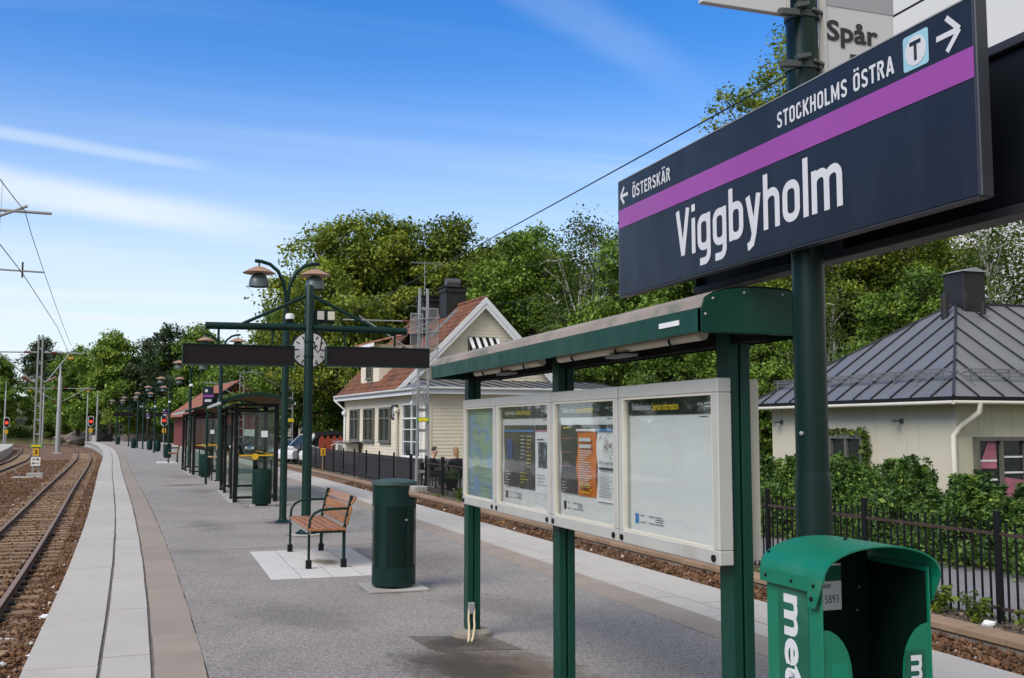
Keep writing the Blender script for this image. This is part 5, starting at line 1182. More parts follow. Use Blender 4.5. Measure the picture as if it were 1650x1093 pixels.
for z in (4.5, 5.05, 5.5): m_ = MB(); m_.bar((-.5, -.23, z), (.48, -.21, z + .10), .03, .03); m_.build('screen_bar', M_GALV, mr)
gt = MB().box(-.20, .20, -.09, .09, 2.24, 2.38).build('green_tag', M_TGREEN, mr); MB().box(-.16, .16, -.095, -.0905, 2.26, 2.36).build('tag_print', M_YINK, gt)
cantilever('upper right cantilever with red brown insulators in front of the trees', (8.0, 32.3, 0), 4.05, (6.1, 32.3), 5.05, .022, False)
m66 = lattice_mast('lattice mast behind the display frame pole near the cream shed', (8.05, 66, -.42), 7.2, .40)
gt = MB().box(-.25, .25, -.10, .10, 2.42, 2.62).build('green_tag', M_YINK, m66)
lattice_mast('lattice mast rising behind the far shelter', (6.4, 83, -.42), 7.4, .4); lattice_mast('distant lattice mast right of the far display frame', (-4.2, 149, -.6), 8.0, .5)
cantilever('cantilever over the far track by the far shelter', (6.4, 83, 0), 4.0, (4.1, 83), 5.1, reg=False); cantilever('distant cantilever over the bend', (-4.4, 149, 0), 5.2, (-7.4, 149), 6.4, reg=False)
cantilever('cantilever of the mast near the cream shed', (8.0, 66, 0), 4.0, (5.6, 66), 5.1, .022, False)
y3 = T('number_plate', 'small yellow 3 plate on a short stake by the far track', 'sign', (7.75, 50.3, -.62)); MB().cyl((0, 0, .2), (0, 0, 1.0), .025, 8).build('stake', M_PALEW, y3); MB().box(-.12, .12, -.035, -.026, .92, 1.28).build('plate', M_YELLOW, y3); text('lettering', '3', M_INK, y3, (-.05, -.036, .98), (1, 0, 0), UP, (.10, .22), .03)
def wire(label, pts, r=.006):
    o = MB().tube(pts, r, 5).build('overhead_wire', M_LINE); return tag(o, label, 'wire')
def sag(a, b, s, n_=14): return [(a[0] + (b[0] - a[0]) * i / n_, a[1] + (b[1] - a[1]) * i / n_, a[2] + (b[2] - a[2]) * i / n_ - 4 * s * (i / n_) * (1 - i / n_)) for i in range(n_ + 1)]
WX = lambda y: 6.5 + oe(y) * .95
wire('contact wire over the far track, crossing the sky above the white house', [(WX(y), y, 5.5 - .000 * y) for y in range(-6, 36, 3)] + [(WX(y), y, 5.5 - .012 * (y - 33)) for y in range(36, 150, 6)], .011)
wire('upper carrying wire over the near track at the upper left', sag((-2.5, -3, 6.55), (-2.86, 25, 6.45), .55) + sag((-2.86, 25, 6.38), (-3.75, 52, 5.45), .12)[1:], .009)
wire('contact wire over the near track at the upper left', [(-2.6, -3, 5.05), (-2.72, 12, 5.03), (-2.86, 25, 5.05), (-3.2, 38, 5.04), (-3.8, 52, 5.0), (-4.8, 75, 5.0), (-5.9, 98, 5.0), (-8, 125, 5.0)], .009)
wire('wire over the second track behind the lattice mast', [(-6.6, 30, 5.05), (-7.0, 52, 5.0), (-8.4, 75, 5.0), (-10.4, 98, 5.0), (-14, 125, 5.0)], .009)
for yv in (18.6, 20.4): wire('thin dropper between the two wires at the upper left, %s' % ('nearer the camera' if yv < 19 else 'nearer the arm'), [(-2.72, yv, 6.02 if yv < 19 else 6.12), (-2.74, yv, 5.05)], .003)
wire('thin house cable running up to the right in front of the birches', sag((13.2, 44.5, 7.0), (19.0, 34, 8.0), .25), .012)
for x, y, lb in [(-3.75, 51.9, 'orange tension weight on the right arm of the lattice mast'), (-6.9, 51.9, 'orange tension weight on the left arm of the lattice mast'), (-5.6, 98.4, 'orange weight on the tube mast arm, near track side'), (-10.3, 98.4, 'orange weight on the tube mast arm, second track side')]:
    o = MB().cyl((-.11, 0, 0), (.11, 0, 0), .055, 10).build('line_weight', M_ORIN); o.location = (x, y, 4.85); tag(o, lb, 'line weight')

# ------------------------------------------------------------------ signals
def signal(label, loc, yellow=True):
    t = T('rail_signal', label, 'rail signal', loc, R(12), 'red rail signals at the far end')
    MB().cyl((0, 0, -.5), (0, 0, 2.0), .07, 10).build('pole', M_GALV, t)
    pts = [(.28 * math.cos(a), .28 * math.sin(a) + (.28 if math.sin(a) > 0 else -.28)) for a in [2 * PI * k / 20 + .01 for k in range(20)]]
    MB().prism([(x * 1.18, z * 1.12) for x, z in pts], (0, 0, 2.75), (1, 0, 0), (0, 0, 1), (0, .02, 0)).build('white_rim', M_WHITE, t)
    MB().prism([(x * .93, z * .98) for x, z in pts], (0, -.04, 2.75), (1, 0, 0), (0, 0, 1), (0, .0395, 0)).build('back_board', M_BLACK, t)
    MB().cyl((0, -.10, 2.70), (0, -.045, 2.70), .17, 16).build('red_lamp', M_RED, t); MB().cyl((0, -.10, 3.05), (0, -.045, 3.05), .13, 16).build('dark_lamp', M_BLACKM, t)
    if yellow: MB().prism([(-.2, .25), (.2, .25), (.2, -.12), (0, -.32), (-.2, -.12)], (0, -.12, 1.62), (1, 0, 0), (0, 0, 1), (0, .02, 0)).build('yellow_plate', M_YELLOW, t)
    return t
g1 = signal('red signal at the left edge, over the opposite platform', (-16.6, 136, -.45))
dup(g1, (-7.1, 132.5, -.30), None, 'red signal left of the platform end, by a dark ramp'); dup(g1, (1.0, 113.5, -.30), R(3), 'red signal between the platform lamps')
rpn = T('ramp_rail', 'dark triangular ramp panel at the platform end beside a white box', 'panel', (-5.6, 132.5, 0)); MB().prism([(-.9, 0), (1.0, 0), (1.0, 1.0), (.3, .9)], (0, 0, 0), (1, 0, 0), (0, 0, 1), (0, .06, 0)).build('panel', M_BLACKM, rpn); MB().box(-1.35, -.95, -.1, .2, -.2, .75).build('box', M_ALU, rpn)

# ------------------------------------------------------------------ houses
def siding(o, s, n, lo, hi, z0, z1, pitch, openings=()):
    """horizontal weatherboards with real overlap; lo(z), hi(z) bound each board, openings are (s0, s1, z0, z1)"""
    o, s, n = Vector(o), Vector(s), Vector(n); mb = MB(); k = int(round((z1 - z0) / pitch)); up = Vector((0, 0, 1))
    for i in range(k):
        za, zb = z0 + (z1 - z0) * i / k, z0 + (z1 - z0) * (i + 1) / k; zm = (za + zb) / 2
        iv = [(lo(zm), hi(zm))]
        for (a, b, c, d) in openings:
            if zm < c or zm > d: continue
            iv = [q for p in iv for q in ((p[0], min(p[1], a)), (max(p[0], b), p[1])) if q[1] - q[0] > .01]
        for a, b in iv:
            if b - a < .02: continue
            mb.add([o + s * a + up * za + n * .021, o + s * b + up * za + n * .021, o + s * b + up * zb + n * .006, o + s * a + up * zb + n * .006, o + s * a + up * za, o + s * b + up * za],
                   [(0, 1, 2, 3), (4, 5, 1, 0), (0, 3, 4), (1, 5, 2)])
    return mb
def window(par, o, s, n, w_, h_, m=None, cols=2, split=.68, fw=.075, label=None, trim=None):
    """casement window: frame as the part, panes as sub-parts; o = lower left corner seen from outside"""
    m = m or M_WINF; o, s, n = Vector(o), Vector(s), Vector(n); up = Vector((0, 0, 1))
    mb = MB()
    def bx_(a0, a1, b0, b1, d0, d1):
        v = [o + s * a + up * b + n * d for d in (d0, d1) for a, b in ((a0, b0), (a1, b0), (a1, b1), (a0, b1))]
        mb.add(v, [(3, 2, 1, 0), (4, 5, 6, 7), (0, 1, 5, 4), (1, 2, 6, 5), (2, 3, 7, 6), (3, 0, 4, 7)])
    bx_(0, fw, 0, h_, -.06, .045); bx_(w_ - fw, w_, 0, h_, -.06, .045); bx_(fw + .001, w_ - fw - .001, 0, fw, -.06, .045); bx_(fw + .001, w_ - fw - .001, h_ - fw, h_, -.06, .045)
    cw = (w_ - 2 * fw) / cols
    for i in range(1, cols): bx_(fw + cw * i - fw * .45, fw + cw * i + fw * .45, fw + .001, h_ - fw - .001, -.055, .03)
    if split: bx_(fw + .001, w_ - fw - .001, h_ * split - .03, h_ * split + .03, -.05, .035)
    bx_(-.05, w_ + .05, -.05, -.002, -.02, .085)
    f = mb.build('window', m, par)
    for i in range(cols):
        for (za, zb) in (((fw, h_ * split - .03), (h_ * split + .03, h_ - fw)) if split else ((fw, h_ - fw),)):
            q = MB(); a0, a1 = fw + cw * i + fw * .2, fw + cw * (i + 1) - fw * .2
            q.add([o + s * a0 + up * za - n * .03, o + s * a1 + up * za - n * .03, o + s * a1 + up * zb - n * .03, o + s * a0 + up * zb - n * .03], [(0, 1, 2, 3)]); q.build('pane', M_WGLASS, f)
    return f
def tiles(corner, along, up, L_, H_, tw, th, m, lo=None, hi=None):
    """pantiles: corner is the eave corner; along = eave direction, up = up-slope direction; each tile arched and stepped"""
    corner, along, up = Vector(corner), Vector(along).normalized(), Vector(up).normalized(); nn = along.cross(up).normalized()
    if nn.z < 0: nn = -nn
    nr, nc = int(H_ / th), int(L_ / tw); V = []; F = []; r_ = np.random.default_rng(8)
    for j in range(nr):
        for i in range(nc):
            a0 = i * tw; sm_ = a0 + tw / 2; q = (j + .5) * th
            if lo and sm_ < lo(q): continue
            if hi and sm_ > hi(q): continue
            jit = r_.normal(0, .006); b = len(V)
            for t, hgt in ((0, .052), (1.04, .012)):
                for k, hh in ((0, 0.), (.22, .022), (.5, .045), (.8, .018), (1., 0.)):
                    V.append(corner + along * (a0 + tw * k) + up * (th * (j + t)) + nn * (hgt + hh + jit))
            for k in range(5): V.append(corner + along * (a0 + tw * (0, .22, .5, .8, 1)[k]) + up * (th * j) + nn * .0)
            for k in range(4): F += [(b + k, b + k + 1, b + 6 + k, b + 5 + k), (b + 10 + k, b + 11 + k, b + k + 1, b + k)]
    return npmesh('roof_tiles', np.array([tuple(v) for v in V]), np.array(F), m)

# --- the white station house
A_H = R(4.9)
H = T('station_house', 'cream weatherboarded station house with rusty red tiled gable roof', 'house', (10.05, 38.85, 0), A_H)
GZ = -.43
EX, EZ = -.42, 3.14                                              # eave line
V0, V1, GV = 0., 12.5, 3.3                                       # front of the extension, back, gable plane
wins = [(9.80, 11.36, 1.02, 2.52), (7.32, 8.96, 1.02, 2.52), (4.84, 6.46, 1.02, 2.52)]
door = (.80, 3.08, .45, 2.62)
MB().box(.0, 7.2, V0 + .01, V1, GZ, 2.98).build('wall_core', M_CREAM, H)
# west wall seen from the platform: s runs from the far corner to the near one
so, sd, sn = (0, V1, 0), (0, -1, 0), (-1, 0, 0)
sv_ = lambda v: V1 - v
ops = [(sv_(b) - .02, sv_(a) + .02, c - .03, d + .03) for a, b, c, d in wins + [door]]
stuff(siding(so, sd, sn, lambda z: .13, lambda z: V1 - .13, .42, 2.95, .141, ops).build('siding', M_CREAM, H))
for a, b, c, d in wins: window(H, (-.055, b, c), sd, sn, b - a, d - c, cols=2)
window(H, (-.055, door[1], door[2]), sd, sn, door[1] - door[0], door[3] - door[2], M_WHITE, cols=2, split=.72, fw=.06)
gl = MB()
for z in (1.05, 1.55): gl.box(-.045, -.026, door[0] + .06, door[1] - .06, z, z + .035)
gl.build('glazing_bar', M_WHITE, H)
cb_ = MB()
for (u_, v_) in ((-.03, -.03), (-.03, V1 - .10)): cb_.box(u_, u_ + .13, v_, v_ + .13, .30, 2.96)
cb_.build('corner_board', M_CREAM, H)
# front wall of the extension
stuff(siding((0, V0 + .01, 0), (1, 0, 0), (0, -1, 0), lambda z: .10, lambda z: 8.6, .42, 2.95, .141, []).build('siding', M_CREAM, H))
MB().box(7.2, 8.6, V0 + .012, 3.2, GZ, 2.98).build('wall_core', M_CREAM, H)
pl = MB(); r_ = random.Random(2)
v = V1
while v > .02: pl.box(-.075 - r_.uniform(0, .012), -.004, v - .135, v - .006, GZ, .44 + r_.uniform(-.01, .01)); v -= .141
u_ = -.06
while u_ < 8.5: pl.box(u_ + .003, u_ + .132, -.07 - r_.uniform(0, .012), .004, GZ, .44 + r_.uniform(-.01, .01)); u_ += .141
stuff(pl.build('plinth_boards', M_GREYW, H))
# eaves: soffit, fascia, gutter along west and front
ev = MB(); ev.box(EX, -.001, EX, V1 + .25, EZ - .17, EZ - .15); ev.box(0, 9.0, EX, .009, EZ - .17, EZ - .15); ev.build('soffit', M_CREAM, H)
fs_ = MB(); fs_.box(EX - .025, EX - .001, EX - .001, V1 + .3, EZ - .20, EZ - .02); fs_.box(EX - .025, 9.0, EX - .026, EX - .002, EZ - .20, EZ - .02); fs_.build('fascia', M_WHITE, H)
gt = MB(); gt.tube([(EX - .08, V1 + .3, EZ + .01), (EX - .08, EX - .02, EZ + .01)], .058, 10); gt.tube([(EX - .08, EX - .08, EZ + .012), (9.0, EX - .08, EZ + .012)], .058, 10); gt.build('gutter', M_ALU, H, smooth=True)
for pts in ([(EX - .08, V1 + .2, EZ - .03), (EX - .08, V1 + .2, EZ - .15), (-.09, V1 - .22, EZ - .62), (-.09, V1 - .22, GZ + .1)], [(EX - .08, -.2, EZ - .03), (EX - .08, -.15, EZ - .2), (-.09, .26, EZ - .55), (-.09, .26, EZ - .75), (-.09, .26, GZ + .1)]):
    MB().tube(pts, .05, 10).build('downpipe', M_WHITE, H, smooth=True)
# main roof: 45 degrees, gable plane at GV
RU, RZ = 3.62, 7.22; ga = GV - .32; back = V1 + .35
sl = math.hypot(RU - EX, RZ - EZ + .02)
upw = Vector((RU - EX, 0, RZ - EZ)).normalized(); upe = Vector((-(RU - EX), 0, RZ - EZ)).normalized()
rb_ = MB(); rb_.add([(EX, ga, EZ), (EX, back, EZ), (RU, back, RZ), (RU, ga, RZ), (2 * RU - EX, ga, EZ), (2 * RU - EX, back, EZ)], [(0, 1, 2, 3), (3, 2, 5, 4)]); rb_.build('roof_deck', M_TILE, H)
stuff(link('roof_tiles', tiles((EX, ga + .04, EZ), (0, 1, 0), upw, back - ga - .06, sl, .245, .33, M_TILE), H))
stuff(link('roof_tiles', tiles((2 * RU - EX, ga + .04, EZ), (0, 1, 0), upe, back - ga - .06, sl, .245, .33, M_TILE), H))
rg = MB()
for i in range(int((back - ga) / .36)): y = ga + .02 + i * .36; rg.tube([(RU, y, RZ + .02), (RU, y + .38, RZ + .035)], [.085, .10], 8)
stuff(rg.build('ridge_tiles', M_TILE, H, smooth=True))
# gable wall, barge boards, window with awning
hw_ = lambda z: (RZ - .28 - z) * (RU - EX) / (RZ - EZ)
stuff(siding((RU, GV, 0), (1, 0, 0), (0, -1, 0), lambda z: -max(0, hw_(z)), lambda z: max(0, hw_(z)), 3.0, 6.9, .135, [(-.72, .72, 4.66, 5.52)]).build('siding', M_CREAM, H))
MB().prism([(-3.55, 2.9), (3.55, 2.9), (0, 6.85)], (RU, GV + .02, 0), (1, 0, 0), (0, 0, 1), (0, .1, 0)).build('gable_core', M_CREAM, H)
for s in (-1, 1):
    for k, (d0, d1, dy) in enumerate(((.0, .20, 0), (.20, .36, .03))):
        m_ = MB(); q0, q1 = Vector((RU + s * (RU - EX + .06), 0, EZ - .06)), Vector((RU, 0, RZ)); dirn = (q1 - q0).normalized(); nrm = Vector((s * dirn.z * s, 0, 0))
        dn = Vector((0, 0, -1)) / abs(dirn.x) * 1.
        a, b = q0 + Vector((0, ga - .03 + dy, .05)), q1 + Vector((0, ga - .03 + dy, .05))
        c0, c1_ = d0 * 1.38, d1 * 1.38 - .004; lo_ = lambda c: a.lerp(b, max(0, c - .10) / (b.z - a.z)) + Vector((0, 0, -c))
        pts = [lo_(c0), b + Vector((0, 0, -c0)), b + Vector((0, 0, -c1_)), lo_(c1_)]
        m_.add(pts + [p + Vector((0, .03, 0)) for p in pts], [(0, 1, 2, 3), (7, 6, 5, 4), (0, 4, 5, 1), (1, 5, 6, 2), (2, 6, 7, 3), (3, 7, 4, 0)]); m_.build('barge_board', M_WHITE, H)
    u0, u1 = RU + s * (RU - EX), RU; m_ = MB(); m_.add([(u0, ga + .005, EZ - .10), (u1, ga + .005, RZ - .10), (u1, GV, RZ - .10), (u0, GV, EZ - .10)], [(0, 1, 2, 3)]); m_.build('verge_soffit', M_WHITE, H)
window(H, (RU - .70, GV - .02, 4.68), (1, 0, 0), (0, -1, 0), 1.40, .82, cols=2, split=0)
MB().box(RU + .05, RU + .2, GV - .035, GV - .022, 6.05, 6.17).build('vent', M_ALUCR, H)
aw = T('awning', 'black and white striped window awning under the gable peak', 'awning', (0, 0, 0)); aw.matrix_world = Matrix.Translation((10.05, 38.85, 0)) @ Matrix.Rotation(A_H, 4, 'Z')
for k in range(9):
    a, b = RU - .70 + 1.4 * k / 9, RU - .70 + 1.4 * (k + 1) / 9
    m_ = MB(); m_.add([(a, GV - .06, 5.52), (b, GV - .06, 5.52), (b, GV - .52, 5.00), (a, GV - .52, 5.00), (b, GV - .52, 4.86), (a, GV - .52, 4.86)], [(0, 1, 2, 3), (3, 2, 4, 5)]); m_.build('stripe', M_BLACKM if k % 2 else M_WHITE, aw)
fm = MB()
for u_ in (RU - .71, RU + .71): fm.bar((u_, GV - .52, 4.99), (u_, GV - .04, 4.72), .025, .025)
fm.bar((RU - .71, GV - .525, 4.99), (RU + .71, GV - .525, 4.99), .02, .02); fm.build('frame', M_BLACK, aw)
# low metal roof over the extension, hipped at the corner
ex = MB()
ex.add([(EX, EX, EZ + .04), (9.0, EX, EZ + .04), (9.0, GV, 3.66), (EX + 1.15, GV, 3.66), (EX, GV + .05, EZ + .05)], [(0, 1, 2, 3), (0, 3, 4)]); ex.build('metal_roof', M_METALR, H)
sm2 = MB()
for k in range(1, 16):
    u_ = EX + .6 * k; z1 = 3.66 if u_ > EX + 1.15 else EZ + .04 + (3.66 - EZ - .04) * (u_ - EX) / 1.15; y1_ = GV if u_ > EX + 1.15 else EX + (GV - EX) * (u_ - EX) / 1.15
    sm2.bar((u_, EX + .01, EZ + .06), (u_, y1_, z1 + .02), .025, .045)
sm2.build('roof_seam', M_SEAM, H)
MB().prism([(0, 0), (.62, .60), (.62, .02)], (EX + .02, ga - .012, EZ + .06), (1, 0, 0), (0, 0, 1), (0, .02, 0)).build('flashing', M_BLACKM, H)
# dormer on the west slope
dv0, dv1, du, dz0, dz1 = 6.95, 9.95, .08, 3.45, 5.40
dm = MB(); dm.box(du, 2.9, dv0, dv1, dz0, dz1)
dmo = dm.build('dormer', M_CREAM, H)
stuff(siding((du, dv1, 0), (0, -1, 0), (-1, 0, 0), lambda z: 0, lambda z: dv1 - dv0, dz0 + .1, dz1, .135, [(1.08, 2.02, 3.85, 5.1)]).build('siding', M_CREAM, dmo))
window(dmo, (du - .055, dv1 - 1.1, 3.88), (0, -1, 0), (-1, 0, 0), .90, 1.2, cols=2, split=0, fw=.05)
dr_ = MB(); dr_.add([(du - .35, dv0 - .3, dz1 + .02), (du - .35, dv1 + .3, dz1 + .02), (3.3, dv1 + .3, dz1 + 1.0), (3.3, dv0 - .3, dz1 + 1.0)], [(0, 1, 2, 3)]); dr_.build('dormer_deck', M_WHITE, dmo)
stuff(link('dormer_tiles', tiles((du - .35, dv0 - .3, dz1 + .03), (0, 1, 0), (2.9 + .75, 0, .98), dv1 - dv0 + .6, 2.9, .245, .33, M_TILE2), dmo))
fd = MB(); fd.box(du - .375, du - .351, dv0 - .3, dv1 + .3, dz1 - .12, dz1 + .03); fd.build('dormer_fascia', M_WHITE, dmo)
# chimneys, roof ladder, aerial
def chimney(u0, u1, v0, v1, z0, z1, hood):
    m_ = MB().box(u0, u1, v0, v1, z0, z1); c = m_.build('chimney', mat('chimney_sheet', (.022, .021, .022), .55, .3, var=.3, vscale=2, col2=(.06, .055, .055), c2scale=4, c2lo=.6, c2hi=.8), H, bevel=.01)
    MB().box(u0 - .06, u1 + .06, v0 - .06, v1 + .06, z1 - .22, z1 - .08).build('chimney_band', MATS['chimney_sheet'], c); MB().box(u0 - .09, u1 + .09, v0 - .09, v1 + .09, z1 + .001, z1 + .05).build('chimney_cap', MATS['chimney_sheet'], c)
    um = (u0 + u1) / 2; w_ = (u1 - u0) * .38
    if hood: h_ = MB(); h_.cyl((u0 + .15, (v0 + v1) / 2, z1 + .26), (u1 - .15, (v0 + v1) / 2, z1 + .26), .21, 18); h_.box(u0 + .2, u1 - .2, (v0 + v1) / 2 - .18, (v0 + v1) / 2 + .18, z1 + .05, z1 + .2); h_.build('chimney_hood', mat('hood_sheet', (.10, .105, .11), .5, .5, var=.1), c, smooth=True)
    else:
        h_ = MB(); h_.tube([(um - w_, (v0 + v1) / 2, z1 + .05)] + [(um - w_ * math.cos(PI * k / 10), (v0 + v1) / 2, z1 + .08 + .34 * math.sin(PI * k / 10)) for k in range(11)] + [(um + w_, (v0 + v1) / 2, z1 + .05)], .03, 6); h_.build('chimney_hood', MATS['chimney_sheet'], c)
chimney(2.98, 3.94, 6.2, 7.1, 5.9, 8.08, True); chimney(2.55, 3.38, 8.2, 9.1, 5.4, 7.85, False)
ld = MB()
for s in (0, .3): ld.bar((1.9, 5.2 + s, 5.65), (3.2, 5.2 + s, 6.95), .05, .05)
for k in range(6): ld.bar((2.0 + .2 * k, 5.2, 5.78 + .2 * k), (2.0 + .2 * k, 5.5, 5.78 + .2 * k), .03, .03)
ld.bar((.9, 5.9, 5.9), (3.0, 7.0, 6.7), .05, .06); ld.build('roof_ladder', M_GALV, H)
an = T('roof_aerial', 'thin television aerial above the black chimneys', 'aerial', (10.05 + 2.2, 38.85 + 9.5, 7.2)); a_ = MB(); a_.cyl((0, 0, -.9), (0, 0, 2.5), .022, 6); a_.build('pole', M_GALV, an); a_ = MB(); a_.bar((-.7, 0, 2.42), (.9, .1, 2.42), .022, .022)
for k in range(8): a_.bar((-.65 + .2 * k, -.3, 2.44), (-.65 + .2 * k, .3, 2.44), .012, .012)
a_.bar((-.9, 0, .3), (.6, .1, .3), .02, .02); a_.build('elements', M_GALV, an)
Hm = Matrix.Translation((10.05, 38.85, 0)) @ Matrix.Rotation(A_H, 4, 'Z')
def onhouse(t, u, v, z): t.matrix_world = Hm @ Matrix.Translation((u, v, z)); return t
cs = onhouse(T('cafe_sign', 'black hanging sign with a white ring beside the third house window', 'sign'), -.045, 4.25, 2.0)
MB().box(-.02, .015, -.42, .42, 0, .60).build('sign_board', M_BLACK, cs)
rg_ = MB(); n_ = 32
for k in range(n_):
    a0, a1 = 2 * PI * k / n_, 2 * PI * (k + 1) / n_
    for r0, r1 in ((.215, .245),): rg_.add([(-.0215, r * math.cos(a) * 1.25, .30 + r * math.sin(a)) for r, a in ((r0, a0), (r1, a0), (r1, a1), (r0, a1))], [(0, 1, 2, 3)])
rg_.build('ring', M_PAPER, cs); lb_ = MB()
for z, hw2 in ((.33, .15), (.27, .20), (.215, .12)): lb_.box(-.0225, -.0205, -hw2, hw2, z, z + .028)
lb_.build('lettering_band', M_PAPER, cs)
vp = onhouse(T('vent_pipe', 'cream vent pipe with a domed cowl by the cafe sign', 'pipe'), -.14, 3.72, .2); MB().cyl((0, 0, -.5), (0, 0, 2.1), .07, 12).build('pipe', M_ALUCR, vp, smooth=True); MB().sphere((0, 0, 2.16), (.13, .13, .13), 14, 8).build('cowl', M_ALUCR, vp, smooth=True)
ac = onhouse(T('heat_pump', 'cream outdoor heat pump cabinet under the first house window', 'heat pump'), -.45, 10.3, GZ); MB().box(-.35, .3, -.9, .9, .35, 1.35).build('cabinet', M_ALUCR, ac, bevel=.02); MB().box(-.36, -.351, -.4, .45, .5, 1.25).build('grille', M_WINF, ac); f_ = MB(); f_.box(-.3, .25, -.8, -.7, 0, .349); f_.box(-.3, .25, .7, .8, 0, .349); f_.box(-.45, .4, -1.25, 1.15, 1.40, 1.43); f_.build('stand', M_GALV, ac)
for (u, v, z, lb) in ((2.2, -.14, 2.28, 'round white floodlight on the front wall of the station house'), (-.12, 1.6, 2.62, 'small white lamp above the tall house window'), (-.12, 12.3, 2.35, 'small white lamp at the far corner of the station house')):
    t = onhouse(T('wall_lamp', lb, 'lamp'), u, v, z); MB().sphere((0, -.05, 0), (.13, .10, .13), 14, 8).build('lamp_head', M_WHITE, t, smooth=True); MB().box(-.03, .03, -.02, .12, -.03, .03).build('bracket', M_GALV, t)

# --- low house with dark hipped sheet roof on the right
X0, X1, Y0, Y1, ZE = 14.0, 30.0, 15.40, 22.40, 2.2
AP = (17.35, 18.9, 4.47)
LH = T('low_house', 'low cream house with hipped dark grey standing seam roof behind the hedge', 'house', (X0, Y0, 0))
L0 = Vector((X0, Y0, 0))
ins = .42
MB().box(ins, X1 - X0 - ins, ins, Y1 - Y0 - ins, -.42, ZE - .02).build('wall_core', M_CREAMR, LH)
y = ins; k = 0
while y < Y1 - Y0 - ins - .05:                                    # west wall of wide upright panels
    w_ = min((1.0, .36, .9, 1.2, .3)[k % 5], Y1 - Y0 - ins - y); MB().box(ins - .022, ins - .001, y + .003, y + w_ - .003, -.40, ZE - .03).build('wall_panel', M_CREAMR, LH); y += w_; k += 1
x = ins
while x < 8: w_ = (.34, .5, .42, 1.3, .5)[k % 5]; MB().box(x + .003, x + w_ - .003, ins - .022, ins - .001, -.40, ZE - .03).build('wall_panel', M_CREAMR, LH); x += w_; k += 1
cbd = MB(); cbd.box(ins - .035, ins + .10, ins - .035, ins + .10, -.40, ZE - .025); cbd.build('corner_board', M_CREAMR, LH)
ap = Vector(AP) - L0
A, B_, Cc, Dd = Vector((0, 0, ZE)), Vector((0, Y1 - Y0, ZE)), Vector((X1 - X0, 0, ZE)), Vector((X1 - X0, Y1 - Y0, ZE)); ap2 = Vector((X1 - X0 - ap.x, ap.y, ap.z))
nP = 12                                                           # hip end: sheets between upright seams
def hipz(yv):
    t = yv / ap.y if yv < ap.y else (Y1 - Y0 - yv) / (Y1 - Y0 - ap.y); return Vector((ap.x * t, yv, ZE + (ap.z - ZE) * t))
sms = MB()
for i in range(nP):
    ya, yb = (Y1 - Y0) * i / nP, (Y1 - Y0) * (i + 1) / nP
    pts = [Vector((0, ya, ZE)), Vector((0, yb, ZE)), hipz(yb), hipz(ya)]
    if ya < ap.y - 1e-6 < yb - 2e-6: pts = [pts[0], pts[1], pts[2], ap, pts[3]]
    if i == 0: pts = pts[:3]
    if i == nP - 1: pts = [pts[0], pts[1], pts[3]]
    MB().add(pts, [tuple(range(len(pts)))]).build('roof_sheet', M_METALR, LH)
    if i: a, b = Vector((0, ya, ZE)), hipz(ya); sms.bar(a + Vector((0, 0, .015)), b + Vector((0, 0, .015)), .022, .05)
nF = 27
def frz(xv):
    t = min(1, xv / ap.x, (X1 - X0 - xv) / ap.x); return Vector((xv, ap.y * t, ZE + (ap.z - ZE) * t))
for i in range(nF):
    xa, xb = (X1 - X0) * i / nF, (X1 - X0) * (i + 1) / nF
    pts = [Vector((xa, 0, ZE)), Vector((xb, 0, ZE)), frz(xb), frz(xa)]
    if xa < ap.x < xb: pts = [pts[0], pts[1], pts[2], ap, pts[3]]
    if i == 0: pts = pts[:3]
    if i == nF - 1: pts = [pts[0], pts[1], pts[3]]
    MB().add(pts, [tuple(range(len(pts)))]).build('roof_sheet', M_METALR, LH)
    if i: sms.bar(Vector((xa, 0, ZE + .015)), frz(xa) + Vector((0, 0, .015)), .022, .05)
MB().add([B_, ap, ap2, Dd], [(0, 1, 2, 3)]).build('roof_sheet', M_METALR, LH); MB().add([Cc, ap2, Dd], [(0, 1, 2)]).build('roof_sheet', M_METALR, LH)
for a, b in ((A, ap), (B_, ap), (ap, ap2)): sms.bar(a + Vector((0, 0, .02)), b + Vector((0, 0, .02)), .05, .05)
sms.build('roof_seam', M_SEAM, LH)
MB().box(.02, X1 - X0 - .02, .02, Y1 - Y0 - .02, ZE - .12, ZE - .02).build('eave_board', M_ALUCR, LH)
ed = MB(); ed.box(-.025, .0, -.025, Y1 - Y0, ZE - .085, ZE + .012); ed.box(0.001, X1 - X0, -.025, .0, ZE - .085, ZE + .012); ed.build('drip_edge', M_BLACK, LH)
gu = MB(); gu.tube([(-.065, Y1 - Y0, ZE - .105), (-.065, -.05, ZE - .105)], .036, 10); gu.tube([(-.06, -.065, ZE - .104), (X1 - X0, -.065, ZE - .104)], .036, 10); gu.build('gutter', M_ALUCR, LH, smooth=True)
MB().tube([(.55, -.07, ZE - .10), (.55, -.05, ZE - .28), (.42, .30, ZE - .55), (.30, .36, ZE - .72), (.30, .36, -.4)], .055, 12).build('downpipe', M_ALUCR, LH, smooth=True)
cm_ = MB().box(ap.x - .08, ap.x + .54, ap.y - .34, ap.y + .30, ap.z - .3, ap.z + .70); ch = cm_.build('chimney', MATS['chimney_sheet'], LH, bevel=.01)
cp = MB(); cp.prism([(-.37, 0), (.37, 0), (.0, .10)], (ap.x + .23, ap.y - .40, ap.z + .702), (1, 0, 0), (0, 0, 1), (0, .76, 0)); cp.build('chimney_cap', M_GALV, ch)
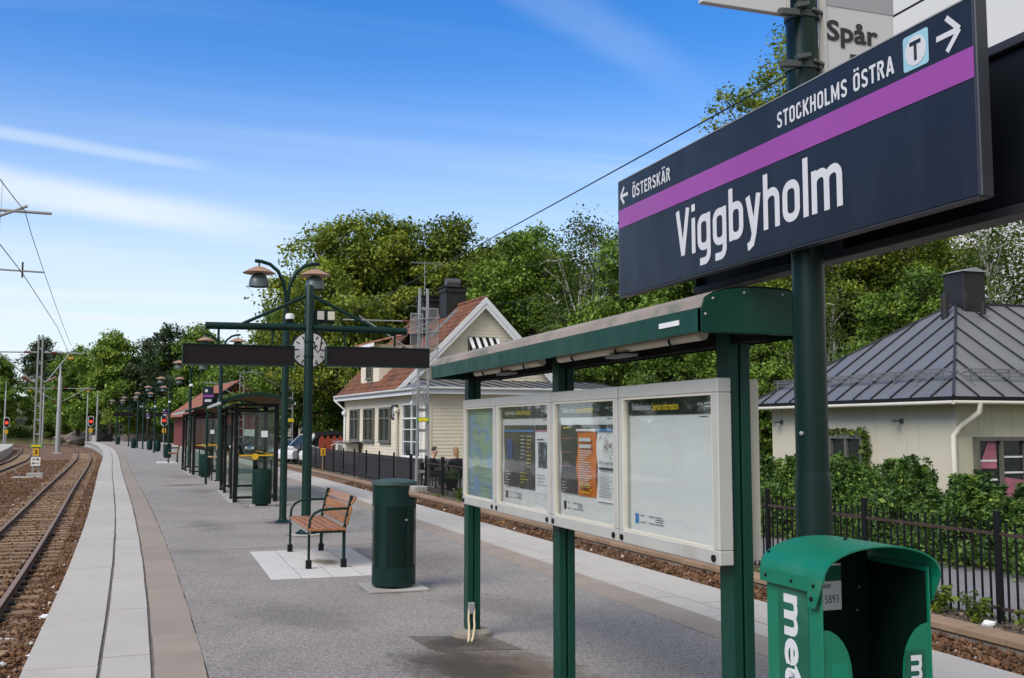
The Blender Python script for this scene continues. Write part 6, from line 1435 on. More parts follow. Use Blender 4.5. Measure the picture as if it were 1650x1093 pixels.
for x, y, z, r, h_ in ((ap.x - .55, ap.y - .25, ap.z - .45, .085, .62), (ap.x + 2.25, ap.y - .05, ap.z - .05, .12, .22), (ap.x + .2, ap.y - .6, ap.z - .3, .07, .28)): MB().cyl((x, y, z), (x, y, z + h_), r, 12).build('vent_pipe', MATS['chimney_sheet'], LH)
def guard(p0, p1, upd, n_):                                       # snow guard: brackets, rails and slats
    p0, p1, upd = Vector(p0), Vector(p1), Vector(upd); rr_ = MB(); nn = Vector((0, 0, 1))
    for k in range(n_ + 1):
        q = p0 + (p1 - p0) * k / n_; g_ = MB(); g_.bar(q - upd * .12, q + upd * .42, .03, .025); g_.bar(q + nn * .02, q + nn * .27, .03, .02); g_.bar(q + upd * .3 + nn * .02, q + nn * .22, .02, .02); go = g_.build('guard_bracket', mat('guard_metal', (.15, .155, .16), .55, .2, var=.15), LH)
    for h_ in (.26, .20, .12): rr_.bar(p0 + nn * h_ - (p1 - p0) * .03, p1 + nn * h_ + (p1 - p0) * .03, .012, .018)
    d = (p1 - p0).length; m_ = int(d / .055)
    for k in range(m_): q = p0 + (p1 - p0) * k / m_; rr_.bar(q + nn * .125, q + nn * .255, .010, .010)
    stuff(rr_.build('snow_guard', MATS['guard_metal'], LH))
us = Vector((ap.x, 0, ap.z - ZE)).normalized(); uf = Vector((0, ap.y, ap.z - ZE)).normalized()
guard(us * .55 + Vector((0, .75, ZE)), us * .55 + Vector((0, 6.4, ZE)), us, 8); guard(uf * .55 + Vector((.85, 0, ZE)), uf * .55 + Vector((6.5, 0, ZE)), uf, 6)
w1_ = window(LH, (ins - .075, 19.62 - Y0, .10), (0, -1, 0), (-1, 0, 0), 1.15, 1.36, cols=2, split=0, fw=.07)
w2_ = window(LH, (14.78 - X0, ins - .075, .20), (1, 0, 0), (0, -1, 0), 1.25, 1.25, cols=2, split=0, fw=.075)
pk = MB(); pk.add([(14.86 - X0, ins - .061, .85), (15.3 - X0, ins - .061, .85), (15.3 - X0, ins - .061, 1.36), (15.1 - X0, ins - .061, 1.36), (14.98 - X0, ins - .061, 1.1)], [(0, 1, 2, 3, 4)]); pk.build('pink_curtain', mat('pink', (.36, .12, .17), .7, var=.45, vscale=4), w2_)
sh_ = MB()
for xa, xb, z in ((14.86, 15.3, .62), (14.86, 15.3, .98), (15.46, 15.94, .75), (15.46, 15.94, 1.05)): sh_.box(xa - X0, xb - X0, ins - .066, ins - .0615, z, z + .035)
sh_.build('shelf', M_PAPER, w2_)
pk = MB(); pk.add([(15.48 - X0, ins - .061, .3), (15.94 - X0, ins - .061, .3), (15.94 - X0, ins - .061, .62), (15.48 - X0, ins - .061, .68)], [(0, 1, 2, 3)]); pk.build('pink_curtain', MATS['pink'], w2_)
for yv, lb in ((21.56, 'bulkhead wall lamp left of the green post on the low house'), (17.3, 'bulkhead wall lamp right of the green post on the low house')):
    t = T('wall_lamp', lb, 'lamp', (X0 + ins - .03, yv, 1.74), 0, 'bulkhead lamps on the low house')
    MB().bar((.0, 0, .02), (-.20, 0, .02), .03, .03).build('arm', M_CLAMP, t); MB().cyl((-.02, 0, .02), (0, 0, .02), .06, 12).build('wall_plate', M_CLAMP, t)
    MB().lathe([(.03, .06), (.05, .05), (.055, .0), (.05, -.005)], (-.2, 0, 0), 14).build('lamp_cap', M_CLAMP, t, smooth=True); MB().sphere((-.2, 0, -.04), (.045, .045, .065), 12, 8).build('globe', M_GLASS, t, smooth=True)
    MB().cyl((0, 0, .03), (0, 0, .36), .008, 6).build('conduit', M_ALUCR, t)

# --- red house and cream shed down the line
RH = T('red_house', 'red wooden house with orange tiled roof behind the far shelter', 'house', (1.9, 88, 0), R(6))
RH.location = (4.9, 92, 0)
MB().box(-1.6, 6.5, 0, 14, -.42, 2.75).build('wall', M_REDW, RH)
MB().prism([(-2.1, 2.72), (7.0, 2.72), (2.45, 5.9)], (0, -.1, 0), (1, 0, 0), (0, 0, 1), (0, 14.3, 0)).build('gable', M_REDW, RH)
for cx_, upv, in ((-2.4, (4.85, 0, 3.4)), (7.3, (-4.85, 0, 3.4))): stuff(link('roof_tiles', tiles((cx_, -.6, 2.6), (0, 1, 0), upv, 15.2, 5.9, .5, .55, M_TILE2), RH))
for s in (-1, 1): m_ = MB(); m_.bar((2.45 + s * 4.9, -.62, 2.52), (2.45, -.62, 5.98), .05, .22); m_.build('barge_board', M_BLACK, RH)
dbx = MB().box(-.2, 2.0, -.5, 2, 3.2, 4.6); dbx.build('dormer', M_BLACK, RH); window(RH, (.1, -.56, 3.4), (1, 0, 0), (0, -1, 0), 1.6, 1.0, M_GALV, 2, 0, .1)
MB().box(-.8, 1.6, -.06, -.005, .1, 1.9).build('shopfront', M_BLACK, RH); MB().box(2.4, 3.4, -.05, -.005, .9, 1.5).build('white_board', M_PAPER, RH)
bw = MB()
for a in range(3): bw.box(3.9 + .0 * a, 4.0, -.04, -.004, .5 + .5 * a, .6 + .5 * a)
stuff(bw.build('trim', M_WHITE, RH))
SH_ = T('cream_shed', 'small cream weatherboarded shed with orange tiled roof by the car park', 'shed', (9.15, 81.4, 0), R(-3))
MB().box(.02, 6, .02, 6, -.42, 2.55).build('wall_core', M_CREAM, SH_)
stuff(siding((0, 0, 0), (1, 0, 0), (0, -1, 0), lambda z: .0, lambda z: 6, -.3, 2.5, .16, [(4.3, 5.2, -.3, 1.7)]).build('siding', M_CREAM, SH_)); stuff(siding((0, 6, 0), (0, -1, 0), (-1, 0, 0), lambda z: .0, lambda z: 6, -.3, 2.5, .16).build('siding', M_CREAM, SH_))
MB().prism([(0, 2.5), (6, 2.5), (3, 4.9)], (-.02, 0, 0), (0, 1, 0), (0, 0, 1), (.1, 0, 0)).build('gable', M_WHITE, SH_)
stuff(link('roof_tiles', tiles((-.2, -.4, 2.42), (1, 0, 0), (0, 3.4, 2.6), 6.5, 4.2, .33, .42, M_TILE2), SH_)); m_ = MB(); m_.add([(-.2, -.4, 2.42), (6.3, -.4, 2.42), (6.3, 3, 5.02), (-.2, 3, 5.02)], [(0, 1, 2, 3)]); m_.build('roof_deck', M_TILE2, SH_)
m_ = MB(); m_.bar((-.23, -.45, 2.36), (-.23, 3.0, 5.0), .05, .2); m_.build('barge_board', M_WHITE, SH_); m_ = MB(); m_.cyl((-.2, -.45, 2.42), (6.3, -.45, 2.42), .06, 8); m_.build('gutter', M_WHITE, SH_); MB().tube([(.35, -.42, 2.35), (.35, -.30, 2.15), (.35, -.1, 1.9), (.35, -.1, -.4)], .05, 8).build('downpipe', M_WHITE, SH_)
MB().box(4.3, 5.2, -.02, .019, -.4, 1.7).build('door', M_WINF, SH_)
ds = T('disc_sign', 'black round sign on the cream shed wall', 'sign', (11.2, 81.2, 1.25)); MB().cyl((0, -.05, 0), (0, 0, 0), .42, 20).build('disc', M_BLACK, ds); MB().box(-.25, .25, -.06, -.051, -.05, .06).build('band', M_PAPER, ds)
rf_ = T('waste_enclosure', 'red board waste enclosure with dark pointed tops beside the house corner', 'enclosure', (8.75, 53.3, 0), R(5))
for k in range(5):
    a = -.75 + .32 * k; MB().prism([(a, -.42), (a + .3, -.42), (a + .3, 1.02), (a + .15, 1.25), (a, 1.02)], (0, 0, 0), (1, 0, 0), (0, 0, 1), (0, .04, 0)).build('red_board', M_REDF, rf_); MB().prism([(a - .01, .95), (a + .31, .95), (a + .31, 1.16), (a - .01, 1.16)], (0, .05, .12), (1, 0, 0), (0, 0, 1), (0, .9, .15)).build('dark_top', M_BLACKM, rf_)
pb = T('info_stand', 'small grey slanted stand by the screened fence', 'stand', (8.45, 51.2, -.42)); MB().cyl((0, 0, 0), (0, 0, 1.2), .04, 8).build('pole', M_GALV, pb); m_ = MB(); m_.bar((-.18, 0, 1.18), (.18, 0, 1.34), .30, .03); m_.build('panel', M_ALU, pb)

# ------------------------------------------------------------------ cars
def car(label, loc, rz, m, van=False):
    t = T('parked_car', label, 'car', loc, rz, 'cars parked behind the screened fence')
    Hh = 1.75 if van else 1.45; Wc = .88
    lo = [(-2.15, .28), (2.15, .28), (2.2, .62), (2.1, .80), (1.2, .95), (-1.9, 1.0), (-2.18, .9), (-2.22, .55)]
    b = MB().prism(lo, (0, -Wc, 0), (1, 0, 0), (0, 0, 1), (0, 2 * Wc, 0)).build('body', m, t, bevel=.05)
    hi = [(1.25, .94), (.45, Hh - .06), (-.2, Hh), (-1.5 if van else -1.2, Hh - .03), (-2.1 if van else -1.95, .99)]
    cv = MB(); cab = [(x, -Wc + .06, z) if i in (0, 4) else (x, -Wc + .19, z) for i, (x, z) in enumerate(hi)] + [(x, Wc - .06, z) if i in (0, 4) else (x, Wc - .19, z) for i, (x, z) in enumerate(hi)]
    cv.add(cab, [(0, 1, 2, 3, 4), (9, 8, 7, 6, 5), (0, 5, 6, 1), (1, 6, 7, 2), (2, 7, 8, 3), (3, 8, 9, 4)]); cv.build('cabin', m, t, bevel=.03)
    def lerp(p, q, f): return (p[0] + (q[0] - p[0]) * f, p[1] + (q[1] - p[1]) * f, p[2] + (q[2] - p[2]) * f)
    for s in (0, 5):
        g_ = MB(); c = [Vector(cab[s + i]) for i in range(5)]; ce = sum(c, Vector()) / 5; off = Vector((0, -.012 if s == 0 else .012, 0)); pts = [ce + (p - ce) * .84 + off for p in c]; g_.add(pts, [tuple(range(5))]); g_.build('side_window', M_WGLASS, t)
    for (i, j, dx) in ((0, 1, .012), (3, 4, -.012)):
        c = [Vector(cab[k]) for k in (i, i + 5, j + 5, j)]; ce = sum(c, Vector()) / 4; g_ = MB(); g_.add([ce + (p - ce) * .86 + Vector((dx, 0, .012)) for p in c], [(0, 1, 2, 3)]); g_.build('windscreen' if i == 0 else 'rear_window', M_WGLASS, t)
    for x in (-1.35, 1.35):
        for y in (-Wc + .06, Wc - .06): w_ = MB().cyl((x, y - .09, .31), (x, y + .09, .31), .31, 18).build('wheel', M_RUBBER, t, bevel=.02); MB().cyl((x, y - .095 if y < 0 else y + .091, .31), (x, y - .091 if y < 0 else y + .095, .31), .19, 12).build('rim', M_GALV, w_)
    for y in (-.62, .62): MB().box(2.10, 2.19, y - .16, y + .16, .62, .76).build('headlight', M_PAPER, t, bevel=.02); MB().box(-2.225, -2.15, y - .14, y + .14, .65, .85).build('tail_light', mat('tail_red', (.4, .02, .02), .3), t, bevel=.01)
    for y in (-Wc + .0, Wc): MB().cb((.75, y, 1.0), (.16, .14, .11)).build('mirror', m, t, bevel=.02)
    return t
K1 = car('white car with raked windscreen left of the red enclosure', (8.8, 60.8, -.42), R(-150), M_CARW, True)
car('grey car partly hidden by the red enclosure', (9.9, 57.6, -.42), R(-158), M_CARW)
kd = car('dark car seen through the near shelter glass', (8.3, 73.5, -.42), R(-165), M_CARB)
dup(kd, (7.6, 79, -.42), R(-170), 'dark car in front of the red house, beyond the first dark car'); dup(kd, (5.9, 85, -.42), R(-172), 'dark car seen through the far shelter, farthest along the fence')
car('silver grey car behind the screen cloth in the middle of the car park', (8.9, 67.5, -.42), R(-160), M_CARG)

# ------------------------------------------------------------------ trees and shrubs
def leaves(name, cl, nleaf, size, sig, m, seed, up=.5, outw=.45, droop=0., ctr=None, flat=.7, aspect=.62, tvar=.16):
    """leaf mesh: cl = (n,4) array of cluster centres and cluster radii; every leaf is a folded blade of two triangles"""
    rng = np.random.default_rng(seed); n = len(cl)
    cid = np.repeat(np.arange(n), nleaf); N_ = len(cid)
    g = np.clip(rng.normal(size=(N_, 3)), -1.7, 1.7) * sig * cl[cid, 3:4]; g[:, 2] *= flat
    if droop: g[:, 2] -= droop * np.abs(rng.normal(size=N_)) * cl[cid, 3]
    P = cl[cid, :3] + g
    c0 = np.array(ctr if ctr is not None else cl[:, :3].mean(0)); outd = P - c0; outd /= np.linalg.norm(outd, axis=1, keepdims=True) + 1e-6
    nn = rng.normal(size=(N_, 3)) * .75 + outd * outw + np.array([0, 0, up]); nn /= np.linalg.norm(nn, axis=1, keepdims=True)
    a = rng.normal(size=(N_, 3)); a[:, 2] -= .5; t = a - nn * (a * nn).sum(1, keepdims=True); t /= np.linalg.norm(t, axis=1, keepdims=True) + 1e-9
    b = np.cross(nn, t); L = (size * rng.lognormal(0, .28, (N_, 1))); W = L * aspect
    v = np.stack([P - t * L * .5, P + b * W * .5 + nn * L * .10, P + t * L * .55, P - b * W * .5 + nn * L * .10], 1).reshape(-1, 3)
    k = 4 * np.arange(N_)[:, None]; F = np.concatenate([k + np.array([0, 1, 2]), k + np.array([0, 2, 3])], 1).reshape(-1, 3)
    ctint = rng.normal(.45, .17, n); tt = np.clip(ctint[cid] + rng.normal(0, tvar, N_), 0, 1)
    return npmesh(name, v, F, m, np.repeat(tt, 2))
def lobes_to_clusters(lobes, dens, seed, crad=.8):
    rng = np.random.default_rng(seed); out_ = []
    for (x, y, z, rx, ry, rz) in lobes:
        k = max(6, int(dens * (rx * ry * rz) ** (2 / 3)))
        d = rng.normal(size=(k, 3)); d /= np.linalg.norm(d, axis=1, keepdims=True); d[:, 2] = np.where(d[:, 2] < -.55, -d[:, 2], d[:, 2])
        r = (.38 + .62 * rng.random((k, 1)) ** .45) * (1 + rng.normal(0, .07, (k, 1)))
        out_.append(np.concatenate([np.array([(x, y, z)]) + d * r * np.array([(rx, ry, rz)]), crad * rng.lognormal(0, .25, (k, 1))], 1))
    return np.concatenate(out_)
def limbs(name, base_r, H_, lobes, cl, m, seed, par, lean=.0, twigs=26, split=.32):
    r_ = random.Random(seed); mb = MB(); tz = H_ * split
    top = Vector((r_.uniform(-.3, .3) + lean, r_.uniform(-.3, .3), H_ * .86)); pts = [Vector((0, 0, -.5)), Vector((0, 0, .3)), Vector((r_.uniform(-.15, .15), r_.uniform(-.15, .15), tz)), top * .62, top]
    pts[3].z = H_ * .6
    mb.tube(pts, [base_r * 1.35, base_r, base_r * .82, base_r * .45, base_r * .10], 9)
    for (x, y, z, rx, ry, rz) in lobes:
        h_ = min(z * .75, H_ * .62) * r_.uniform(.55, .95); h_ = max(h_, tz * .8); f = min(1, h_ / top.z); s = Vector((top.x * f * .6, top.y * f * .6, h_)); e = Vector((x, y, z + rz * .3)); mid = s.lerp(e, .5) + Vector((r_.uniform(-.4, .4), r_.uniform(-.4, .4), -.05 * (e - s).length))
        mb.tube([s, mid, e], [base_r * .40, base_r * .24, base_r * .05], 6, False)
        for q in range(3):
            f = r_.uniform(.35, .9); s2 = s.lerp(mid, f * 2) if f < .5 else mid.lerp(e, f * 2 - 1)
            d = Vector((r_.gauss(0, 1), r_.gauss(0, 1), r_.gauss(.2, .7))).normalized(); e2 = Vector((x + d.x * rx * .8, y + d.y * ry * .8, z + d.z * rz * .8)); mb.tube([s2, s2.lerp(e2, .5) + Vector((0, 0, .1)), e2], [base_r * .16, base_r * .09, .012], 5, False)
    rr_ = np.random.default_rng(seed)
    for i in rr_.choice(len(cl), min(twigs, len(cl)), False):
        e = Vector(cl[i, :3]); lb = min(lobes, key=lambda l: (l[0] - e.x) ** 2 + (l[1] - e.y) ** 2 + (l[2] - e.z) ** 2); s = Vector(lb[:3]); mb.tube([s, s.lerp(e, .5) + Vector((r_.uniform(-.2, .2), r_.uniform(-.2, .2), .15)), e], [.05, .032, .010], 4, False)
    return mb.build(name, m, par, smooth=True)
def make_tree(kind, label, loc, seed, group, H_=15, Rr=6, n_l=9, dens=16, nleaf=30, leaf=.26, lm=None, bm=None, base_r=.34, crad=.85, zlo=.34, shape=1., droop=0., sig=.5, ls=1., lz=1., pw=.7):
    r_ = random.Random(seed); t = T(kind, label, 'tree', loc, 0, group)
    lobes = []
    for i in range(n_l):
        f = i / max(1, n_l - 1); z = H_ * (zlo + (.90 - zlo) * f); prof = (math.sin(PI * min(1, .18 + .80 * f)) ** pw) * shape + .15; rad = Rr * prof * .62 * r_.uniform(.75, 1.1); a = i * 2.4 + r_.uniform(-.4, .4)
        rad *= (1 if i % 3 else .55) if ls < 1 else 1; s = Rr * r_.uniform(.32, .48) * (.75 + .35 * prof) * ls; lobes.append((rad * (1.18 if ls < 1 else 1) * math.cos(a), rad * (1.18 if ls < 1 else 1) * math.sin(a), z, s, s, s * r_.uniform(.62, .85) * lz))
    lobes.append((0, 0, H_ * .62, Rr * .5, Rr * .5, H_ * .22))
    lobes.append((r_.uniform(-.4, .4), r_.uniform(-.4, .4), H_ * .93, Rr * .22, Rr * .22, H_ * .07))
    cl = lobes_to_clusters(lobes, dens, seed, crad)
    limbs('trunk', base_r, H_, lobes, cl, bm or M_BARK, seed, t)
    link('crown', leaves('crown', cl, nleaf, leaf, sig, lm or LEAF_A, seed, droop=droop, ctr=(0, 0, H_ * .5)), t)
    return t
def copy_tree(src, loc, s, rz, label, group=None, sz=None):
    c = dup(src, loc, rz, label, scale=(s, s, sz or s))
    if group: c['group'] = group
    return c
GA = 'trees behind the station house'; GB = 'trees behind the low house'; GF = 'trees of the far wood'
maple = make_tree('maple_tree', 'broad maple with spreading crown rising over the left half of the white house roof', (12.4, 63.5, -.4), 3, GA, 15.4, 6.6, 44, 15, 46, .21, LEAF_A, M_BARK, .38, .80, zlo=.26, sig=.42, ls=.60, lz=.78, pw=.42)
maple2 = make_tree('maple_tree', 'dense maple directly behind the two black chimneys', (17.4, 63.9, -.4), 4, GA, 15.8, 6.4, 40, 15, 46, .21, LEAF_A, M_BARK, .36, .80, zlo=.22, sig=.42, ls=.62, lz=.78, pw=.45)
oak = make_tree('broadleaf_tree', 'round dark broadleaf tree right of the white gable', (21.6, 58.5, -.4), 9, GA, 14.2, 5.6, 26, 16, 42, .21, LEAF_B, M_BARK, .32, .8, zlo=.14, sig=.42, ls=.66, lz=.8)
birch = make_tree('birch_tree', 'tall loose birch with white stem left of the big sign', (21.9, 51.6, -.4), 12, GA, 14.2, 3.4, 12, 15, 30, .15, LEAF_C, M_BIRCH, .17, .75, zlo=.30, droop=.55, sig=.42, shape=.9)
birch2 = make_tree('birch_tree', 'second birch with white stem, close to the left end of the big sign', (23.6, 49.2, -.4), 15, GA, 13.0, 3.0, 11, 15, 30, .15, LEAF_C, M_BIRCH, .15, .75, zlo=.25, droop=.55, sig=.42, shape=.9)
aut = make_tree('autumn_tree', 'tree with yellow and orange tinged leaves beside the square chimney of the low house', (34.0, 39.2, -.4), 21, GB, 11.0, 4.2, 10, 16, 30, .17, LEAF_Y, M_BARK, .24, .7, zlo=.22)
tall = make_tree('broadleaf_tree', 'tallest tree, its yellow green top showing above the big sign', (27.6, 39.3, -.4), 27, GA, 20.6, 5.4, 32, 16, 46, .16, LEAF_A, M_BARK, .34, .65, zlo=.30, sig=.42, ls=.62, lz=.8)
# trees on the far side of the tracks, mirrored in the glass of the poster cases
for i, (x, y) in enumerate([(-21, -4), (-24, 5), (-20, 13), (-23, 22), (-21, 31), (-24, 41), (-23, 52)]): copy_tree((oak, maple2, oak)[i % 3], (x, y, -.8), .85, i * 1.7, 'tree across the tracks to the west, level with ' + ('the camera', 'the sign post', 'the bench', 'the near shelter', 'the leaning seats', 'the far shelter', 'the far bench')[i], 'trees across the tracks')
pine = make_tree('pine_tree', 'dark pine standing in the far wood above the lamps', (2.0, 141, 1.5), 31, GF, 13.5, 4.0, 11, 12, 26, .34, LEAF_D, M_BARK, .25, .9, zlo=.35, shape=.85)
wood = make_tree('broadleaf_tree', 'bright green round tree in the far wood behind the distant signal', (-5.6, 152, .5), 33, GF, 14.0, 6.0, 24, 13, 34, .36, LEAF_B, M_BARK, .3, 1.0, zlo=.12, sig=.42, ls=.68, lz=.8)
wood2 = make_tree('broadleaf_tree', 'light green tree in the far wood left of the bright round one', (-10.5, 163, 1.0), 37, GF, 12.4, 4.8, 22, 13, 34, .34, LEAF_B, M_BARK, .26, 1.0, zlo=.10, sig=.42, ls=.68, lz=.8)
near = [(oak, (24.6, 46.5, -.4), .92, 1.0, 'dark green tree just behind the left part of the big sign'), (oak, (26.0, 43.0, -.4), .98, 2.4, 'dark tree seen under the big sign left of the green post'),
        (birch2, (27.2, 36.6, -.4), .92, 2.2, 'loose birch right behind the green post'), (maple, (30.6, 38.0, -.4), .76, 3.9, 'tree with light leaves above the left hip of the low house'),
        (birch, (30.0, 30.9, -.4), .78, 1.4, 'birch with hanging twigs at the right edge above the low house'), (birch2, (33.0, 31.4, -.4), .98, 4.4, 'second hanging birch at the very right edge'), (oak, (8.9, 70.5, -.4), .83, 3.3, 'smaller dark tree at the left foot of the broad maple'),
        (maple2, (24.4, 70.5, -.4), 1.02, 5.1, 'tall tree in the back row right of the chimneys'), (oak, (31.0, 60.0, -.4), 1.06, 1.9, 'back row tree showing between the birches'), (maple, (34.5, 52.0, -.4), .86, 5.6, 'back row tree under the middle of the big sign'), (oak, (37.5, 46.5, -.4), .82, .3, 'back row tree behind the autumn tree'),
        (oak, (19.0, 47.5, -.4), .50, 2.0, 'low dark bushy tree between the white house and the birches'), (oak, (22.5, 42.5, -.4), .50, 4.0, 'low bushy tree below the left end of the big sign'), (oak, (22.8, 36.0, -.4), .52, 5.2, 'low bushy tree just left of the low house roof'), (birch2, (24.3, 33.5, -.4), .62, 3.0, 'low light green tree above the far hip of the low house'), (oak, (26.0, 30.0, -.4), .55, .8, 'bushy dark tree behind the low house, right of the post'), (oak, (29.5, 27.5, -.4), .5, 1.8, 'bushy dark tree behind the chimney of the low house'),
        (birch, (25.8, 55.0, -.4), 1.0, 2.9, 'birch in the second row behind the first birch'), (oak, (16.5, 72, -.4), 1.02, 1.2, 'dark tree in the back row between the two maples')]
for i, (s, p, k, rz, lb) in enumerate(near): copy_tree(s, p, k, rz, lb, GB if p[0] > 28 else GA)
far = [((-24.2, 190, 3), .85, 'wood2'), ((-19.0, 199, 4), 1.0, 'pine'), ((-14.5, 186, 3.), .80, 'pine'), ((-28.5, 186, 2), .9, 'wood'), ((-32, 192, 3), .95, 'pine'), ((-17.2, 178, 1.5), .62, 'wood2'), ((-22.5, 176, 1.5), .55, 'wood'), ((-13.6, 172, 1.2), .60, 'wood2'), ((-1.2, 160, 1.2), .92, 'wood2'),
       ((5.2, 139, .8), .98, 'wood'), ((-.8, 149, 1), .95, 'pine'), ((8.2, 131, .2), .86, 'wood2'), ((9.5, 118, -.3), .78, 'wood'), ((11.5, 110, -.4), .76, 'wood2'), ((12.0, 101, -.4), .62, 'wood'), ((14.2, 97, -.4), .86, 'wood'), ((17.2, 92, -.4), .95, 'wood2'), ((-11.5, 172, .5), .5, 'wood'), ((-4.0, 166, 2.), .62, 'wood2'), ((1.8, 152, 1.2), .55, 'wood2'), ((5.0, 146, 1), .58, 'wood'), ((7.4, 126, -.4), .55, 'pine'), ((-15.5, 174, -.1), .42, 'wood2'), ((7.0, 110, -.4), .5, 'wood2'), ((12.5, 78, -.4), .42, 'wood2')]
desc = {'wood': 'full round tree', 'wood2': 'light green tree', 'pine': 'dark pine'}
where = ['at the far left edge of the wood', 'behind the lattice mast with the 3 plate', 'right of the lattice mast, on the skyline', 'cut by the left edge of the photo', 'on the skyline at the left edge', 'low in front of the wood by the tube mast', 'low in front of the wood by the left signal', 'low beside the middle signal', 'behind the row of lamps, left half',
         'behind the nearest lamp row, on the skyline', 'on the skyline left of the display frame', 'above the far shelter roof', 'behind the red house ridge', 'behind the red house right side', 'between red house and cream shed', 'behind the cream shed', 'behind the cream shed, next to the maple', 'low by the middle signal mast', 'low behind the distant display frame', 'low right of the distant display frame', 'low behind the lamp row', 'low left of the red house', 'low at the foot of the bank', 'low just behind the red house', 'overhanging the white cars by the house']
for (p, k, nm), wh in zip(far, where): copy_tree({'wood': wood, 'wood2': wood2, 'pine': pine}[nm], p, k, random.uniform(0, 6.2), desc[nm] + ' ' + wh, GF)
# bushes on the bank (one mass nobody could count)
rngv = np.random.default_rng(17); pts = []
for i in range(110):
    x = rngv.uniform(-32, 14); yb = 174 - 1.05 * max(0, x + 18) + rngv.uniform(1.5, 10)
    pts.append((x, yb, .1 + .28 * (rngv.uniform(0, 6)), rngv.uniform(.6, 1.1)))
stuff(link('undergrowth', leaves('undergrowth', np.array(pts), 110, .30, .75, LEAF_W, 41, up=.6)))
pts = [(rngv.uniform(10, 40) , rngv.uniform(52, 100), rngv.uniform(-.2, 1.6), rngv.uniform(.8, 1.3)) for _ in range(150)]
pts = [p for p in pts if not (8.5 < p[0] < 19.5 and p[1] < 62) and not (p[0] < 17 and 78 < p[1] < 90) and not (p[0] < 14 and p[1] > 85)]
pts += [(rngv.uniform(24, 44), rngv.uniform(24, 52), rngv.uniform(-.2, 2.2), rngv.uniform(.8, 1.3)) for _ in range(110)]
pts += [(rngv.uniform(19.5, 25), rngv.uniform(34, 50), rngv.uniform(-.2, 2.2), rngv.uniform(.8, 1.2)) for _ in range(70)]
stuff(link('shrub_thicket', leaves('shrub_thicket', np.array(pts), 190, .22, .75, LEAF_B, 43, up=.5)))
# hedge of shrubs along the low house
def shrub(label, loc, seed):
    t = T('hedge_shrub', label, 'shrub', loc, 0, 'leafy shrubs of the hedge behind the iron fence')
    r_ = random.Random(seed); cl = []; st_ = MB()
    for i in range(150):
        a = r_.uniform(0, 2 * PI); q = r_.random() ** .5; x, y = .80 * q * math.cos(a), .98 * q * math.sin(a); h_ = r_.uniform(.10, 1.04) * (1 - .22 * q * q)
        cl.append((x, y, h_, r_.uniform(.5, 1.1)))
    for i in range(22):                                           # long shoots over the top
        a = r_.uniform(0, 2 * PI); q = r_.uniform(0, .6); b = Vector((q * math.cos(a), q * math.sin(a), .85)); e = b + Vector((r_.uniform(-.25, .25), r_.uniform(-.25, .25), r_.uniform(.2, .72)))
        st_.tube([(b.x * .4, b.y * .4, 0), b, e], [.012, .008, .003], 4, False)
        for k in range(7): p = b.lerp(e, k / 6); cl.append((p.x, p.y, p.z, .42 - .03 * k))
    st_.build('stems', M_BARK, t)
    link('foliage', leaves('foliage', np.array(cl), 36, .064, .15, LEAF_H, seed, up=.55, ctr=(0, 0, .4), tvar=.2), t); return t
sh = [shrub('hedge shrub with tall shoots left of the green post', (11.6, 18.5, -.42), 61), shrub('hedge shrub just right of the green post under the window', (11.7, 15.6, -.42), 62), shrub('hedge shrub in the middle behind the newspaper box', (11.7, 14.0, -.42), 63)]
hs_ = [((11.9, 21.2, -.42), 1.0, 1.4, 'hedge shrub farthest left, beside the rear poster case'), ((11.6, 19.9, -.42), 1.05, 2.2, 'hedge shrub at the left of the post, second from the case'), ((11.6, 17.1, -.42), 1.04, .6, 'hedge shrub hidden partly by the green post'), ((11.8, 12.5, -.42), 1.08, 3.6, 'hedge shrub left of the white downpipe'), ((11.9, 11.2, -.42), 1.0, 5.0, 'hedge shrub in front of the downpipe'), ((12.1, 9.9, -.42), 1.04, 4.2, 'hedge shrub below the pink curtained window'), ((12.3, 8.6, -.42), 1.0, 2.6, 'hedge shrub at the right edge of the photo'), ((13.2, 12.3, -.42), 1.0, 1.9, 'second row hedge shrub beside the downpipe'), ((13.4, 10.4, -.42), 1.0, .9, 'second row hedge shrub under the right window'), ((12.2, 19.2, -.42), 1.05, 3.3, 'second row hedge shrub below the creeper window'), ((12.2, 17.8, -.42), 1.06, 5.1, 'second row hedge shrub just left of the small window'), ((12.2, 16.3, -.42), 1.08, 2.7, 'second row hedge shrub right of the small window'), ((12.2, 14.8, -.42), 1.06, 4.6, 'second row hedge shrub in the middle of the wall'), ((12.3, 13.3, -.42), 1.1, .2, 'second row hedge shrub under the right wall lamp'), ((12.4, 20.5, -.42), 1.06, 1.0, 'second row hedge shrub under the left wall lamp'), ((12.9, 9.1, -.42), 1.1, 5.6, 'second row hedge shrub at the right edge of the photo')]
for i, (p, k, rz, lb) in enumerate(hs_): copy_tree(sh[i % 3], p, k, rz, lb, None, k * (.80 if p[1] < 13.5 else .92))
pw = [(11.5 + rngv.uniform(-.4, .6), y, -.32 + rngv.uniform(0, .12), .8) for y in np.arange(8, 22, .22)]
stuff(link('ground_cover', leaves('ground_cover', np.array(pw), 40, .07, .2, LEAF_H, 71, up=.6)))
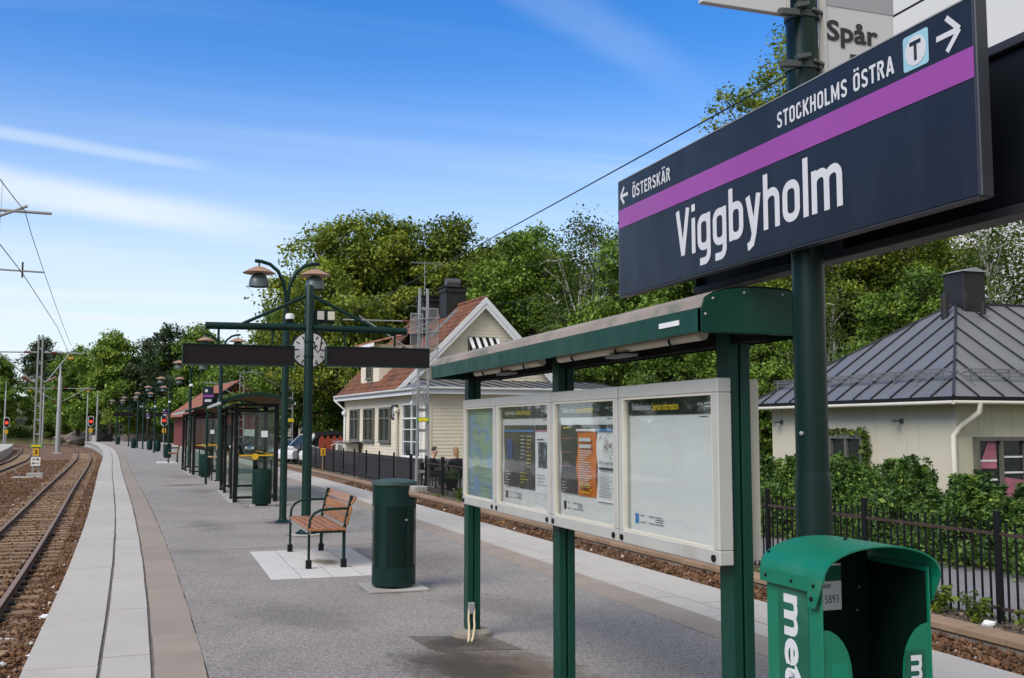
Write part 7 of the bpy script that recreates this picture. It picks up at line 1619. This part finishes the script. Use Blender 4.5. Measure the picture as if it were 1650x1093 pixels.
# creeper round the small window
cr2 = T('creeper', 'light green creeper framing the top of the small window on the low house', 'climbing plant', (14.36, 19.0, 0)); mb = MB(); path = [(0, .95, 1.52), (-.01, .2, 1.54), (-.01, -.62, 1.56), (-.02, -.66, 1.2), (-.02, -.62, .9), (-.02, -.66, .6)]
mb.tube(path, .012, 5); mb.build('stem', M_BARK, cr2); cc_ = []
for a, b in zip(path, path[1:]):
    for k in range(9): f = k / 9; cc_.append((a[0] - .03, a[1] + (b[1] - a[1]) * f, a[2] + (b[2] - a[2]) * f, 1))
link('leaves', leaves('leaves', np.array(cc_), 7, .10, .06, LEAF_W, 81, up=.2, outw=.2), cr2)
# weeds
def weed(label, loc, seed, h_=.35):
    t = T('weed', label, 'weed', loc, 0, 'weeds on the gravel along the iron fence'); r_ = random.Random(seed); cl = []; mb = MB()
    for i in range(7):
        a = r_.uniform(0, 6.28); e = Vector((r_.uniform(.04, .16) * math.cos(a), r_.uniform(.04, .16) * math.sin(a), h_ * r_.uniform(.5, 1))); mb.tube([(0, 0, 0), e * .5 + Vector((0, 0, .03)), e], [.006, .004, .002], 4, False)
        for k in range(4): p = e * (.3 + .7 * k / 3); cl.append((p.x, p.y, p.z, 1))
    mb.build('stems', M_BARK, t); link('leaves', leaves('leaves', np.array(cl), 6, .07, .045, LEAF_W, seed, up=.7), t); return t
w0 = weed('light green weed beside the fence post at the right', (8.22, 9.4, -.42), 91); 
wk = [((8.15, 8.75, -.42), .9, 'weed by the crumpled plastic bag'), ((8.3, 10.2, -.42), .8, 'weed left of the fence post, first from it'), ((8.2, 10.9, -.42), .9, 'weed left of the fence post, second from it'), ((8.25, 8.1, -.42), .8, 'weed at the right edge under the fence'), ((8.9, 17.2, -.42), 3.0, 'tall yellow green weed between the rear case and the newspaper box'), ((8.85, 16.4, -.42), 2.2, 'shorter yellow green weed next to the tall one'), ((8.1, 14.0, -.42), 1.0, 'weed left of the newspaper box under the fence'), ((8.2, 28.0, -.42), 1.2, 'weed near the cafe guests fence')]
for i, (p, k, lb) in enumerate(wk): copy_tree(w0, p, k, i * 1.3, lb)
pg = [(fx(y) + rngv.uniform(-.3, .3), y, -.40, rngv.uniform(.5, 1.)) for y in np.concatenate([np.arange(6, 30, .35), np.arange(30, 70, .9)])]
stuff(link('low_weeds', leaves('low_weeds', np.array(pg), 34, .045, .12, LEAF_W, 73, up=.8)))

# ------------------------------------------------------------------ two cafe guests at a table
def skin_body(name, chains, m, par, root=0, sub=2):
    """one continuous figure: joints as (position, radius), bones as pairs"""
    vs, es = chains; me = bpy.data.meshes.new(name); me.from_pydata([v[0] for v in vs], es, []); o = link(name, me, par); me.materials.append(m)
    md = o.modifiers.new('skin', 'SKIN'); md.use_smooth_shade = True
    for i, v in enumerate(vs): r = v[1]; me.skin_vertices[0].data[i].radius = r if isinstance(r, tuple) else (r, r)
    me.skin_vertices[0].data[root].use_root = True
    s2 = o.modifiers.new('sub', 'SUBSURF'); s2.levels = s2.render_levels = sub
    dg = bpy.context.evaluated_depsgraph_get(); me2 = bpy.data.meshes.new_from_object(o.evaluated_get(dg)); me2.name = name
    o.modifiers.clear(); o.data = me2; bpy.data.meshes.remove(me); return o
def person(label, loc, rz, hair_m, long_hair, reach, lean_):
    """seated figure, local +y is forward; hips at 0.47"""
    t = T('person', label, 'person', loc, rz)
    L = lean_
    V = [((0, 0, .50), (.165, .125)), ((0, .02 + L * .35, .72), (.150, .11)), ((0, .03 + L * .8, .93), (.185, .115)), ((0, .04 + L, 1.03), (.085, .080)), ((0, .055 + L * 1.1, 1.10), (.060, .064)), ((0, .085 + L * 1.2, 1.165), (.072, .094)), ((0, .085 + L * 1.25, 1.25), (.088, .112)), ((0, .08 + L * 1.3, 1.335), (.076, .098))]
    E = [(0, 1), (1, 2), (2, 3), (3, 4), (4, 5), (5, 6), (6, 7)]
    def add(ch, start):
        p = start
        for v in ch: V.append(v); E.append((p, len(V) - 1)); p = len(V) - 1
        return p
    for s in (-1, 1):
        add([((s * .11, .06, .49), .105), ((s * .15, .26, .50), .085), ((s * .16, .46, .49), .065), ((s * .16, .48, .28), .055), ((s * .16, .46, .09), .042), ((s * .16, .52, .045), .040), ((s * .165, .63, .035), .032)], 0)
        h_ = add([((s * .205, .03 + L * .85, .965), .065), ((s * .27, .10 + L, .76), .048), ((s * (.13 if s != reach else .20), .36 + L, .80 if s == reach else .76), .036), ((s * (.05 if s != reach else .14), .50 + L if s != reach else .60 + L, .80), .026), ((s * (.03 if s != reach else .12), .545 + L if s != reach else .66 + L, .80), (.040, .018))], 2)
        hx, hy, hz = V[h_][0]
        for k in range(4): f = (k - 1.5) * .017; add([((hx + f, hy + .045, hz + .004), .0095), ((hx + f * 1.1, hy + .075 - abs(k - 1.4) * .006, hz - .012), .0085)], h_)
        add([((hx - s * .04, hy + .015, hz), .010), ((hx - s * .05, hy + .045, hz - .012), .009)], h_)
    body = skin_body('body', (V, E), M_SKIN, t)
    # clothes: a second continuous skin over trunk, arms and legs
    Vc = [(p, (r[0] + .014, r[1] + .014) if isinstance(r, tuple) else r + .014) for p, r in V]; keep = {0, 1, 2}; idx = {}
    nv = 8; ok = list(range(4)); per = (7 + 5 + 8 + 2); 
    for s in range(2):
        b = nv + s * per; ok += list(range(b, b + 5)) + list(range(b + 7, b + 10))
    Vc2 = [Vc[i] for i in ok]; mp_ = {i: k for k, i in enumerate(ok)}; Ec = [(mp_[a], mp_[b]) for a, b in E if a in mp_ and b in mp_]
    skin_body('clothing', (Vc2, Ec), M_CLOTH, t)
    hc = (0, .085 + L * 1.3, 1.30); hr = MB(); hr.sphere((0, hc[1] - .018, 1.325), (.088, .108, .100), 18, 12); hr.v = [(x, y, z) if y < hc[1] + .035 or z > 1.36 else (x * .9, hc[1] + .02, max(z, 1.34)) for x, y, z in hr.v]
    if long_hair: hr.tube([(0, hc[1] - .05, 1.36), (0, hc[1] - .085, 1.22), (0, hc[1] - .085, 1.06)], [.07, .082, .05], 12)
    hr.build('hair', hair_m, t, smooth=True)
    fc_ = MB(); fc_.sphere((0, hc[1] + .092, 1.235), (.013, .020, .022), 8, 6); fc_.build('nose', M_SKIN, t, smooth=True)
    ey = MB()
    for s in (-1, 1): ey.sphere((s * .030, hc[1] + .080, 1.262), (.011, .010, .008), 8, 6)
    ey.build('eye', M_INK, t); e_ = MB()
    for s in (-1, 1): e_.sphere((s * .080, hc[1] - .005, 1.245), (.012, .022, .032), 8, 6)
    e_.build('ear', M_SKIN, t, smooth=True); mo = MB(); mo.box(-.022, .022, hc[1] + .066, hc[1] + .084, 1.190, 1.197); mo.build('mouth', mat('lip', (.30, .10, .09), .5), t)
    return t
def chair(label, loc, rz):
    t = T('cafe_chair', label, 'chair', loc, rz, 'cafe chairs by the white house'); MB().box(-.22, .22, -.2, .22, .425, .445).build('seat', M_BLACK, t, bevel=.005)
    for x in (-.19, .19):
        MB().cyl((x, .19, 0), (x, .18, .424), .014, 8).build('leg', M_BLACK, t); MB().tube([(x, -.22, 0), (x, -.19, .44), (x, -.26, .86)], .014, 8).build('leg', M_BLACK, t)
    b = MB()
    for k in range(5): x = -.15 + .075 * k; b.bar((x, -.195, .46), (x, -.255, .84), .022, .010)
    b.bar((-.19, -.258, .85), (.19, -.258, .85), .03, .02); b.build('backrest', M_BLACK, t); return t
tx, ty, GZ2 = 9.50, 33.95, -.425
person('man in dark jacket seated at the cafe table, leaning on his arms', (tx - .60, ty + .42, GZ2 - .0), R(-122), M_HAIRD, False, 1, .10)
person('woman with fair hair and dark top seated with her back to the camera', (tx + .14, ty - .62, GZ2), R(14), M_HAIRB, True, -1, .08)
chair('black cafe chair under the man', (tx - .60, ty + .42, GZ2), R(-122)); chair('black cafe chair under the woman', (tx + .14, ty - .62, GZ2), R(14))
ct = T('cafe_table', 'small round cafe table between the two guests', 'table', (tx, ty, GZ2)); MB().cyl((0, 0, .71), (0, 0, .735), .36, 28).build('table_top', M_GALV, ct); MB().cyl((0, 0, .02), (0, 0, .709), .03, 10).build('leg', M_BLACK, ct); MB().cyl((0, 0, 0), (0, 0, .02), .24, 20).build('foot', M_BLACK, ct)
for x, y, lb in ((-.08, -.08, 'white paper cup on the cafe table nearer the man'), (.10, .06, 'white paper cup on the cafe table nearer the house')): o = MB().lathe([(.0, 0), (.032, 0), (.042, .11), (.039, .11), (.03, .01)], n=16).build('paper_cup', M_PAPER, smooth=True); o.location = (tx + x, ty + y, GZ2 + .735); tag(o, lb, 'cup')
fp = T('flower_pot', 'black planter with leafy flowers beside the cafe table', 'planter', (9.3, 32.9, GZ2)); MB().lathe([(.16, 0), (.22, .38), (.20, .38), (.18, .3), (0, .3)], n=18).build('pot', M_BLACK, fp, smooth=True); link('plant', leaves('plant', np.array([(random.uniform(-.16, .16), random.uniform(-.16, .16), random.uniform(.36, .66), 1) for _ in range(22)]), 20, .06, .07, LEAF_H, 95), fp)
